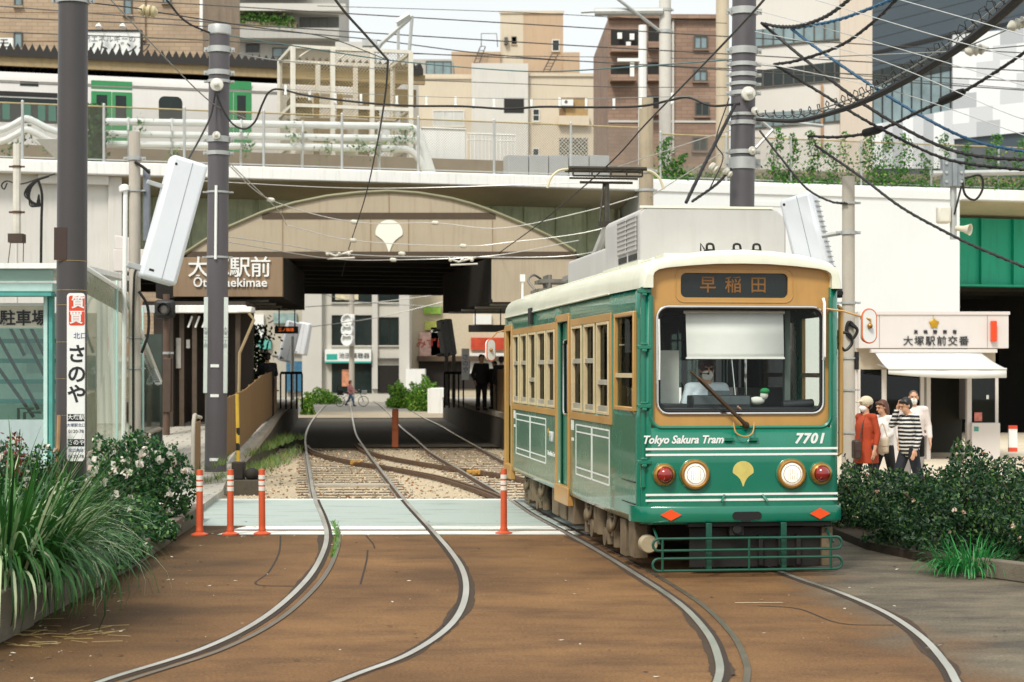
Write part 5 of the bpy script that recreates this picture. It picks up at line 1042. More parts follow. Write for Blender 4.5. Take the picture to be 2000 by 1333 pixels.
# ---------------------------------------------------------------- poles and street furniture
POLE = mat('dark steel pole', '#5a565a', .45, .2, var=.06, scale=1.2, streak=.25, dirt=lin('#444044')); POLE1 = mat('charcoal steel pole', '#4b4848', .4, .2, var=.06, scale=1, streak=.3, dirt=lin('#35302d'))
CPOLE = mat('concrete pole', '#b5aea2', .85, var=.1, scale=1.5, streak=.4, dirt=lin('#857b6c')); BPOLE = mat('tan concrete pole', '#c6b9a1', .85, var=.07, scale=1, streak=.3)
INS = mat('white porcelain', '#d8d6cc', .25, var=.08); 
def pole(name, label, px, Y, dia, ztop, m, bands=(), lean=0.0, zb=0.0, cap=True, n=24, bandm=None, py_ref=724):
    c = (px - 1000) / F * Y; t = thing(name, label, 'pole', (c, Y, 0)); t.rotation_euler = (0, lean, 0)
    b = MB(); b.tube([(0, 0, zb), (0, 0, ztop)], [dia / 2 * 1.04, dia / 2 * .97], n); b.build('shaft', m, t)
    for i, (py, h) in enumerate(bands):
        z = CH + (HY - py) / F * Y; b = MB(); b.lathe([(dia / 2 * 1.0, -h / 2), (dia / 2 + .022, -h / 2), (dia / 2 + .022, h / 2), (dia / 2 * 1.0, h / 2)], (0, 0, z), n=n)
        for s in (-1, 1): b.box((s * (dia / 2 + .05), 0, z), (.09, .05, h * .8)); b.cyl((s * (dia / 2 + .06), -.06, z), (s * (dia / 2 + .06), .06, z), .018, n=6)
        b.build('clamp_band', bandm or GALV, t)
    return t
def ins(par, c, ax=(0, -1, 0), r=.1):
    b = MB(); b.lathe([(.3 * r, -.4 * r), (r, -.3 * r), (1.05 * r, 0), (r, .3 * r), (.45 * r, .45 * r), (.4 * r, .8 * r), (.2 * r, r)], c, ax, 16); return b.build('insulator', INS, par)
p1 = pole('steel_pole', 'thick charcoal steel pole carrying the red and white sign, nearest the camera at left', 138, 26.4, .435, 9.0, POLE1, [(1, .1)], lean=.005)
b = MB(); b.bb(-.21, -.02, -.222, -.2, P(0, 510, 26.4).z, P(0, 447, 26.4).z); b.build('rust_patch', mat('brown primer', '#3e2c26', .6), p1, smooth=0)
for py in (511, 568, 597, 669, 740, 811): b = MB(); z = P(0, py, 26.4).z; b.lathe([(.221, -.006), (.227, 0), (.221, .006)], (0, 0, z)); b.build('tie_wire', mat('tie wire', '#a08a5a', .5, .5), p1)
p1s = thing('advert_sign', 'tall white advertising board with a red top strapped to the charcoal pole', 'sign', ((151 - 1000) / F * 26.15, 26.15, 0))
zs = lambda py: P(0, py, 26.15).z
b = MB(); q = rrect(-.145, .115, zs(901), zs(573), .05); b.prism(q, (0, -.03, 0), (1, 0, 0), (0, 0, 1), (0, .03, 0)); b.build('sign_board', WHITEP, p1s, smooth=0)
REDS = mat('sign red', '#d8492a', .4, var=.03); INKB = mat('sign ink', '#1f2226', .5); INKBL = mat('sign blue ink', '#2c4a78', .5)
b = MB(); b.prism(rrect(-.115, .115, zs(636), zs(578), .03), (0, -.034, 0), (1, 0, 0), (0, 0, 1), (0, .004, 0)); b.build('red_panel', REDS, p1s, smooth=0); b = MB(); b.bb(-.115, .115, -.036, -.034, zs(609), zs(608)); b.build('panel_gap', WHITEP, p1s, smooth=0)
txt('質', .2, WHITEP, p1s, (.02, -.037, zs(592)), ext=.001, off=.004); txt('買', .2, WHITEP, p1s, (-.01, -.037, zs(622)), ext=.001, off=.004)
txt('北口', .1, INKBL, p1s, (.05, -.034, zs(657)), ext=.001)
for k, ch in enumerate('さのや'): txt(ch, .285, INKB, p1s, (.0, -.034, zs(694 + 39 * k)), ext=.001, off=.007)
for py, s1, s2, s3 in ((816, '大塚駅', '大塚駅北口', '0120-78'), (865, 'さのや', '北口商店', '0120-78')):
    b = MB(); b.bb(-.13, .11, -.034, -.03, zs(py + 7), zs(py - 7)); b.build('black_strip', INKB, p1s, smooth=0)
    txt(s1, .085, WHITEP, p1s, (-.01, -.037, zs(py)), ext=.001, off=.001); txt(s2, .055, INKBL, p1s, (-.01, -.034, zs(py + 15)), ext=.001); txt(s3, .068, INKB, p1s, (-.01, -.034, zs(py + 27)), ext=.001)
p2 = pole('steel_pole', 'grey steel pole beside the orange posts, in front of the brown station sign', 421, 36.5, .43, P(0, 55, 36.5).z, POLE, [(98, .12), (143, .1), (160, .06), (273, .12), (300, .08), (376, .04), (503, .04)], lean=.009, zb=.0)
b = MB(); z = P(0, 60, 36.5).z; b.lathe([(.22, -.1), (.235, -.08), (.235, .08), (.225, .1), (.0, .11)], (0, 0, z)); b.build('pole_cap', GALV, p2)
ins(p2, (.0, -.27, P(0, 170, 36.5).z), (0, -1, 0), .13); ins(p2, (0, -.27, P(0, 268, 36.5).z), (0, -1, 0), .08)
b = MB(); b.tube([(.0, -.25, P(0, 365, 36.5).z), (.0, -.25, P(0, 508, 36.5).z)], .028, 8); b.build('conduit', WHITEP, p2)
for s in (-1, 1):
    b = MB(); b.box((s * .2, -.12, P(0, 675, 36.5).z), (.09, .05, 1.95)); v = b.build('address_plate', mat('pale plate', '#c9d2cc', .5, var=.05), p2, bev=.01); txt('\n'.join('大塚一丁目'), .085, INK, v, (s * .2, -.15, P(0, 660, 36.5).z), ext=.001)
for py in (715, 773, 897): b = MB(); b.box((0, -.222, P(0, py, 36.5).z), (.17, .02, .06)); b.build('small_plate', WHITEP, p2)
b = MB(); b.box((0, 0, .0), (.75, .75, .16)); tag(b.build('pole_footing', CONC, bev=.02, loc=((418 - 1000) / F * 36.5, 36.5, .06)), 'square concrete footing under the grey steel pole by the posts', 'footing')
p3 = pole('steel_pole', 'dark steel pole ringed with clamps rising behind the tram roof', 1443, 31, .425, 9.5, POLE, [(23, .12), (100, .12), (127, .07), (147, .07), (165, .06), (183, .07), (225, .05), (241, .07), (298, .07), (320, .2)], lean=.011)
ins(p3, (.05, -.28, P(0, 188, 31).z), (0.2, -1, 0), .12); ins(p3, (.18, -.22, P(0, 220, 31).z), (.5, -1, 0), .07); ins(p3, (.14, -.2, P(0, 297, 31).z), (.5, -1, -.2), .07)
b = MB(); b.tube([(.1, -.1, P(0, 232, 31).z), (1.35, -.2, P(0, 248, 31).z)], .035, 6); b.tube([(.2, -.1, P(0, 228, 31).z), (.55, -.15, P(0, 262, 31).z)], .03, 6); b.tube([(.5, -.15, P(0, 255, 31).z), (.2, -.2, P(0, 292, 31).z)], .03, 6); b.build('cross_arm', GALV, p3)
p4 = pole('concrete_pole', 'slim concrete pole carrying the tilted white box at left', 263, 33, .215, P(0, 258, 33).z, CPOLE, [(310, .07), (373, .03), (522, .03), (660, .02), (720, .02)], zb=-.1)
b = MB(); b.tube([(-.15, -.08, P(0, 372, 33).z), (-.17, -.09, P(0, 640, 33).z), (-.19, -.09, 0)], .045, 8); b.lathe([(.05, 0), (.1, .02), (.1, .1), (.04, .14)], (-.16, -.08, P(0, 376, 33).z), (-.2, 0, 1), 10); b.build('white_conduit', WHITEP, p4)
b = MB(); b.tube([(.2, .1, P(0, 330, 33).z), (.2, .1, P(0, 470, 33).z)], .07, 8); b.build('grey_pipe', mat('blue grey pipe', '#7d838c', .5), p4)
b = MB(); b.tube(spline([(.16, -.1, P(0, 520, 33).z), (.05, -.16, P(0, 530, 33).z), (.02, -.16, P(0, 560, 33).z), (0, -.13, P(0, 640, 33).z), (.0, -.13, 0)], 5), .022, 6); b.tube(spline([(.1, -.1, P(0, 570, 33).z), (.26, -.1, P(0, 600, 33).z), (.27, -.1, P(0, 650, 33).z), (.15, -.1, P(0, 690, 33).z)], 5), .028, 6); b.tube(spline([(.03, -.12, P(0, 318, 33).z), (.2, -.12, P(0, 330, 33).z), (.3, -.1, P(0, 340, 33).z)], 4), .03, 6); b.build('black_cable', BLACKR, p4)
BOXW = mat('white box enamel', '#dfe4ea', .4, var=.03, scale=1)
def lightbox(label, c, tilt, rz, size, par=None):
    t = thing('signal_board', label, 'signal board', c, rz); w, d, h = size; q = Matrix.Rotation(tilt, 3, 'Y')
    b = MB(); b.box((0, 0, 0), (w, d, h), q); b.build('board_case', BOXW, t, bev=min(.07, d * .3))
    b = MB(); b.box(q @ Vector((w * .07, -d / 2 - .002, 0)), (.008, .006, h * .96), q); b.build('case_seam', mat('seam', '#7d8288', .6), t, smooth=0)
    b = MB(); b.box(q @ Vector((-w / 2 - .14, 0, h * .24)), (.3, .08, .08), q); b.box(q @ Vector((-w / 2 - .1, 0, -h * .43)), (.3, .1, .1), q); b.build('bracket', GALV, t, bev=.01)
    b = MB(); b.cyl(q @ Vector((-w * .35, -d / 2 - .004, h * .43)), q @ Vector((-w * .35, -d / 2 + .01, h * .43)), .025, n=10); b.box(q @ Vector((-w * .25, -d / 2 - .002, -h * .43)), (.09, .006, .04), q); b.build('case_fitting', BLACKM, t); return t
lightbox('tilted tall white signal box on the slim concrete pole at left', P(337, 432, 32.6), R(15), R(22), (.68, .42, 2.3))
q = lightbox('white signal box behind the tram roof, held by the pole beside the police box', P(1578, 465, 31), R(-14), R(-30), (.6, .4, 1.5))
b = MB(); [b.box(Matrix.Rotation(R(-14), 3, 'Y') @ Vector((.32, 0, -.6 + .09 * k)), (.03, .2, .014)) for k in range(14)]; b.build('cooling_fin', GALV, q)
p5 = pole('concrete_pole', 'pale concrete pole between the tram and the police box', 1657, 30, .215, P(0, 345, 30).z, CPOLE, [(397, .04), (455, .06), (592, .04), (700, .03), (762, .03), (845, .03)], zb=-.1)
b = MB(); b.tube(spline([(.1, -.1, P(0, 640, 30).z), (-.02, -.15, P(0, 630, 30).z), (-.06, -.15, P(0, 650, 30).z), (.04, -.15, P(0, 662, 30).z), (.12, -.15, P(0, 645, 30).z), (.0, -.15, P(0, 634, 30).z)], 5), .03, 6); b.build('cable_coil', BLACKR, p5); b = MB(); b.box((.13, -.05, P(0, 705, 30).z), (.06, .08, .3)); b.build('black_box', BLACKR, p5); b = MB(); b.tube([(-.1, 0, P(0, 455, 30).z), (-.4, .2, P(0, 460, 30).z)], .04, 6); b.build('stay_arm', GALV, p5)
p6 = pole('concrete_pole', 'stained concrete pole in front of the viaduct edge beside the pantograph', 1262, 44, .36, P(0, 192, 44).z, mat('stained pole', '#a79a84', .85, var=.15, scale=1, streak=.7, dirt=lin('#6d604c')), [(335, .1), (372, .06)])
p7 = pole('concrete_pole', 'tall pale pole with a tubular arm in front of the brick block', 1299, 66, .44, 18, mat('light pole', '#cfccc4', .8, var=.05), [(62, .12), (20, .1)], zb=7.6)
b = MB(); z = P(0, 25, 66).z; b.tube([(-.1, -.2, z), (-2.6, -.2, z - .02)], .15, 10); b.tube([(-2.6, -.2, z), (-3.1, -.2, z - .03)], .05, 6); b.tube([(-.2, -.1, P(0, 62, 66).z), (-2.2, -.6, P(0, -12, 66).z)], .06, 6); b.build('bracket_arm', GALV, p7)
pole('concrete_pole', 'broad cream pole just left of the ringed dark pole', 1411, 68, .5, 18, BPOLE, [], zb=7.6)
p8 = pole('steel_pole', 'white square-topped post with a side arm left of the tall pale pole', 1255, 64, .3, P(0, 50, 64).z, WHITEP, [], zb=7.6, n=8)
b = MB(); b.bb(-.9, .0, -.1, .05, P(0, 121, 64).z, P(0, 115, 64).z); b.bb(-.45, -.3, -.05, .05, P(0, 150, 64).z, P(0, 118, 64).z); b.build('side_arm', WHITEP, p8)
p9 = pole('concrete_post', 'short pale ladder-like post with wires in front of the left abutment', 33, 45, .2, P(0, 282, 45).z, mat('post cream', '#cfccc0', .7, var=.08), [(326, .05), (415, .06)], zb=P(0, 470, 45).z, n=8, bandm=RUST)
b = MB(); b.box((0, 0, P(0, 466, 45).z), (.36, .36, .22)); b.tube([(-.15, 0, P(0, 470, 45).z), (-.22, 0, P(0, 515, 45).z)], .012, 5); b.tube([(.17, 0, P(0, 470, 45).z), (.16, 0, P(0, 512, 45).z)], .012, 5); b.build('rusty_bracket', mat('rust iron', '#4d4038', .8, .2, var=.3), p9)
b = MB()
for k in range(5): b.tube(spline([P(96, 345, 45), P(78 - 4 * k, 350 + 2 * k, 45), P(60 - 3 * k, 370 + 3 * k, 45), P(58 + 4 * k, 400, 45), P(70 + 2 * k, 402, 45), P(76, 380, 45)], 5), .02, 6)
b.tube(spline([P(74, 350, 45), P(82, 380, 45), P(81, 430, 45), P(80, 515, 45)], 5), .035, 6); b.tube(spline([P(108, 340, 45), P(80, 348, 45), P(40, 360, 45), P(14, 354, 45), P(3, 362, 45), P(8, 370, 45), P(14, 358, 45)], 5), .018, 6)
tag(b.build('cable_loop', BLACKR), 'loops of black cable hanging by the short ladder-like post', 'cable loops')
b = MB(); q = [P(70, 272, 40), P(118, 272, 40), P(112, 316, 40)]; b.prism([(0, 0), (.75, 0), (.55, -.55)], q[0], (1, 0, 0), (0, 0, 1), (0, .1, 0)); tag(b.build('sign_back', mat('sign back', '#8d8a80', .6)), 'dark triangular board edge showing left of the charcoal pole', 'board')
# tram signal lamp on its own brown post
sp = pole('signal_post', 'brown post with a black round signal lamp beside the shelter', 325, 44, .17, P(0, 575, 44).z, mat('brown post', '#5a463a', .6, var=.15), [(690, .06)], zb=.3, n=12)
b = MB(); z = P(0, 605, 44).z; b.box((0, -.18, z), (.5, .22, .46)); h = b.build('lamp_case', BLACKM, sp, bev=.08); b = MB(); b.lathe([(.0, 0), (.15, .0), (.16, .16), (.14, .16), (.13, .03), (0, .03)], (0, -.28, z), (0, -1, 0), 20); b.build('lamp_hood', BLACKM, h); b = MB(); b.ell((0, -.31, z), (.13, .03, .13)); b.build('lamp_lens', mat('grey lens', '#6f6a64', .15, coat=.6), h)
b = MB(); b.bb(-.13, .13, -.13, .1, P(0, 806, 44).z, P(0, 700, 44).z); b.build('relay_case', mat('brown case', '#4e3e34', .6, var=.15), sp, bev=.02)
# orange marker posts on the road
ORG = mat('orange post', '#c8552e', .5, var=.06, scale=3, streak=.35, dirt=lin('#8f3a1c')); REFL = mat('white reflective band', '#e2ded2', .4, var=.05)
def bollard(label, loc, lean=0):
    t = thing('marker_post', label, 'marker post', loc, 0, 'orange marker posts at the crossing'); t.rotation_euler = (0, lean, random.uniform(0, 6))
    b = MB(); b.lathe([(.0, 0), (.115, 0), (.115, .018), (.07, .035), (.05, .045), (.052, .07), (.046, .085), (.045, .14), (.042, .86), (.038, .875), (0, .88)], n=24); b.build('post_body', ORG, t)
    for z in (.69, .77, .835 - .22): b = MB(); b.lathe([(.0435, -.028), (.0455, -.027), (.0455, .027), (.0435, .028)], (0, 0, z), n=24); b.build('white_band', REFL, t)
    b = MB(); b.lathe([(.046, -.008), (.05, 0), (.046, .008)], (0, 0, .075), n=20); b.build('base_collar', mat('ochre collar', '#b98a3a', .5), t); return t
for k, (px, py, lab, ln) in enumerate(((390, 1046, 'leftmost orange marker post, next to the planter kerb', 0), (450, 1045, 'middle of the three orange marker posts, below the grey steel pole', 0), (512, 1044, 'third orange marker post, nearest the left track', -.02), (984, 1043, 'orange marker post beside the wheels of the tram', 0))): bollard(lab, G(px, py), ln)
mk = thing('track_marker', 'brown wooden marker post standing between the tracks in the underpass shade', 'marker post', G(772, 874))
b = MB(); b.bb(-.09, .09, -.05, .05, 0, 1.1); b.bb(-.075, .075, -.07, -.05, .5, 1.05); b.build('marker_board', mat('rusty marker', '#8f4a26', .7, var=.2), mk, bev=.01)
b = MB(); a = P(458, 940, 33); b.tube([P(466, 935, 33.6), P(463, 770, 33.6)], .035, 8); yb = b.build('pole_shaft', mat('yellow pole', '#c9a53a', .5, var=.15), thing('warning_pole', 'leaning yellow and black pole by the brown ramp fence', 'warning pole')); 
for py in (850, 880, 920): b = MB(); b.tube([P(465, py, 33.6), P(464.5, py - 14, 33.6)], .037, 8); b.build('black_band', BLACKM, yb.parent)
pb = thing('point_machine', 'weathered dark switch box on a block beside the gravel', 'switch box', G(480, 958)); b = MB(); b.bb(-.32, .3, -.2, .3, -.1, .2); b.build('block', CONC_D, pb, bev=.02); b = MB(); b.bb(-.25, -.03, -.1, .2, .2, .52); b.build('box_case', UNDER, pb, bev=.02); b = MB(); b.ell((.12, -.05, .3), (.14, .1, .12)); b.tube([(.1, .0, .3), (.3, -.05, .1)], .04, 6); b.build('linkage', UNDER, pb)
gt = thing('end_rail', 'short beige handrail end panel beside the grey steel pole', 'handrail', (0, 0, 0))
b = MB(); q = [P(376, 972, 32.5), P(378, 825, 32.5), P(385, 815, 33), P(392, 816, 33.5)]; b.tube(spline(q, 4), .035, 8); b.build('rail_tube', CPOLE, gt); b = MB(); b.add([P(379, 965, 32.5), P(392, 925, 35), P(392, 822, 35), P(379, 828, 32.5)], [(0, 1, 2, 3)]); b.build('rail_panel', FENCE, gt, solid=.02, smooth=0)
# grey pole with junction box, loud speakers and arm at right
mp_ = pole('speaker_post', 'thin steel post with junction box and loudspeakers over the white wall', 1862, 36, .13, P(0, 290, 36).z, GALV, [], zb=P(0, 468, 36).z, n=10)
b = MB(); z0, z1 = P(0, 366, 36).z, P(0, 311, 36).z; b.bb(-.24, .2, -.12, .12, z0, z1); b.bb(-.05, .05, -.17, -.12, z0, z1); j = b.build('junction_box', mat('junction grey', '#8b9397', .5, .4, var=.1), mp_, bev=.015)
b = MB(); [b.cyl((sx_, -.15, z), (sx_, -.12, z), .03, n=8) for sx_ in (-.17, .13) for z in (z0 + .1, (z0 + z1) / 2, z1 - .1)]; b.build('bolt', GALV, j)
b = MB(); z = P(0, 338, 36).z; b.tube([(-.42, -.05, z - .02), (7.5, -.05, z + .1)], .06, 10); b.tube([(7.5, 0, 0), (7.5, 0, z + .4)], .1, 10); b.build('arm_tube', GALV, mp_)
b = MB(); b.tube(spline([(.2, -.15, P(0, 350, 36).z), (.5, -.15, P(0, 345, 36).z), (.55, -.15, P(0, 370, 36).z), (.4, -.15, P(0, 392, 36).z), (.2, -.15, P(0, 382, 36).z), (.15, -.1, P(0, 352, 36).z)], 5), .025, 6); b.tube([(.15, -.1, P(0, 360, 36).z), (.0, -.08, P(0, 420, 36).z)], .02, 6); b.build('cable', BLACKR, mp_)
b = MB(); z = P(0, 419, 36).z; b.bb(-.34, -.07, -.15, .1, z - .19, z + .17); b.build('camera_housing', mat('cream housing', '#d6d3c6', .5, var=.05), mp_, bev=.05)
b = MB(); b.lathe([(.05, 0), (.06, .16), (.11, .3), (.12, .31), (.1, .3), (.05, .18)], (.04, -.02, P(0, 446, 36).z), (.8, -.6, -.15), 18); b.build('horn_speaker', mat('cream horn', '#cfcab6', .5, var=.06), mp_)
# ---------------------------------------------------------------- police box
KB = mat('police box panel', '#cfc9c5', .6, var=.03, scale=.7, streak=.15, dirt=lin('#b8aea6'))
kp = Plane(((1672 - 1000) / F * 42, 42), 0); kb = thing('police_box', 'small pale police box with white awning and Japanese lettering', 'police box', (kp.O.x, 42, 0))
ks = lambda px, t=0: kp.s(px, t)
kz = lambda py, t=0: CH + (HY - py) / F * (42 + t)
def kr(nm, px0, px1, py0, py1, m, t0, t1, par=None, bev=0): b = MB(); b.bb(ks(px0), ks(px1), t0, t1, kz(py1), kz(py0)); return b.build(nm, m, par or kb, smooth=0, bev=bev)
kr('fascia', 1672, 1962, 612, 681, KB, -.35, .3, bev=.01); kr('fascia_cap', 1670, 1964, 610, 616, KB, -.38, .3)
for px in (1711, 1815, 1920): kr('panel_joint', px, px + 1.3, 617, 680, mat('joint grey', '#8d8782', .6), -.352, -.35)
for k, ch in enumerate('大塚駅前交番'): txt(ch, .235, INKD, kb, (ks(1767 + 21.6 * k), -.36, kz(668)), ext=.012, off=.001)
for k, ch in enumerate('巣鴨警察署'): txt(ch, .1, INKD, kb, (ks(1782 + 18.8 * k), -.36, kz(650)), ext=.012, off=.0)
b = MB(); star = [((.13 if k % 2 == 0 else .085) * math.sin(R(36 * k)), (.13 if k % 2 == 0 else .085) * math.cos(R(36 * k))) for k in range(10)]; b.prism(star, (ks(1817), -.35, kz(633)), (1, 0, 0), (0, 0, 1), (0, -.03, 0)); e = b.build('star_emblem', mat('gold', '#c79a2c', .35, .6, var=.15), kb, bev=.008)
kr('red_lamp', 1926, 1937, 628, 668, mat('red lamp', '#d94418', .35, var=.05), -.47, -.35, bev=.02)
kr('roof', 1672, 1960, 616, 640, KB, .3, 4.0); kr('rear_wall', 1672, 1950, 640, 908, DARKS, 3.4, 3.5); kr('side_wall', 1944, 1950, 681, 826, KB, 0, 3.5); kr('side_wall', 1672, 1676, 681, 908, KB, .1, 3.5)
for r in ((1672, 1812, 681, 722), (1890, 1950, 681, 735)): kr('upper_wall', *r, mat('beige board', '#b9ad9a', .7, var=.1), 0, .1)
kr('lower_wall', 1676, 1812, 823, 908, KB, 0, .1)
for px0, px1 in ((1676, 1680), (1722, 1731), (1797, 1804), (1809, 1817), (1888, 1897)): kr('frame_post', px0, px1, 722, 908, KB, -.05, .12, bev=.01)
for r in ((1680, 1722, 722, 823), (1731, 1797, 722, 823), (1897, 1944, 735, 826)): kr('window', *r, SGLASS, .04, .05)
kr('inner_board', 1682, 1716, 730, 800, mat('inner green', '#5d7068', .7, var=.3, scale=3), .6, .65); kr('desk', 1690, 1800, 800, 823, DARKIN, .8, 1.6)
kr('counter', 1893, 1948, 826, 906, KB, -.25, .4, bev=.015); kr('plate_sticker', 1897, 1906, 833, 842, mat('teal sticker', '#3d8f84', .5), -.254, -.25)
kr('poster', 1902, 1917, 806, 823, mat('red white poster', '#cf7a6c', .5, var=.3, scale=14), -.05, -.04); kr('tag', 1926, 1931, 772, 780, WHITEP, -.02, -.01); kr('door_leaf', 1804, 1811, 735, 900, mat('grey door edge', '#8c8883', .5), -.02, .1)
kr('awning_case', 1694, 1938, 683, 690, KB, -.45, -.2, bev=.01)
b = MB(); Y2 = 40.6; a0, a1 = ks(1702), ks(1908); p_ = [Vector((ks(1702), -.4, kz(689))), Vector((ks(1906), -.4, kz(689)))]; q_ = [P(1735, 721, Y2) - Vector((kp.O.x, 42, 0)), P(1966, 721, Y2) - Vector((kp.O.x, 42, 0))]
rows = [[p_[0].lerp(p_[1], u / 8).lerp(q_[0].lerp(q_[1], u / 8), v / 6) + Vector((0, 0, -.03 * math.sin(math.pi * v / 6))) for u in range(9)] for v in range(7)]; b.grid(rows); low = [q_[0].lerp(q_[1], u / 8) for u in range(9)]; b.grid([low, [v + Vector((0, .02 * math.sin(u * 2), -.12 - .05 * math.sin(math.pi * u / 8) - .01 * u)) for u, v in enumerate(low)]])
aw = b.build('awning', mat('white awning cloth', '#dddfdd', .8, var=.02), kb, smooth=30, solid=.008); b = MB(); b.tube([q_[0], q_[1]], .025, 6); [b.tube([(ks(px), -.1, kz(712)), q_[0].lerp(q_[1], f)], .025, 6) for px, f in ((1712, .03), (1925, .95))]; b.build('awning_frame', KB, aw)
# things at the underpass mouth right of the police box
b = MB(); b.bb(-.12, .12, -.03, .03, 0, 1.0); v = thing('stand_sign', 'narrow white sign with red ends at the dark underpass mouth', 'sign', ((1978 - 1000) / F * 43, 43, .3)); b.build('sign_board', WHITEP, v); b = MB(); b.bb(-.12, .12, -.04, .04, 1.0, 1.16); b.bb(-.12, .12, -.04, .04, -.1, .1); b.build('red_end', REDS, v)
v.scale = (.85, 1, .5)
# ---------------------------------------------------------------- glass bicycle-park pavilion at left
TGL = glass('teal pavilion glass', (.68, .88, .85), .07, .02, .6); TFR = mat('teal frame', '#4f9f96', .5, .2, var=.1); TFL = mat('pale teal metal', '#b9dad4', .5, var=.06)
bp = thing('bicycle_park_pavilion', 'teal glass bicycle park pavilion at the left edge behind the charcoal pole', 'pavilion', (0, 33.5, 0))
x = lambda px, Y=33.5: (px - 1000) / F * Y
z = lambda py, Y=33.5: CH + (HY - py) / F * Y
def br_(nm, px0, px1, py0, py1, m, t0, t1, bev=0): b = MB(); b.bb(x(px0), x(px1), t0, t1, z(py1), z(py0)); return b.build(nm, m, bp, smooth=0, bev=bev)
br_('roof_slab', -260, 166, 518, 528, WHITEC, -.6, 4); br_('fascia', -260, 112, 528, 552, TGL, -.3, -.28); br_('gutter', -260, 112, 554, 572, TFL, -.35, .1, .02); br_('gutter_edge', -260, 110, 573, 580, TFR, -.38, .1)
br_('sign_band', -260, 82, 597, 642, mat('cream sign band', '#cfc9b8', .6, var=.04), .1, .2); br_('sign_rim', -260, 84, 592, 598, WHITEP, .06, .22)
txt('転車駐車場', .3, INKB, bp, (x(12), .09, z(623)), ext=.006, off=.006)
br_('back_wall', -260, 100, 600, 905, mat('pavilion back wall', '#c9d3c8', .8, var=.08, streak=.3), 3.6, 3.7)
for k, py in enumerate((660, 700, 742, 782)): br_('floor_rail', -260, 92, py, py + 9, TFR, 1.2, 1.4)
for k in range(4): br_('bike_tray', -20 + 3 * k, 84, 668 + 40 * k, 690 + 40 * k, mat('tray grey', '#b5bdb2', .6, var=.1), 2.4, 2.6)
for k, (a, c) in enumerate((((-30, 610), (75, 800)), ((-60, 640), (66, 815)), ((40, 640), (88, 735)), ((20, 640), (48, 695)), ((60, 640), (90, 700)))): b = MB(); b.tube([P(*a, 34) - Vector((0, 33.5, 0)), P(*c, 34) - Vector((0, 33.5, 0))], .035, 6); b.build('conveyor_arm', BLACKM, bp)
b = MB(); [b.tube([P(px0, 798 + 8 * i, 33.6) - Vector((0, 33.5, 0)), P(px1, 798 + 8 * i, 33.6) - Vector((0, 33.5, 0)), P(px1, 905, 33.6) - Vector((0, 33.5, 0))], .03, 6) for i, (px0, px1) in enumerate(((66, 36), (80, 48)))]; b.build('grey_pipe', FRM, bp)
br_('base_wall', -260, 92, 820, 915, mat('pale blue wall', '#a5b7b8', .7, var=.05, streak=.2), .0, .25)
for px in (86, 96, -60): br_('mullion', px, px + 8, 560, 905, TFL if px == 86 else TFR, -.05, .12, .01)
br_('glass_front', -260, 100, 640, 822, TGL, .02, .03)
gs = thing('glass_screen', 'greenish slanting glass stair screen between the charcoal pole and concrete pole', 'glass screen')
q = [P(165, 522, 29), P(243, 572, 33.8), P(312, 745, 39), P(312, 838, 39), P(165, 885, 29)]
SCR = glass('screen glass', (.78, .88, .8), .14, .04, .7)
b = MB(); b.add(q, [(0, 1, 2, 3, 4)]); b.build('glass_pane', SCR, gs, smooth=0)
b = MB(); b.tube([q[0], q[1]], .05, 6); b.tube([q[1], q[2]], .06, 6); b.build('top_rail', WHITEP, gs); b = MB(); b.tube([q[4] + Vector((0, 0, -.05)), q[3]], .05, 6); b.build('base_rail', CONC, gs)
for f in (.36, .72): b = MB(); a = q[4].lerp(q[3], f); b.tube([a, (a.x, a.y, CH + (HY - (548 if f < .5 else 600)) / F * a.y)], .025, 5); b.build('glazing_bar', TFL, gs)
b = MB(); p_ = [q[0] + (q[1] - q[0]) * u for u in (0, .95)]; b.add([p_[0], p_[1], p_[1] + Vector((0, 0, -.42)), p_[0] + Vector((0, 0, -.42))], [(0, 1, 2, 3)]); hd = b.build('olive_header', mat('olive tint glass', '#7c8068', .3, var=.1), gs, smooth=0); hd.location = (.01, -.02, 0)
txt('966', .24, WHITEP, gs, P(214, 556, 31.8), (R(90), 0, math.atan2((q[1] - q[0]).y, (q[1] - q[0]).x)), ext=.002)
b = MB(); a, c = P(276, 676, 38), P(311, 752, 38); n = 18
for k in range(n): v = a.lerp(c, k / n); b.box(v, (.13, .1, .07))
b.tube([a, c], .05, 5); tag(b.build('comb_edge', WHITEP), 'white toothed slanting strip beside the concrete pole', 'edge strip')
b = MB(); b.bb(-8.3, -7.72, 39.5, 39.6, 0, 3.0); tag(b.build('dark_panel', mat('stair dark', '#39443e', .6, var=.3, scale=1)), 'dark panel wall behind the slanting glass screen', 'panel wall')
b = MB(); c = P(235, 510, 45); b.box((c.x + .3, c.y, c.z), (.85, .5, .55)); b.prism([(0, 0), (.5, 0), (.35, .3), (0, .35)], (c.x - .1, c.y - .2, c.z + .28), (1, 0, 0), (0, 0, 1), (0, .4, 0)); tag(b.build('service_box', KB, bev=.02), 'white service box hung on the left abutment behind the concrete pole', 'box')
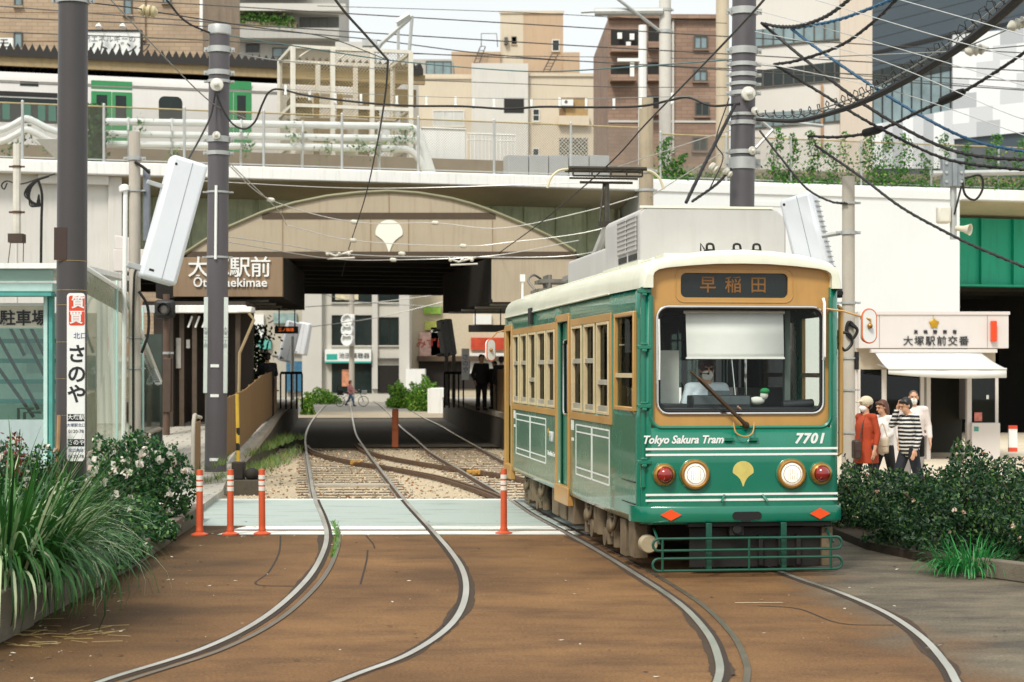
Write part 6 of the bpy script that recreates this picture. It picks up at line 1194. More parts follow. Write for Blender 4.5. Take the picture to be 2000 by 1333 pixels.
# led boards under the canopies, far signals
def ledboard(label, px0, px1, py0, py1, Y, s):
    c = P((px0 + px1) / 2, (py0 + py1) / 2, Y); t = thing('departure_board', label, 'departure board', c); w, h = (px1 - px0) / F * Y, (py1 - py0) / F * Y
    b = MB(); b.box((0, 0, 0), (w, .2, h)); b.build('board_case', BLACKM, t, bev=.02); b = MB(); [b.tube([(q_ * w, 0, h / 2), (q_ * w, 0, 4.1 - c.z)], .02, 6) for q_ in (-.32, .36)]; b.build('hanger', BLACKM, t)
    if s: txt(s, h * .55, mat('led orange', '#d8662a', .5, emit=.6), t, (0, -.11, 0), ext=.002, name='led_text')
ledboard('black hanging departure board with orange letters over the left platform', 537, 582, 638, 652, 54, '三ノ輪橋')
ledboard('plain black hanging board over the right platform', 915, 988, 635, 649, 52, None)
b = MB(); c = P(682, 645, 118); [b.lathe([(.0, 0), (.42, 0), (.45, .3), (.36, .3), (.33, .1), (0, .1)], (c.x, c.y - .1, c.z + .62 * k), (-.5, -1, 0), 12) for k in (-1, 0, 1)]; b.box((c.x, c.y + .1, c.z), (.7, .3, 2.1)); t = pole('signal_pole', 'far concrete pole with a white traffic light seen under the viaduct', 687, 118.5, .36, 9.5, CPOLE, n=10); o = b.build('traffic_light', WHITEP, t); o.location = (-t.location.x, -t.location.y, 0)
lightbox('far tilted white signal box above the left platform end', P(565, 668, 76), R(14), R(20), (.62, .4, 1.75)); lightbox('far tilted white signal box right of the far left one', P(592, 662, 88), R(10), R(-20), (.62, .4, 1.6))
lightbox('dark-sided white signal box on posts at the right platform end', P(872, 660, 66), R(-10), R(35), (.5, .42, 1.35))
for k, (px, Y) in enumerate(((872, 66.2), (886, 66.4))): pole('signal_post', ('thin white post under the dark-sided signal box, left one', 'thin white post under the dark-sided signal box, right one')[k], px, Y, .14, P(0, 690, Y).z, CPOLE, zb=.9, n=8)
pole('signal_post', 'white post on the far end of the left platform', 571, 74, .16, 3.6, WHITEP, zb=.9, n=8)
u = thing('upright_sign', 'white upright board with blue script at the right platform', 'sign', P(909, 712, 57)); b = MB(); b.box((0, 0, 0), (.24, .06, 1.0)); b.build('board', WHITEP, u); txt('\n'.join('さのや'), .2, INKBL, u, (0, -.04, .02), ext=.001)
w_ = thing('white_wall', 'small white end wall beside the far crossing, right of the hedges', 'wall', P(852, 800, 93)); b = MB(); b.bb(-.45, .4, 0, 6, -.1, 1.25); b.build('wall_body', WHITEC, w_); w_.location.z = 0
# platform end railings in shade
for k, (px0, px1, Y, lab) in enumerate(((548, 590, 58, 'dark barred railing at the end of the left platform'), (868, 905, 60, 'dark barred railing at the end of the right platform'), (960, 985, 57, 'dark barred railing behind the people on the right platform'))):
    t = thing('platform_railing', lab, 'railing'); n = 5
    for i in range(n): px = px0 + (px1 - px0) * i / (n - 1); b = MB(); b.cyl((XF(px, Y), Y, .95), (XF(px, Y), Y, 2.1), .03, n=6); b.build('bar', BLK, t)
    b = MB(); b.tube([(XF(px0, Y), Y, 2.12), (XF(px1, Y), Y, 2.12)], .05, 6); b.build('hand_rail', BLK, t)
# ---------------------------------------------------------------- pavements, planters and plants
sheet('pavement', [(-16, 26.9), (-4.75, 26.9), (-5.05, 31.2), (-5.75, 36.6), (-16, 36.6)], .11, PAVE, depth=.25)
sheet('pavement', [(3.9, 26.5), (16, 24.2), (30, 24.2), (30, 60), (6.2, 60), (4.4, 40)], .12, mat('pale footway', '#c9bca6', .85, var=.08, scale=1.5, bump=.1), depth=.25)
SOIL = mat('dark soil', '#3a2f24', .95, var=.4, scale=9, bump=.8); KERB = mat('weathered kerb', '#6d6557', .85, var=.2, scale=4, bump=.4, dirt=lin('#4d463b'))
def kerb_run(label, pts, w, h, n):
    t = thing('planter_kerb', label, 'kerb')
    P_ = [Vector((*p, 0)) for p in pts]; seg = []
    for i in range(len(P_) - 1):
        d = P_[i + 1] - P_[i]; m = max(1, round(d.length / n))
        for k in range(m): seg.append((P_[i] + d * k / m, P_[i] + d * (k + 1) / m))
    for a, c in seg: b = MB(); d = c - a; b.box((a + c) / 2 + Vector((0, 0, h / 2)), (d.length - .012, w, h + random.uniform(-.008, .008)), math.atan2(d.y, d.x)); b.build('kerb_stone', KERB, t, bev=.015)
    return t
kerb_run('weathered kerb stones edging the rose bed at left', [(-4.2, 14.1), (-4.3, 20.5), (-4.62, 26.4)], .16, .24, 1.2)
b = MB(); b.bb(-6.5, -4.28, 13.85, 14.05, 0, .42); b.bb(-4.28, -4.1, 13.85, 15.4, 0, .42); tag(b.build('planter_wall', KERB, bev=.02), 'low grey planter wall at the bottom left corner under the long grass', 'planter wall')
sheet('planter_soil', [(-9, 14), (-4.25, 14), (-4.35, 20.5), (-4.68, 26.5), (-9, 26.5)], .16, SOIL, depth=.2)
kerb_run('brown kerb stones edging the right-hand rose bed', [(5.0, 19.2), (5.5, 18.35), (7.5, 17.9)], .16, .2, .9)
sheet('planter_soil', [(4.2, 25.5), (4.35, 22), (5.05, 19.3), (5.6, 18.45), (12, 17.9), (12, 26.4)], .1, SOIL, depth=.12)
LEAF = leafmat('rose leaves', '#0d2a15', '#224c24', '#5f7d3c', .22, .5); LEAFL = leafmat('left rose leaves', '#0e3016', '#2b622e', '#6c964c', .28, .45)
PETAL = leafmat('white petals', '#e8e2d2', '#f3f0e6', '#e9c8b4', .3, .6); STEM = mat('green brown stem', '#4a3f2a', .8, var=.3)
def bump3(d, seed):
    return 1 + .16 * math.sin(d.x * 5 + seed) * math.sin(d.y * 6 + seed * 2) + .13 * math.sin(d.z * 9 + d.x * 7 + seed * 3) + .06 * math.sin(d.x * 17 + seed) * math.cos(d.z * 15 + d.y * 13)
def shrub(label, c, r, n, size, m, group, flowers=0, name='rose_shrub', cat='shrub', sprigs=10, fs=.035, petal=None):
    t = thing(name, label, cat, c, 0, group); seed = random.uniform(0, 20); b = MB()
    def pt(inner=False):
        d = Vector((random.gauss(0, 1), random.gauss(0, 1), random.gauss(0, 1))); d.normalize()
        if d.z < -.15: d.z *= -.6; d.normalize()
        k = bump3(d, seed) * (1 - .55 * random.random() ** 2.4); return Vector((d.x * r[0] * k, d.y * r[1] * k, max(.02, d.z) * r[2] * k + random.uniform(0, .05)))
    leaves(b, int(n * 1.25), pt, size)
    tips = []
    for i in range(sprigs):
        d = Vector((random.gauss(0, .8), random.gauss(0, .8), random.uniform(.4, 1.2))); d.normalize(); k = bump3(d, seed); o = Vector((d.x * r[0] * k, d.y * r[1] * k, d.z * r[2] * k)) * .92; e = o + Vector((d.x * .14, d.y * .14, random.uniform(.08, .25))); tips.append((o, e))
        for q in range(9): leaves(b, 1, lambda: o.lerp(e, q / 8) + Vector((random.gauss(0, .03), random.gauss(0, .03), 0)), size * .8)
    b.build('foliage', m, t, smooth=0, recalc=False)
    b = MB()
    for i in range(7): a = random.uniform(0, 6.3); b.tube(spline([(0, 0, -.1), (.3 * r[0] * math.cos(a), .3 * r[1] * math.sin(a), r[2] * .4), (.6 * r[0] * math.cos(a), .6 * r[1] * math.sin(a), r[2] * .75)], 4), .012, 5)
    for o, e in tips: b.tube([o * .8, e], .004, 4)
    b.build('stems', STEM, t)
    if flowers:
        b = MB()
        for i in range(flowers):
            d = Vector((random.gauss(0, 1), random.gauss(-.4, 1), random.gauss(.6, .8))); d.normalize(); d.z = abs(d.z); k = bump3(d, seed) * 1.0; o = Vector((d.x * r[0] * k, d.y * r[1] * k, d.z * r[2] * k)); leaves(b, random.randint(4, 9), lambda: o + Vector((random.gauss(0, fs * .5), random.gauss(0, fs * .5), random.gauss(0, fs * .5))), fs, w=.8)
        b.build('blossoms', petal or PETAL, t, smooth=0, recalc=False)
    return t
g = 'rose shrubs in the right-hand bed'
PINK = leafmat('faded roses', '#d9b39a', '#e9d8c6', '#c8683c', .3, .6)
for lab, c, r, n, f in (('low dark rose shrub against the tram side of the right-hand bed', (4.9, 24.6, .1), (.75, 1.3, .72), 6500, 10), ('dark rose shrub with orange blooms in front in the right-hand bed', (5.35, 21.9, .1), (.95, 1.5, .8), 9500, 16), ('tallest dark rose shrub, peaking before the police box doorway', (6.15, 23.3, .1), (.95, 1.2, 1.02), 9000, 22), ('dark rose shrub by the brown kerb at the right edge', (6.35, 20.2, .1), (.95, 1.5, .82), 8500, 16), ('pale-tipped rose shrub cut off by the right edge', (7.4, 22.3, .1), (1.0, 1.5, .98), 8000, 20)): shrub(lab, c, r, n, .032, LEAF, g, f, petal=PINK, sprigs=26, fs=.022)
g = 'white rose shrubs in the left bed'
for lab, c, r, n, f in (('white flowering rose shrub right of the charcoal pole', (-5.15, 24.2, .15), (.72, 1.1, 1.08), 8500, 75), ('white rose shrub half hidden behind the charcoal pole at left', (-7.1, 25.8, .15), (.9, .7, .92), 4500, 45), ('bushy low shrub spilling over the kerb below the white roses', (-4.72, 21.7, .12), (.55, 1.5, .42), 5000, 10), ('trailing ground cover hanging over the kerb stones beside the long grass', (-4.42, 19.3, .1), (.36, 1.6, .34), 4200, 6), ('dark filler shrub behind the long grass at the left edge', (-5.7, 19.6, .12), (1.0, 1.3, .75), 5500, 5)): shrub(lab, c, r, n, .036, LEAFL, g, f, sprigs=18, fs=.046)
b = MB(); t = thing('rose_sprig', 'loose leafy rose branch arching out right of the white flowering shrub', 'branch', (-4.6, 24.3, .9))
for k in range(5):
    e = spline([(-.25, 0, -.2 + .05 * k), (0, .1 * k - .2, .1 + .1 * (k % 3)), (.22 - .03 * k, .1 * k - .2, .16 - .12 * k)], 7); b.tube(e, .004, 4)
    for v in e: leaves(b, 3, lambda: v + Vector((random.gauss(0, .025), random.gauss(0, .025), random.gauss(0, .025))), .034)
b.build('foliage', LEAFL, t, smooth=0, recalc=False)
# red-leaved young plant and cane at the left
b = MB(); t = thing('young_plant', 'thin red-leaved plant in front of the pavilion at the left edge', 'plant', P(32, 930, 25)); [b.tube([(0, 0, -.6), (.05 * k - .05, 0, .45 + .1 * k)], .006, 4) for k in range(3)]; b.build('stems', STEM, t); b = MB(); leaves(b, 130, lambda: (random.gauss(0, .07), random.gauss(0, .07), random.uniform(0, .6)), .032); b.build('foliage', leafmat('red leaves', '#5a1f18', '#8a3a28', '#5a6a30'), t, smooth=0, recalc=False)
b = MB(); b.tube([P(111, 960, 25.9), P(115, 812, 25.9)], .028, 6); tag(b.build('wooden_stake', mat('bamboo', '#a8845a', .7, var=.15)), 'thin bamboo stake leaning on the charcoal pole', 'stake')
# long arching grass
def grass_clump(label, c, n, L0, L1, w, m, rx, ry, bias=(0, 0), name='long_grass'):
    t = thing(name, label, 'grass clump', c); b = MB()
    for i in range(n):
        a = random.uniform(0, 6.283); k = random.random() ** .6; o = Vector((math.cos(a) * rx * k, math.sin(a) * ry * k, 0)); L = random.uniform(L0, L1)
        dirv = Vector((math.cos(a) + bias[0] + random.gauss(0, .35), math.sin(a) + bias[1] + random.gauss(0, .35), 0)); dirv = dirv.normalized() if dirv.length > .05 else Vector((1, 0, 0))
        lean = random.uniform(.05, .45) + .35 * k; droop = random.choice([.25, .9, 1.5, 2.2, 2.9]) * random.uniform(.7, 1.15); pts = [o]; m_ = 9; ang = lean
        for s in range(m_): pts.append(pts[-1] + (dirv * math.sin(ang) + Vector((0, 0, math.cos(ang)))) * L / m_); ang += droop / m_ * (1 + s * .12)
        for v in pts:
            if v.z + c[2] < .015: v.z = .015 - c[2]
        sd = Vector((-dirv.y, dirv.x, 0)); wd = w * random.uniform(.6, 1.25); l, r_ = [], []
        for s, v in enumerate(pts): ww = wd * (.55 + .45 * min(1, s / 2)) * (1 - (s / m_) ** 3) + .0008; l.append(v - sd * ww); r_.append(v + sd * ww)
        b.grid([l, r_])
    b.build('blades', m, t, smooth=60, recalc=False); return t
GRASSM = leafmat('striped grass', '#133c17', '#427a34', '#d3dfb6', .3, .45)
grass_clump('big clump of long arching striped grass at the left foreground', (-4.95, 17.2, .16), 720, .8, 1.7, .0145, GRASSM, .6, .9, (.25, -.5))
grass_clump('grass clump drooping over the planter corner at the bottom left', (-4.3, 15.5, .36), 520, .8, 1.55, .0135, GRASSM, .28, .7, (.65, -.9))
grass_clump('upright grass blades before the charcoal pole foot', (-5.35, 20.6, .16), 130, 1.0, 1.55, .011, GRASSM, .35, .5, (0.1, 0))
grass_clump('fresh green grass tuft at the kerb of the right-hand bed', (4.95, 19.35, .02), 330, .25, .55, .007, leafmat('fresh grass', '#1f6a34', '#3f9a4c', None, .3), .4, .35, (-.2, -.5))
b = MB(); t = None
for i in range(34): o = Vector((-3.85 + random.gauss(0, .25), 14.9 + random.gauss(0, .3), .012)); a = random.gauss(0, .7); b.tube([o, o + Vector((math.cos(a) * .25, math.sin(a) * .25, .01))], .003, 4)
tag(b.build('dry_straw', mat('straw', '#9c8a5c', .9, var=.2)), 'wisps of dry straw on the road below the drooping grass', 'straw', kind='stuff')
# weeds on the ramp kerb and gravel
b = MB()
for i in range(420):
    f = random.random(); y = 33 + 17 * f; x0 = -5.72 - max(0, y - 41) * .07 + random.gauss(.15, .22); z0 = .05 if x0 > -5.75 else .3
    for k in range(4): a = random.uniform(0, 6.3); h = random.uniform(.08, .26); b.add([(x0, y, z0), (x0 + .012, y, z0), (x0 + math.cos(a) * .1, y + math.sin(a) * .1, z0 + h)], [(0, 1, 2)])
tag(b.build('weeds', leafmat('weeds', '#3f6a26', '#7a9a40', '#b8b266'), smooth=0, recalc=False), 'weeds and grass growing along the concrete edge of the left ramp', 'weeds', kind='stuff')
b = MB()
for i in range(160):
    y = random.uniform(21, 26); p = min(LA, key=lambda v: abs(v.y - y)); x0 = p.x + .13 + random.gauss(0, .02)
    for k in range(3): a = random.uniform(0, 6.3); b.add([(x0, y, 0), (x0 + .01, y, 0), (x0 + math.cos(a) * .03, y + math.sin(a) * .05, random.uniform(.02, .06))], [(0, 1, 2)])
tag(b.build('groove_weeds', leafmat('groove weeds', '#3f7a26', '#6a9a40'), smooth=0, recalc=False), 'tiny weeds growing in the groove of the near left rail', 'weeds', kind='stuff')
# creepers on the right-hand fence, shrubs on the deck
CREEP = leafmat('creeper leaves', '#23531c', '#4c8a30', '#8fb04a', .3)
for k, (px, w, top, n) in enumerate(((1302, 20, 268, 420), (1330, 16, 300, 260), (1517, 16, 250, 420), (1548, 14, 262, 300), (1588, 18, 256, 420), (1622, 12, 280, 200), (1650, 16, 256, 180), (1698, 20, 252, 480), (1728, 20, 262, 420), (1766, 20, 260, 420), (1806, 18, 300, 240), (1850, 22, 262, 320), (1890, 18, 280, 280), (1945, 22, 262, 420), (1992, 18, 270, 320))):
    t = thing('creeper', f'{("thick", "thin", "tall", "short", "ragged")[k % 5]} creeper strand on the right viaduct fence, ' + ('beside the stained concrete pole', 'left of the tall pale pole foot', 'just right of the ringed dark pole', 'above the slack black cable', 'at the fence post over the white wall', 'with sparse leaves over the white wall', 'yellowed, over the slim concrete pole', 'left of the middle fence post', 'right of the middle fence post', 'over the white wall centre', 'low, over the white wall', 'behind the junction box', 'right of the junction box', 'over the teal girder', 'at the right edge')[k], 'creeper', (BR.O.x, BR.O.y, 0), BR.ang, 'creepers on the right fence')
    b = MB(); z1 = BR.z(px, top, .1)
    def cp():
        f = random.random() ** 1.3; return (BR.s(px + random.gauss(0, w * .6 * (1.35 - f)) + 6 * math.sin(f * 7 + k), .1), .1 + random.gauss(0, .06), 7.68 + (z1 - 7.68) * f)
    leaves(b, int(n * 1.25), cp, .052); b.build('foliage', CREEP, t, smooth=0, recalc=False)
b = MB(); leaves(b, 4200, lambda: (BR.s(random.uniform(1280, 2100), .3), random.uniform(.15, .9), 7.68 + abs(random.gauss(0, .16))), .06)
o = tag(b.build('deck_weeds', leafmat('deck weeds', '#3a5a22', '#6f8a3a', '#a89a5a'), smooth=0, recalc=False), 'low weeds along the foot of the right viaduct fence', 'weeds', kind='stuff'); o.location = (BR.O.x, BR.O.y, 0); o.rotation_euler.z = BR.ang
t = thing('deck_shrub', 'dark green shrub on the viaduct right of the charcoal pole', 'shrub', (BR.O.x, BR.O.y, 0), BR.ang); b = MB(); leaves(b, 1500, lambda: (BR.s(187 + random.gauss(0, 9), 1.0), 1.0 + random.gauss(0, .2), random.uniform(7.7, BR.z(187, 205, 1))), .075); b.build('foliage', LEAFL, t, smooth=0, recalc=False)
b = MB()
for px, py in ((48, 270), (60, 255), (90, 285), (120, 250), (210, 262), (275, 240), (480, 285), (575, 262), (700, 285), (770, 275), (792, 262), (730, 292), (640, 290), (340, 300), (20, 290)): leaves(b, 45, lambda: (BR.s(px + random.gauss(0, 9), 1.7), 1.7, BR.z(px, py + random.gauss(0, 10), 1.7)), .05)
o = tag(b.build('pipe_weeds', CREEP, smooth=0, recalc=False), 'weeds growing round the white pipes on the viaduct', 'weeds', kind='stuff'); o.location = (BR.O.x, BR.O.y, 0); o.rotation_euler.z = BR.ang
t = thing('ivy_bush', 'leafy bush in the gap behind the left platform shelter', 'bush', P(492, 720, 62)); b = MB(); leaves(b, 1500, lambda: (random.gauss(0, .33), random.gauss(0, .4), random.uniform(-1, 1.5)), .085); b.build('foliage', LEAFL, t, smooth=0, recalc=False)
FARH = leafmat('hedge leaves', '#3a6a1c', '#6f9f30', '#a3c04c', .3)
for lab, c, r, n in (('low dark hedge in front of the pale office shop', P(628, 782, 118), (1.25, .5, .95), 1500), ('rounded green hedge bush left of the white end wall', P(781, 789, 106), (.75, .7, 1.4), 1900), ('largest bright green hedge bush by the white end wall', P(832, 797, 98), (1.0, .9, 1.65), 2800), ('small green bush by the left platform end', P(601, 800, 90), (.3, .5, .8), 700)):
    shrub(lab, (c.x, c.y, 0), r, n, .09, FARH, 'hedge bushes beyond the underpass', sprigs=6, name='hedge_bush', cat='hedge')
# ---------------------------------------------------------------- people
SKIN = mat('skin', '#c99a7c', .55, var=.04); HAIR = mat('black hair', '#1a1614', .5, var=.3, scale=30); HAIRB = mat('brown hair', '#5a3524', .5, var=.3, scale=30)
def cap(b, p, q, r0, r1, n=10):
    p, q = Vector(p), Vector(q); d = (q - p); L = d.length; d.normalize(); ps, rs = [], []
    for k in range(4): a = math.pi / 2 * (1 - k / 4); ps.append(p - d * r0 * math.sin(a)); rs.append(max(.001, r0 * math.cos(a)))
    ps.append(p); rs.append(r0); ps.append(q); rs.append(r1)
    for k in range(1, 5): a = math.pi / 2 * k / 4; ps.append(q + d * r1 * math.sin(a)); rs.append(max(.001, r1 * math.cos(a)))
    b.tube(ps, rs, n)
def fuse(b, name, m, parent, vox, sm=3):
    o = b.build(name, m, parent, smooth=0); q = o.modifiers.new('fuse', 'REMESH'); q.mode = 'VOXEL'; q.voxel_size = vox; q.use_smooth_shade = True
    w = o.modifiers.new('soft', 'SMOOTH'); w.iterations = sm; w.factor = .5; return o
def person(label, loc, rz, pose, wear, h=1.7, group=None):
    """facing -y; pose gives joints (metres for a 1.7 m body); wear lists clothes"""
    t = thing('person', label, 'person', loc, rz, group); t.scale = (h / 1.7,) * 3
    J = dict(hip=(0, 0, .90), chest=(0, -.01, 1.22), neck=(0, 0, 1.42), head=(0, -.02, 1.575), headrot=(0, 0, 0), sl=(-.185, 0, 1.375), sr=(.185, 0, 1.375), el=(-.23, .03, 1.09), er=(.23, .03, 1.09), wl=(-.23, -.05, .84), wr=(.23, -.05, .84), kl=(-.1, -.02, .49), kr=(.1, -.02, .49), al=(-.11, .02, .08), ar=(.11, .02, .08))
    J.update(pose); V = {k: Vector(v) for k, v in J.items() if k != 'headrot'}
    from mathutils import Euler
    hq = Euler([R(a) for a in J['headrot']]).to_matrix(); H = lambda x, y, z: V['head'] + hq @ Vector((x, y, z))
    b = MB(); hp = V['hip']
    b.ell(hp + Vector((0, 0, .03)), (.165, .11, .12)); b.ell(V['chest'], (.175, .115, .2)); cap(b, hp, V['chest'], .14, .15); cap(b, V['chest'] + Vector((0, 0, .1)), V['neck'], .11, .055); cap(b, V['neck'] - Vector((0, 0, .03)), V['head'] - Vector((0, 0, .05)), .055, .055); cap(b, V['sl'], V['sr'], .065, .065)
    for s in 'lr':
        sx_ = -1 if s == 'l' else 1
        cap(b, V['s' + s], V['e' + s], .052, .041); cap(b, V['e' + s], V['w' + s], .04, .028)
        d = (V['w' + s] - V['e' + s]).normalized(); side = d.cross(Vector((0, 1, 0))); side = side.normalized() if side.length > .1 else Vector((1, 0, 0)); up = d.cross(side)
        pc = V['w' + s] + d * .05; q = Matrix((side, up, d)).transposed(); b.ell(pc, (.02, .042, .055), q)
        for k, (o, L) in enumerate(((-.03, .075), (-.011, .085), (.009, .082), (.027, .065))): f0 = pc + d * .04 + up * o; f1 = f0 + d * L * .55 - side * .006; cap(b, f0, f1, .0095, .009, 6); cap(b, f1, f1 + d * L * .4 - side * .014 * sx_, .009, .008, 6)
        th = V['w' + s] + d * .03 - up * .035; cap(b, th, th + d * .05 - up * .022, .012, .01, 6)
        hx = hp + Vector((sx_ * .09, 0, -.02)); cap(b, hx, V['k' + s], .088, .057); cap(b, V['k' + s], V['a' + s], .055, .036); cap(b, V['a' + s], V['a' + s] + Vector((sx_ * .02, -.14, -.05)), .04, .03)
    # head: skull, jaw, nose, ears, brow
    b.ell(H(0, .012, .03), (.074, .094, .092), hq); b.ell(H(0, -.022, -.045), (.056, .066, .075), hq); cap(b, H(0, -.093, .01), H(0, -.108, -.022), .010, .014, 8); b.ell(H(0, -.078, .035), (.055, .02, .014), hq); b.ell(H(0, -.08, -.065), (.026, .016, .012), hq)
    for sx_ in (-1, 1): b.ell(H(sx_ * .076, .012, -.005), (.012, .02, .032), hq)
    body_ = fuse(b, 'body', SKIN, t, .0085, 2)
    b = MB(); [b.ell(H(sx_ * .03, -.083, .012), (.009, .006, .004), hq) for sx_ in (-1, 1)]; b.build('eyes', BLACKR, t)
    for c in wear:
        k, m = c[0], c[1]; b = MB(); arg = c[2] if len(c) > 2 else None
        if k == 'top':      # arg: (sleeve 0..1, hem z, looseness)
            sl, hem, lo = arg; ch = V['chest']
            b.ell(ch, (.172 + lo, .122 + lo, .2)); b.ell(hp + Vector((0, 0, .05)), (.172 + lo, .125 + lo, .13)); cap(b, hp, ch, .15 + lo, .16 + lo); cap(b, ch + Vector((0, 0, .12)), V['neck'] - Vector((0, 0, .03)), .12, .068); cap(b, V['sl'], V['sr'], .068, .068)
            if hem < .85: b.tube([(hp.x, hp.y, hem), (hp.x, hp.y, hem + .1), hp, hp + Vector((0, 0, .12))], [.185 + lo, .18 + lo, .165 + lo, .15 + lo], 16)
            for s in 'lr':
                S_, E_, W_ = V['s' + s], V['e' + s], V['w' + s]
                if sl <= .5: cap(b, S_, S_.lerp(E_, sl * 2), .064, .062)
                else: cap(b, S_, E_, .062, .056); cap(b, E_, E_.lerp(W_, (sl - .5) * 2 * .95), .057, .046)
            fuse(b, 'jacket' if hem < .85 else 'shirt', m, t, .014, 3)
        elif k == 'trousers':
            b.ell(hp + Vector((0, 0, .02)), (.178, .122, .13))
            for s in 'lr': sx_ = -1 if s == 'l' else 1; hx = hp + Vector((sx_ * .09, 0, -.02)); cap(b, hx, V['k' + s], .104, .078); cap(b, V['k' + s], V['a' + s] + Vector((0, 0, .03)), .076, .066)
            fuse(b, 'trousers', m, t, .015, 3)
        elif k == 'shoes':
            for s in 'lr': sx_ = -1 if s == 'l' else 1; a = V['a' + s]; cap(b, a + Vector((0, .03, -.03)), a + Vector((sx_ * .02, -.15, -.04)), .052, .042)
            fuse(b, 'shoes', m, t, .012, 2)
        elif k == 'hair':
            lng = arg or 0
            b.ell(H(0, .028, .048), (.085, .098, .09), hq); b.ell(H(0, .055, -.0), (.078, .07, .08), hq); any(q[0] == 'cap' for q in wear) or cap(b, H(-.06, -.045, .085), H(.05, -.06, .09), .028, .026); cap(b, H(-.072, -.01, .06), H(-.074, .01, .01), .018, .012); cap(b, H(.072, -.01, .06), H(.074, .01, .01), .018, .012)
            if lng: cap(b, H(0, .07, .0), H(0, .085, -lng), .07, .045); cap(b, H(.07, .02, .02), H(.066, .03, -lng * .8), .025, .02); cap(b, H(-.07, .02, .02), H(-.066, .03, -lng * .8), .025, .02)
            fuse(b, 'hair', m, t, .0085, 2)
        elif k == 'stubble': b.ell(H(0, .018, .04), (.077, .093, .086), hq); fuse(b, 'hair', m, t, .009, 1)
        elif k == 'mask':
            b.ell(H(0, -.035, -.055), (.062, .072, .062), hq); cap(b, H(0, -.1, -.02), H(0, -.1, -.05), .016, .018, 8); fuse(b, 'face_mask', m, t, .008, 2)
        elif k == 'cap':
            b.ell(H(0, .018, .055), (.1, .12, .098), hq); cap(b, H(-.045, -.1, .06), H(.045, -.1, .06), .018, .018); cap(b, H(-.04, -.15, .05), H(.04, -.15, .05), .014, .014); cap(b, H(0, -.08, .06), H(0, -.15, .05), .02, .014); fuse(b, 'hat', m, t, .009, 2)
    return t
def bag(label, loc, sz, m, strap, name='shoulder_bag'):
    t = thing(name, label, 'bag', loc); b = MB(); b.box((0, 0, 0), sz); b.build('bag_body', m, t, bev=.03); b = MB(); b.tube(spline(strap, 5), .012, 6); b.build('strap', m, t); b = MB(); b.box((0, -sz[1] / 2 - .004, sz[2] * .15), (sz[0] * .8, .01, sz[2] * .4)); b.build('flap', m, t, bev=.004); return t
def stripes(name):
    m, t, b = _mk(name); o = N(t, 'TexCoord').outputs['Object']; sp = N(t, 'SeparateXYZ'); t.links.new(o, sp.inputs[0]); nn = N(t, 'TexNoise', i_Scale=5); t.links.new(o, nn.inputs['Vector'])
    a = N(t, 'MULTIPLY_ADD' if 0 else 'Math', operation='MULTIPLY_ADD'); t.links.new(nn.outputs['Fac'], a.inputs[0]); a.inputs[1].default_value = .03; t.links.new(sp.outputs[2], a.inputs[2])
    d = N(t, 'Math', operation='DIVIDE'); t.links.new(a.outputs[0], d.inputs[0]); d.inputs[1].default_value = .062; f = N(t, 'Math', operation='FRACT'); t.links.new(d.outputs[0], f.inputs[0]); l = N(t, 'Math', operation='LESS_THAN'); t.links.new(f.outputs[0], l.inputs[0]); l.inputs[1].default_value = .42
    t.links.new(mixc(t, l.outputs[0], lin('#1c1c22'), lin('#d9d6cf')), b.inputs['Base Color']); b.inputs['Roughness'].default_value = .85; return m
RUSTJ = mat('rust red jacket', '#a8401f', .85, var=.1, scale=6); WSH = mat('white shirt cloth', '#dcdad6', .85, var=.05); PSH = mat('pale pink shirt', '#d8cdc8', .85, var=.05); NAVY = mat('navy trousers', '#20242e', .85, var=.15); BLKC = mat('black cloth', '#1b1b1d', .9, var=.2); MASK = mat('white mask', '#e9e9e6', .8, var=.02); BEIC = mat('cream cap cloth', '#cdc2a8', .85, var=.05); BLUS = mat('pale blue uniform', '#d5e1ea', .8, var=.05); JEAN = mat('faded blue jeans', '#5a7a9a', .85, var=.15); PINKC = mat('pink coat', '#c98a8a', .85, var=.1); BROWNB = mat('dark leather', '#3a2a24', .6, var=.2)
zp = .12
def at(px, Y): return ((px - 1000) / F * Y, Y, zp)
walkL = dict(kl=(-.1, -.14, .5), al=(-.11, -.12, .08), kr=(.1, .08, .5), ar=(.1, .26, .14))
person('man in a rust red jacket and cream cap seen from behind by the hedge', at(1692, 28.6), R(-62), dict(headrot=(0, 0, -12), el=(-.25, .05, 1.1), wl=(-.24, -.04, .85), er=(.24, .04, 1.1), wr=(.25, -.03, .85), **walkL), (('top', RUSTJ, (.82, .62, .02)), ('trousers', NAVY), ('shoes', BLKC), ('hair', HAIR), ('cap', BEIC), ('mask', MASK)), 1.65)
bag('brown shoulder bag at the left hip of the rust-jacketed man', (at(1674, 28.3)[0], 28.35, .95), (.12, .25, .3), BROWNB, [(.05, 0, .15), (.12, .1, .4), (.2, .2, .55)])
person('woman with reddish hair and white blouse behind the striped-shirt man', at(1727, 29.2), R(-55), dict(head=(0, -.06, 1.57), headrot=(14, 0, -10), er=(.22, -.06, 1.12), wr=(.12, -.2, 1.0), wl=(-.18, -.2, 1.02), el=(-.23, -.02, 1.1), **walkL), (('top', WSH, (.9, .88, .02)), ('trousers', BLKC), ('shoes', BLKC), ('hair', HAIRB, .12)), 1.6)
bag('cream handbag held by the woman in the white blouse', (at(1727, 28.6)[0], 28.75, 1.0), (.2, .12, .26), mat('cream leather', '#cdbfa6', .6, var=.05), [(-.08, 0, .13), (0, 0, .35), (.08, 0, .13)], 'handbag')
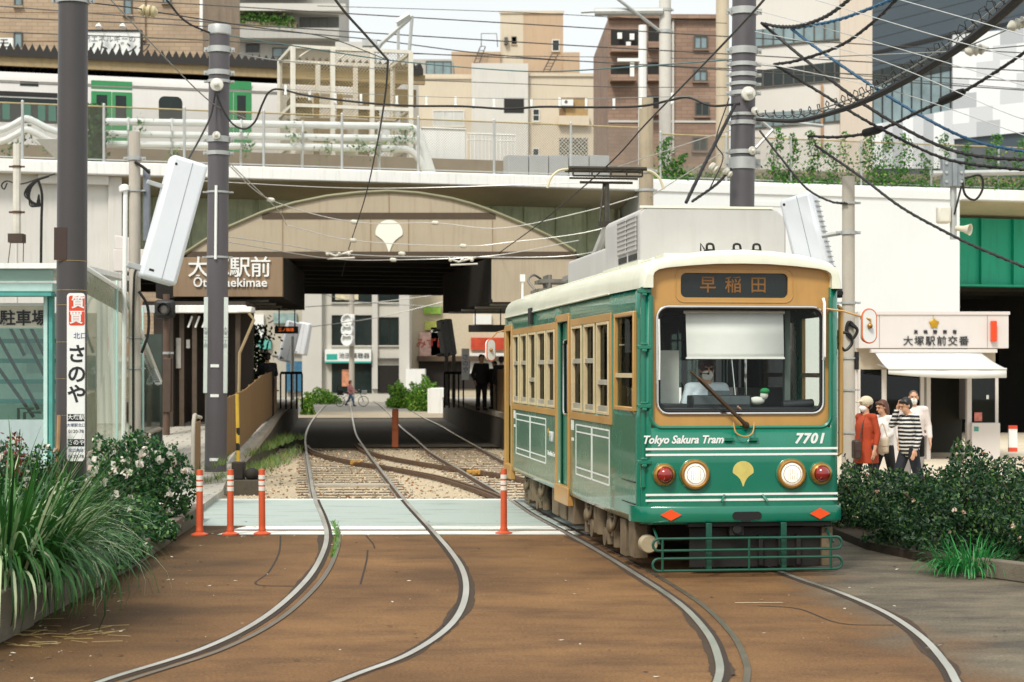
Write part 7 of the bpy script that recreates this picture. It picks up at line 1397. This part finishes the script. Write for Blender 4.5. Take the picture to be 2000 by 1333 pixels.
person('man in a black and white striped shirt shading his face with one hand', at(1776, 28.2), R(-70), dict(head=(0, -.07, 1.56), headrot=(20, 0, 0), el=(-.2, -.2, 1.25), wl=(-.1, -.16, 1.5), er=(.23, .04, 1.1), wr=(.26, -.06, .86), **walkL), (('top', stripes('striped knit'), (.97, .88, .02)), ('trousers', NAVY), ('shoes', BLKC), ('hair', HAIR)), 1.66)
bag('black shoulder bag at the back of the striped-shirt man', (at(1797, 28.4)[0], 28.5, 1.0), (.14, .28, .34), BLKC, [(-.02, 0, .17), (-.08, 0, .35), (-.12, 0, .5)])
person('balding masked man in a pale shirt facing the street by the police box', at(1784, 30.8), R(-8), dict(el=(-.24, .03, 1.1), wl=(-.25, -.03, .85), er=(.25, .03, 1.1), wr=(.27, -.05, .86)), (('top', PSH, (.9, .86, .025)), ('trousers', mat('grey trousers', '#8d8a86', .85, var=.1)), ('shoes', BLKC), ('stubble', mat('cropped grey hair', '#5d544c', .9, var=.2, scale=40)), ('mask', MASK)), 1.74)
# driver
c_, s_ = math.cos(R(TA)), math.sin(R(TA))
def tl(x, y, z): return (TX + x * c_ - y * s_, TY + x * s_ + y * c_, z)
person('tram driver in pale blue uniform, dark cap, white mask and headset behind the windscreen', tl(-.25, .6, .63), R(TA), dict(el=(-.3, -.08, 1.1), wl=(-.25, -.3, 1.12), er=(.29, -.08, 1.1), wr=(.26, -.32, 1.13)), (('top', BLUS, (.97, .88, .02)), ('trousers', NAVY), ('shoes', BLKC), ('hair', HAIR), ('cap', mat('dark cap', '#3a2a26', .7, var=.1)), ('mask', MASK)), 1.7)
b = MB(); hc = tl(-.33, .7, 2.17); b.tube(spline([Vector(tl(-.33, .58, 2.2)), Vector(tl(-.34, .48, 2.17)), Vector(tl(-.27, .44, 2.165))], 4), .005, 6); b.ell(tl(-.265, .445, 2.165), .014); tag(b.build('headset', BLACKM), 'black headset microphone worn by the tram driver', 'headset')
# people under the viaduct
person('silhouetted person leaning on the fence of the left platform', (XF(523, 50), 50, .93), R(200), dict(head=(0, -.06, 1.56), headrot=(12, 0, 0), el=(-.26, -.12, 1.12), wl=(-.12, -.28, 1.1), er=(.26, -.12, 1.12), wr=(.12, -.28, 1.1)), (('top', BLKC, (.95, .85, .03)), ('trousers', BLKC), ('shoes', BLKC), ('hair', HAIR)), 1.76)
for k, (px, Y, lab, rz, h) in enumerate(((940, 56, 'silhouetted person with arms at sides on the right platform', 20, 1.75), (966, 58, 'shorter silhouetted person between the two on the right platform', -30, 1.55), (979, 55, 'silhouetted person nearest the tram on the right platform', 180, 1.68))):
    person(lab, (XF(px, Y), Y, .95), R(rz), dict(el=(-.27, .03, 1.1), wl=(-.24, -.1, .9)), (('top', BLKC, (.95, .8, .03)), ('trousers', BLKC), ('shoes', BLKC), ('hair', HAIR)), h)
# woman with bicycle on the far crossing
fy = 111.0; fx = (684 - 1000) / F * fy
person('woman in a pink coat walking a bicycle over the far crossing', (fx, fy, -.03), R(75), dict(el=(-.2, -.1, 1.1), wl=(-.12, -.32, 1.0), er=(.22, -.1, 1.1), wr=(.15, -.32, 1.0), kl=(-.1, -.2, .52), al=(-.1, -.28, .1), kr=(.1, .1, .5), ar=(.1, .34, .14)), (('top', PINKC, (.95, .8, .03)), ('trousers', JEAN), ('shoes', BLKC), ('hair', HAIRB, .1)), 1.62)
bk = thing('bicycle', 'dark bicycle with child seat pushed by the woman in pink', 'bicycle', (fx + .25, fy - .45, -.03), R(4))
for wx in (-.85, .6):
    b = MB(); b.tube([(wx + .31 * math.cos(R(a)), 0, .33 + .31 * math.sin(R(a))) for a in range(0, 360, 15)], .022, 6, closed=True); w_ = b.build('wheel', BLACKR, bk); b = MB(); [b.tube([(wx, 0, .33), (wx + .3 * math.cos(R(a)), 0, .33 + .3 * math.sin(R(a)))], .004, 4) for a in range(0, 360, 30)]; b.build('spokes', GALV, w_)
b = MB(); b.tube([(-.85, 0, .33), (-.25, 0, .32), (.42, 0, .78), (-.4, 0, .75), (-.25, 0, .32)], .02, 6); b.tube([(.6, 0, .33), (.42, 0, .8), (.38, 0, 1.0)], .02, 6); b.tube([(-.85, 0, .33), (-.4, 0, .72)], .016, 6); b.build('frame', BLACKM, bk)
b = MB(); b.tube(spline([(.3, -.28, 1.02), (.36, -.1, 1.05), (.36, .1, 1.05), (.3, .28, 1.02)], 4), .014, 6); b.build('handlebar', GALV, bk); b = MB(); b.ell((-.42, 0, .85), (.13, .09, .05)); b.build('saddle', BLACKR, bk)
b = MB(); b.bb(-1.0, -.6, -.15, .15, .7, .78); b.bb(-1.02, -.96, -.16, .16, .75, 1.3); b.bb(-.95, -.65, -.17, -.14, .75, 1.0); b.build('child_seat', BLKC, bk, bev=.02); b = MB(); b.bb(.5, .82, -.16, .16, .75, 1.0); b.build('basket', GALV, bk, bev=.02)
# ---------------------------------------------------------------- overhead wires
WB = mat('black cable', '#201f1f', .6, var=.2); WG = mat('grey wire', '#8d8f8c', .4, .6); WD = mat('dark catenary wire', '#4a4a48', .5, .4); WBL = mat('blue rope cable', '#2d5a7a', .6, var=.2, scale=30); WW = mat('bright wire', '#cfd0cc', .35, .5)
def wire(label, pts, r, m, group=None, name='overhead_wire', cat='wire', n=6, extra=None, twist=0):
    q = spline([P(*p) for p in pts], 8); t = None; b = MB(); b.tube(q, r, n)
    if twist:
        L = 0; h = []
        for a, c in zip(q, q[1:]):
            d = c - a; k = max(2, int(d.length / (r * 1.1)));
            for i in range(k): f = a.lerp(c, i / k); L += d.length / k; ph = L / (r * 7) * 6.283; u = d.orthogonal().normalized(); v = d.cross(u).normalized(); h.append(f + (Vector((0, 0, 1)) * math.cos(ph) + d.normalized().cross(Vector((0, 0, 1))) * math.sin(ph)) * r)
        b.tube(h, r * .5, 4)
    o = b.build(name, m, None); tag(o, label, cat, group); return o
CT = 'thin catenary wires over the railway'; lab = 'thin catenary wire crossing above the viaduct, '
for k, (pts, w) in enumerate((
    (((-20, -12, 60), (300, 4, 60), (680, 27, 60), (1100, 52, 61), (1440, 73, 62), (2020, 105, 64)), 'highest full-width one'),
    (((-20, 11, 58), (500, 50, 58), (1100, 88, 59), (1420, 106, 60), (2020, 140, 62)), 'second full-width one'),
    (((-20, 34, 62), (400, 52, 62), (700, 75, 62), (1100, 118, 63), (2020, 160, 64)), 'third full-width one'),
    (((-20, 62, 64), (420, 80, 64), (800, 104, 64), (1240, 126, 64), (2020, 178, 64)), 'lowest full-width one'),
    (((620, 12, 66), (1000, 24, 66), (1300, 40, 66), (1420, 46, 66)), 'short one over the gantry arm'),
    (((640, 100, 66), (900, 108, 66), (1180, 112, 66), (1420, 116, 66)), 'one behind the beige roofs'),
    (((600, 150, 60), (900, 160, 60), (1190, 170, 60), (1420, 171, 60)), 'one over the beige parapet'),
    (((1420, 120, 60), (1700, 150, 62), (2020, 176, 62)), 'one before the white office'))): wire(lab + w, pts, .02 if k < 4 else .013, WD, CT)
wire('teal feeder wire sagging behind the pantograph to the ringed pole', ((430, 68, 40), (560, 88, 44), (760, 118, 46), (960, 136, 46), (1080, 140, 44), (1250, 130, 40), (1440, 116, 31)), .016, mat('teal wire', '#4a6b6c', .5, .2))
for k, (pts, w) in enumerate((
    (((1475, 20, 30), (1700, 80, 27), (2010, 170, 23)), 'from the dark pole top'), (((1560, -10, 28), (1800, 62, 25), (2010, 120, 22)), 'upper of the two from the top edge'), (((1740, -5, 26), (1900, 40, 24), (2010, 72, 22)), 'lower of the two from the top edge'),
    (((1475, 62, 30), (1700, 112, 28), (1950, 215, 25), (2010, 236, 24)), 'over the chequered facade'), (((1475, 120, 30), (1750, 180, 28), (2010, 268, 25)), 'lowest over the chequered facade'))): wire('bright thin span wire at upper right, ' + w, pts, .007, WW, 'bright span wires at upper right')
wire('long contact wire running from the top right over the pantograph into the underpass', ((1560, -95, 13.8), (1492, 0, 15.6), (1390, 110, 19), (1262, 242, 24.5), (1185, 325, 28), (1060, 432, 38), (985, 487, 46), (940, 520, 55), (900, 548, 66)), .012, WB)
wire('contact wire of the left track bending beside the lattice cage', ((560, -150, 13), (655, 0, 15.8), (715, 70, 17.4), (758, 118, 18.5)), .013, WB)
wire('contact wire of the left track dropping to the station arch', ((758, 118, 18.5), (752, 190, 21.5), (735, 290, 27), (712, 390, 35), (680, 490, 48), (668, 540, 58)), .012, WB)
for k, (pts, w) in enumerate((
    (((441, 318, 36.5), (529, 391, 41), (690, 434, 43), (850, 436, 44), (980, 446, 44), (1140, 414, 44), (1245, 384, 44)), 'top one, with a knob at the arch rim'),
    (((560, 440, 42), (690, 470, 43), (900, 481, 44), (1000, 473, 44), (1140, 455, 44), (1250, 425, 44)), 'second one across the brown arch'),
    (((440, 462, 36.5), (540, 476, 40), (690, 498, 44), (900, 502, 45), (1110, 500, 45), (1250, 470, 44)), 'third one above the dark band'),
    (((440, 472, 36.5), (640, 505, 44), (770, 508, 46), (960, 500, 46), (1130, 470, 45)), 'lowest one along the dark band'),
    (((441, 312, 36.5), (540, 408, 41), (560, 440, 42)), 'steep one from the grey pole'),
    (((360, 352, 40), (700, 368, 44), (1000, 362, 44), (1250, 352, 44)), 'one along the viaduct soffit'))): wire('pale span wire before the station arch, ' + w, pts, .011, WW, 'pale span wires before the station arch')
KN = mat('pale clamp', '#c9c6b8', .4, var=.1)
for k, (px, py, Y, w) in enumerate(((529, 391, 41, 'at the arch rim left'), (692, 434, 43, 'left of the ginkgo, upper'), (690, 470, 43, 'left of the ginkgo, lower'), (850, 436, 44, 'right of the ginkgo, upper'), (905, 481, 44, 'right of the ginkgo, middle'), (785, 496, 45, 'below the ginkgo'), (768, 508, 46, 'on the dark band'))):
    b = MB(); c = P(px, py, Y); b.lathe([(.02, -.09), (.05, -.06), (.055, 0), (.05, .06), (.02, .09)], c, (1, 0, -.1), 10); tag(b.build('wire_insulator', KN), 'small pale insulator on a span wire, ' + w, 'insulator', 'insulators before the station arch')
for k, (px, py, w) in enumerate(((655, 500, 'over the left track'), (895, 512, 'over the right track'))):
    b = MB(); c = P(px, py, 46); b.tube([c + Vector((-.25, 0, .1)), c + Vector((0, 0, 0)), c + Vector((.45, 0, .12))], .03, 6); b.tube([c + Vector((-.2, 0, -.08)), c + Vector((.5, 0, -.05))], .025, 6); [b.ell(c + Vector((x_, 0, .05)), .05) for x_ in (-.2, .1, .35)]; tag(b.build('wire_yoke', KN), 'pale contact wire yoke ' + w + ' at the arch', 'wire yoke')
wire('black hose cable looping from the grey pole across to the ringed pole', ((424, 186, 36.2), (436, 215, 36.2), (455, 243, 36.2), (478, 252, 36.2), (498, 238, 36.2), (512, 205, 36.1), (526, 180, 36), (548, 175, 36), (600, 187, 35.7), (700, 200, 35), (800, 207, 34.5), (900, 208, 34), (990, 213, 33.5), (1060, 209, 33), (1150, 210, 32.5), (1250, 208, 32), (1310, 196, 31.6), (1345, 191, 31.4), (1390, 207, 31.2), (1445, 203, 30.8)), .022, WB)
wire('thin messenger wire above the black hose cable', ((548, 174, 36), (800, 188, 34.5), (1060, 194, 33), (1200, 192, 32), (1445, 186, 30.8)), .006, WG)
for px, py in ((558, 174), (605, 184), (655, 192), (705, 192), (775, 194), (833, 196), (890, 197), (925, 199), (965, 200), (1038, 201), (1093, 199), (1145, 200), (1199, 200), (1251, 199), (1313, 190)):
    Y = 36 - (px - 548) * .0052; b = MB(); c = P(px, py, Y); b.box((c.x, c.y, c.z), (.05, .05, .15)); b.box((c.x, c.y, c.z - .1), (.06, .06, .06)); tag(b.build('cable_clip', WHITEP, bev=.01), 'white clip holding the black hose cable to its messenger wire', 'cable clip', 'white clips along the hose cable')
wire('thin guy wire slanting from the top left to the grey pole', ((150, -75, 27), (216, 0, 29), (402, 192, 35.5), (480, 232, 37)), .012, WG)
wire('rope-like wire to the cap of the grey pole', ((300, -35, 33), (325, 0, 34), (362, 42, 35.5), (412, 66, 36.4)), .018, WB, twist=1)
wire('insulated stay wire from the charcoal pole over the grey pole', ((176, 6, 26.4), (262, 16, 28), (330, 28, 29.5), (500, 54, 33), (640, 74, 38), (758, 118, 44)), .011, WB)
b = MB(); c = P(287, 22, 28.4); b.lathe([(.03, -.14), (.09, -.08), (.1, -.05), (.06, -.02), (.1, 0), (.1, .04), (.06, .06), (.1, .08), (.09, .12), (.03, .17)], c, (1, .1, -.12), 14); tag(b.build('wire_insulator', mat('cream insulator', '#c3b690', .4, var=.15)), 'big cream egg insulator on the stay wire at top left', 'insulator')
wire('black drop cable from the grey pole insulator down to the tilted box', ((421, 178, 36.2), (412, 225, 36.1), (392, 268, 35.5), (364, 318, 34)), .02, WB)
wire('short stay wire from the grey pole to the cage', ((440, 100, 36.5), (500, 112, 38), (560, 120, 42), (700, 132, 50), (800, 140, 56)), .014, WG)
# heavy cables at upper right
def spiral(label, pts, r, m, loops=None, **k): return wire(label, pts, r, m, 'heavy cables at upper right', 'heavy_cable', 'cable', twist=1, **k)
spiral('black rope cable rising from the dark pole to the top edge, leftmost', ((1488, 46, 30.6), (1520, 52, 30), (1560, 51, 29), (1610, 34, 28), (1655, 2, 27), (1690, -35, 26)), .026, WB)
spiral('black cable falling from the dark pole to the right edge, upper one', ((1488, 46, 30.6), (1512, 66, 30.4), (1570, 115, 30), (1670, 192, 29), (1760, 248, 28.5), (1850, 291, 28), (1930, 308, 27.5), (2020, 313, 27)), .026, WB)
spiral('blue rope cable falling to the right edge', ((1545, 56, 30), (1600, 98, 29.6), (1700, 166, 29), (1800, 227, 28.4), (1900, 275, 27.8), (2020, 300, 27)), .024, WBL)
spiral('blue rope cable rising to the top edge', ((1545, 56, 30), (1590, 49, 29.4), (1650, 35, 28.6), (1735, 2, 27.5), (1790, -25, 26.8)), .024, WBL)
spiral('black rope cable rising to the top edge right of the blue one', ((1512, 126, 30), (1560, 118, 29.5), (1640, 90, 28.8), (1700, 48, 28), (1748, 2, 27.4), (1780, -35, 27)), .024, WB)
spiral('black cable falling from the dark pole to the right edge, lower one', ((1512, 126, 30), (1600, 180, 29.6), (1700, 241, 29), (1820, 301, 28.4), (1900, 322, 28), (2020, 334, 27.4)), .024, WB)
hb = [(1478, 234, 30.4), (1560, 236, 29.8), (1640, 216, 29), (1700, 193, 28.4), (1780, 152, 27.6), (1860, 102, 26.8), (1930, 50, 26), (1990, -3, 25.2), (2030, -45, 24.6)]
wire('thick black cable bundle sweeping up from the dark pole to the top right', hb, [.03 + .0009 * i for i in range(len(spline([P(*p) for p in hb], 8)))], WB, 'heavy cables at upper right', 'heavy_cable', 'cable', n=8)
hb2 = spline([P(x_, y_ - 12 - (x_ - 1478) * .03, Y_) for x_, y_, Y_ in hb], 26); b = MB(); pts = []
for i, v in enumerate(hb2): d = (hb2[min(i + 1, len(hb2) - 1)] - hb2[max(0, i - 1)]).normalized(); a = i * 1.15; s_ = .06 + .0005 * i; pts.append(v + Vector((0, 0, 1)) * math.cos(a) * s_ + d.cross(Vector((0, 0, 1))) * math.sin(a) * s_)
b.tube(pts, .009, 5); tag(b.build('cable_spiral', WB), 'open wire spiral wound above the thick black cable bundle', 'cable', 'heavy cables at upper right')
wire('messenger wire through the open spiral', [(x_, y_ - 10 - (x_ - 1478) * .03, Y_) for x_, y_, Y_ in hb], .012, WG, 'heavy cables at upper right', 'heavy_cable', 'cable')
c7 = [(1578, 266, 30), (1640, 268, 29.6), (1715, 255, 29), (1800, 216, 28.2), (1880, 180, 27.4), (1960, 131, 26.6), (2030, 82, 26)]
spiral('black cable with two splice sleeves rising to the right edge', c7, .024, WB)
for a, c, lab in (((1686, 261, 29.3), (1722, 252, 28.95), 'black splice sleeve over the white wall'), ((1836, 200, 27.85), (1882, 179, 27.38), 'black splice sleeve before the chequered facade')): b = MB(); b.lathe([(.02, 0), (.065, .03), (.07, .1), (.07, (P(*c) - P(*a)).length - .1), (.05, (P(*c) - P(*a)).length)], P(*a), P(*c) - P(*a), 12); tag(b.build('splice_sleeve', BLACKR), lab, 'cable sleeve')
spiral('black cable falling over the white wall and teal girder to the right edge', ((1592, 284, 30), (1680, 345, 29.4), (1760, 405, 28.8), (1850, 455, 28), (1910, 484, 27.5), (2020, 530, 26.6)), .022, WB)
spiral('slack cable from the dark pole to the slim concrete pole', ((1484, 256, 30.4), (1530, 315, 30.2), (1575, 368, 30.1), (1620, 393, 30), (1655, 398, 29.85)), .018, WB)
spiral('thick blurred black cable dropping left of the ringed pole', ((1436, 205, 30.7), (1400, 275, 30.2), (1372, 330, 29.6), (1340, 396, 29)), .03, WB)
spiral('second black cable dropping left of the ringed pole', ((1428, 330, 30.8), (1400, 360, 30.3), (1352, 394, 29.6)), .022, WB)
wire('thin chain-like wire left of the ringed pole', ((1424, 192, 30.8), (1398, 275, 30.2), (1412, 310, 30), (1385, 372, 29.6)), .012, WB)
for k, (px, py, Y, w) in enumerate(((1905, 98, 26.5, 'before the chequered facade'), (1988, 47, 25.5, 'at the right edge'))):
    b = MB(); b.lathe([(.02, -.16), (.06, -.12), (.085, -.08), (.06, -.03), (.09, 0), (.06, .04), (.085, .08), (.05, .13), (.02, .2)], P(px, py, Y), (1, 0, .15 + .2 * k), 14); tag(b.build('wire_insulator', KN), 'pale ribbed insulator ' + w, 'insulator', 'insulators at upper right'); 
wire('stay wire through the insulator before the chequered facade', ((1600, 112, 28), (1860, 101, 26.8), (1905, 98, 26.5), (2020, 88, 25.5)), .009, WG)
wire('stay wire to the insulator at the right edge', ((1850, 108, 27), (1960, 62, 25.8), (1988, 47, 25.5), (2020, 35, 25.2)), .009, WG)
wire('thin span wire from the stained concrete pole to the ringed pole', ((1270, 385, 44), (1340, 340, 38), (1400, 305, 34), (1430, 290, 31.2)), .01, WW)
wire('thin span wire from the ringed pole past the stained pole to the arch', ((1436, 252, 31), (1360, 275, 35), (1270, 305, 42), (1180, 335, 50)), .009, WW)
for k, (px, py) in enumerate(((1068, 190), (1092, 190), (1100, 158))): pass
for k, (px, py, w) in enumerate(((1393, 327, 'upper one left of the ringed pole'), (1420, 337, 'lower one beside the ringed pole'))): b = MB(); b.lathe([(.03, -.07), (.07, -.05), (.075, 0), (.05, .03), (.07, .06), (.03, .1)], P(px, py, 30.6), (.6, 0, -.5), 12); tag(b.build('wire_insulator', KN), 'white bell insulator, ' + w, 'insulator', 'bell insulators by the ringed pole')
# hanging far wires in the underpass view
for k, pts in enumerate((((596, 600, 100), (740, 590, 100), (866, 575, 100)), ((600, 640, 100), (740, 620, 100), (866, 590, 100)), ((630, 575, 105), (700, 590, 105), (866, 600, 105)))): wire(('thin street wire seen under the viaduct, upper', 'thin street wire seen under the viaduct, lower', 'thin street wire seen under the viaduct, crossing')[k], pts, .025, WG, 'street wires seen under the viaduct')
# ---------------------------------------------------------------- lettering becomes plain mesh
bpy.context.view_layer.update()
_dg = bpy.context.evaluated_depsgraph_get()
for o in [q for q in bpy.data.objects if q.type == 'FONT']:
    me = bpy.data.meshes.new_from_object(o.evaluated_get(_dg)); nm = o.name; n = bpy.data.objects.new('lettering', me); COL.objects.link(n)
    n.parent = o.parent; n.location = o.location; n.rotation_euler = o.rotation_euler; n.scale = o.scale
    bpy.data.objects.remove(o); n.name = nm
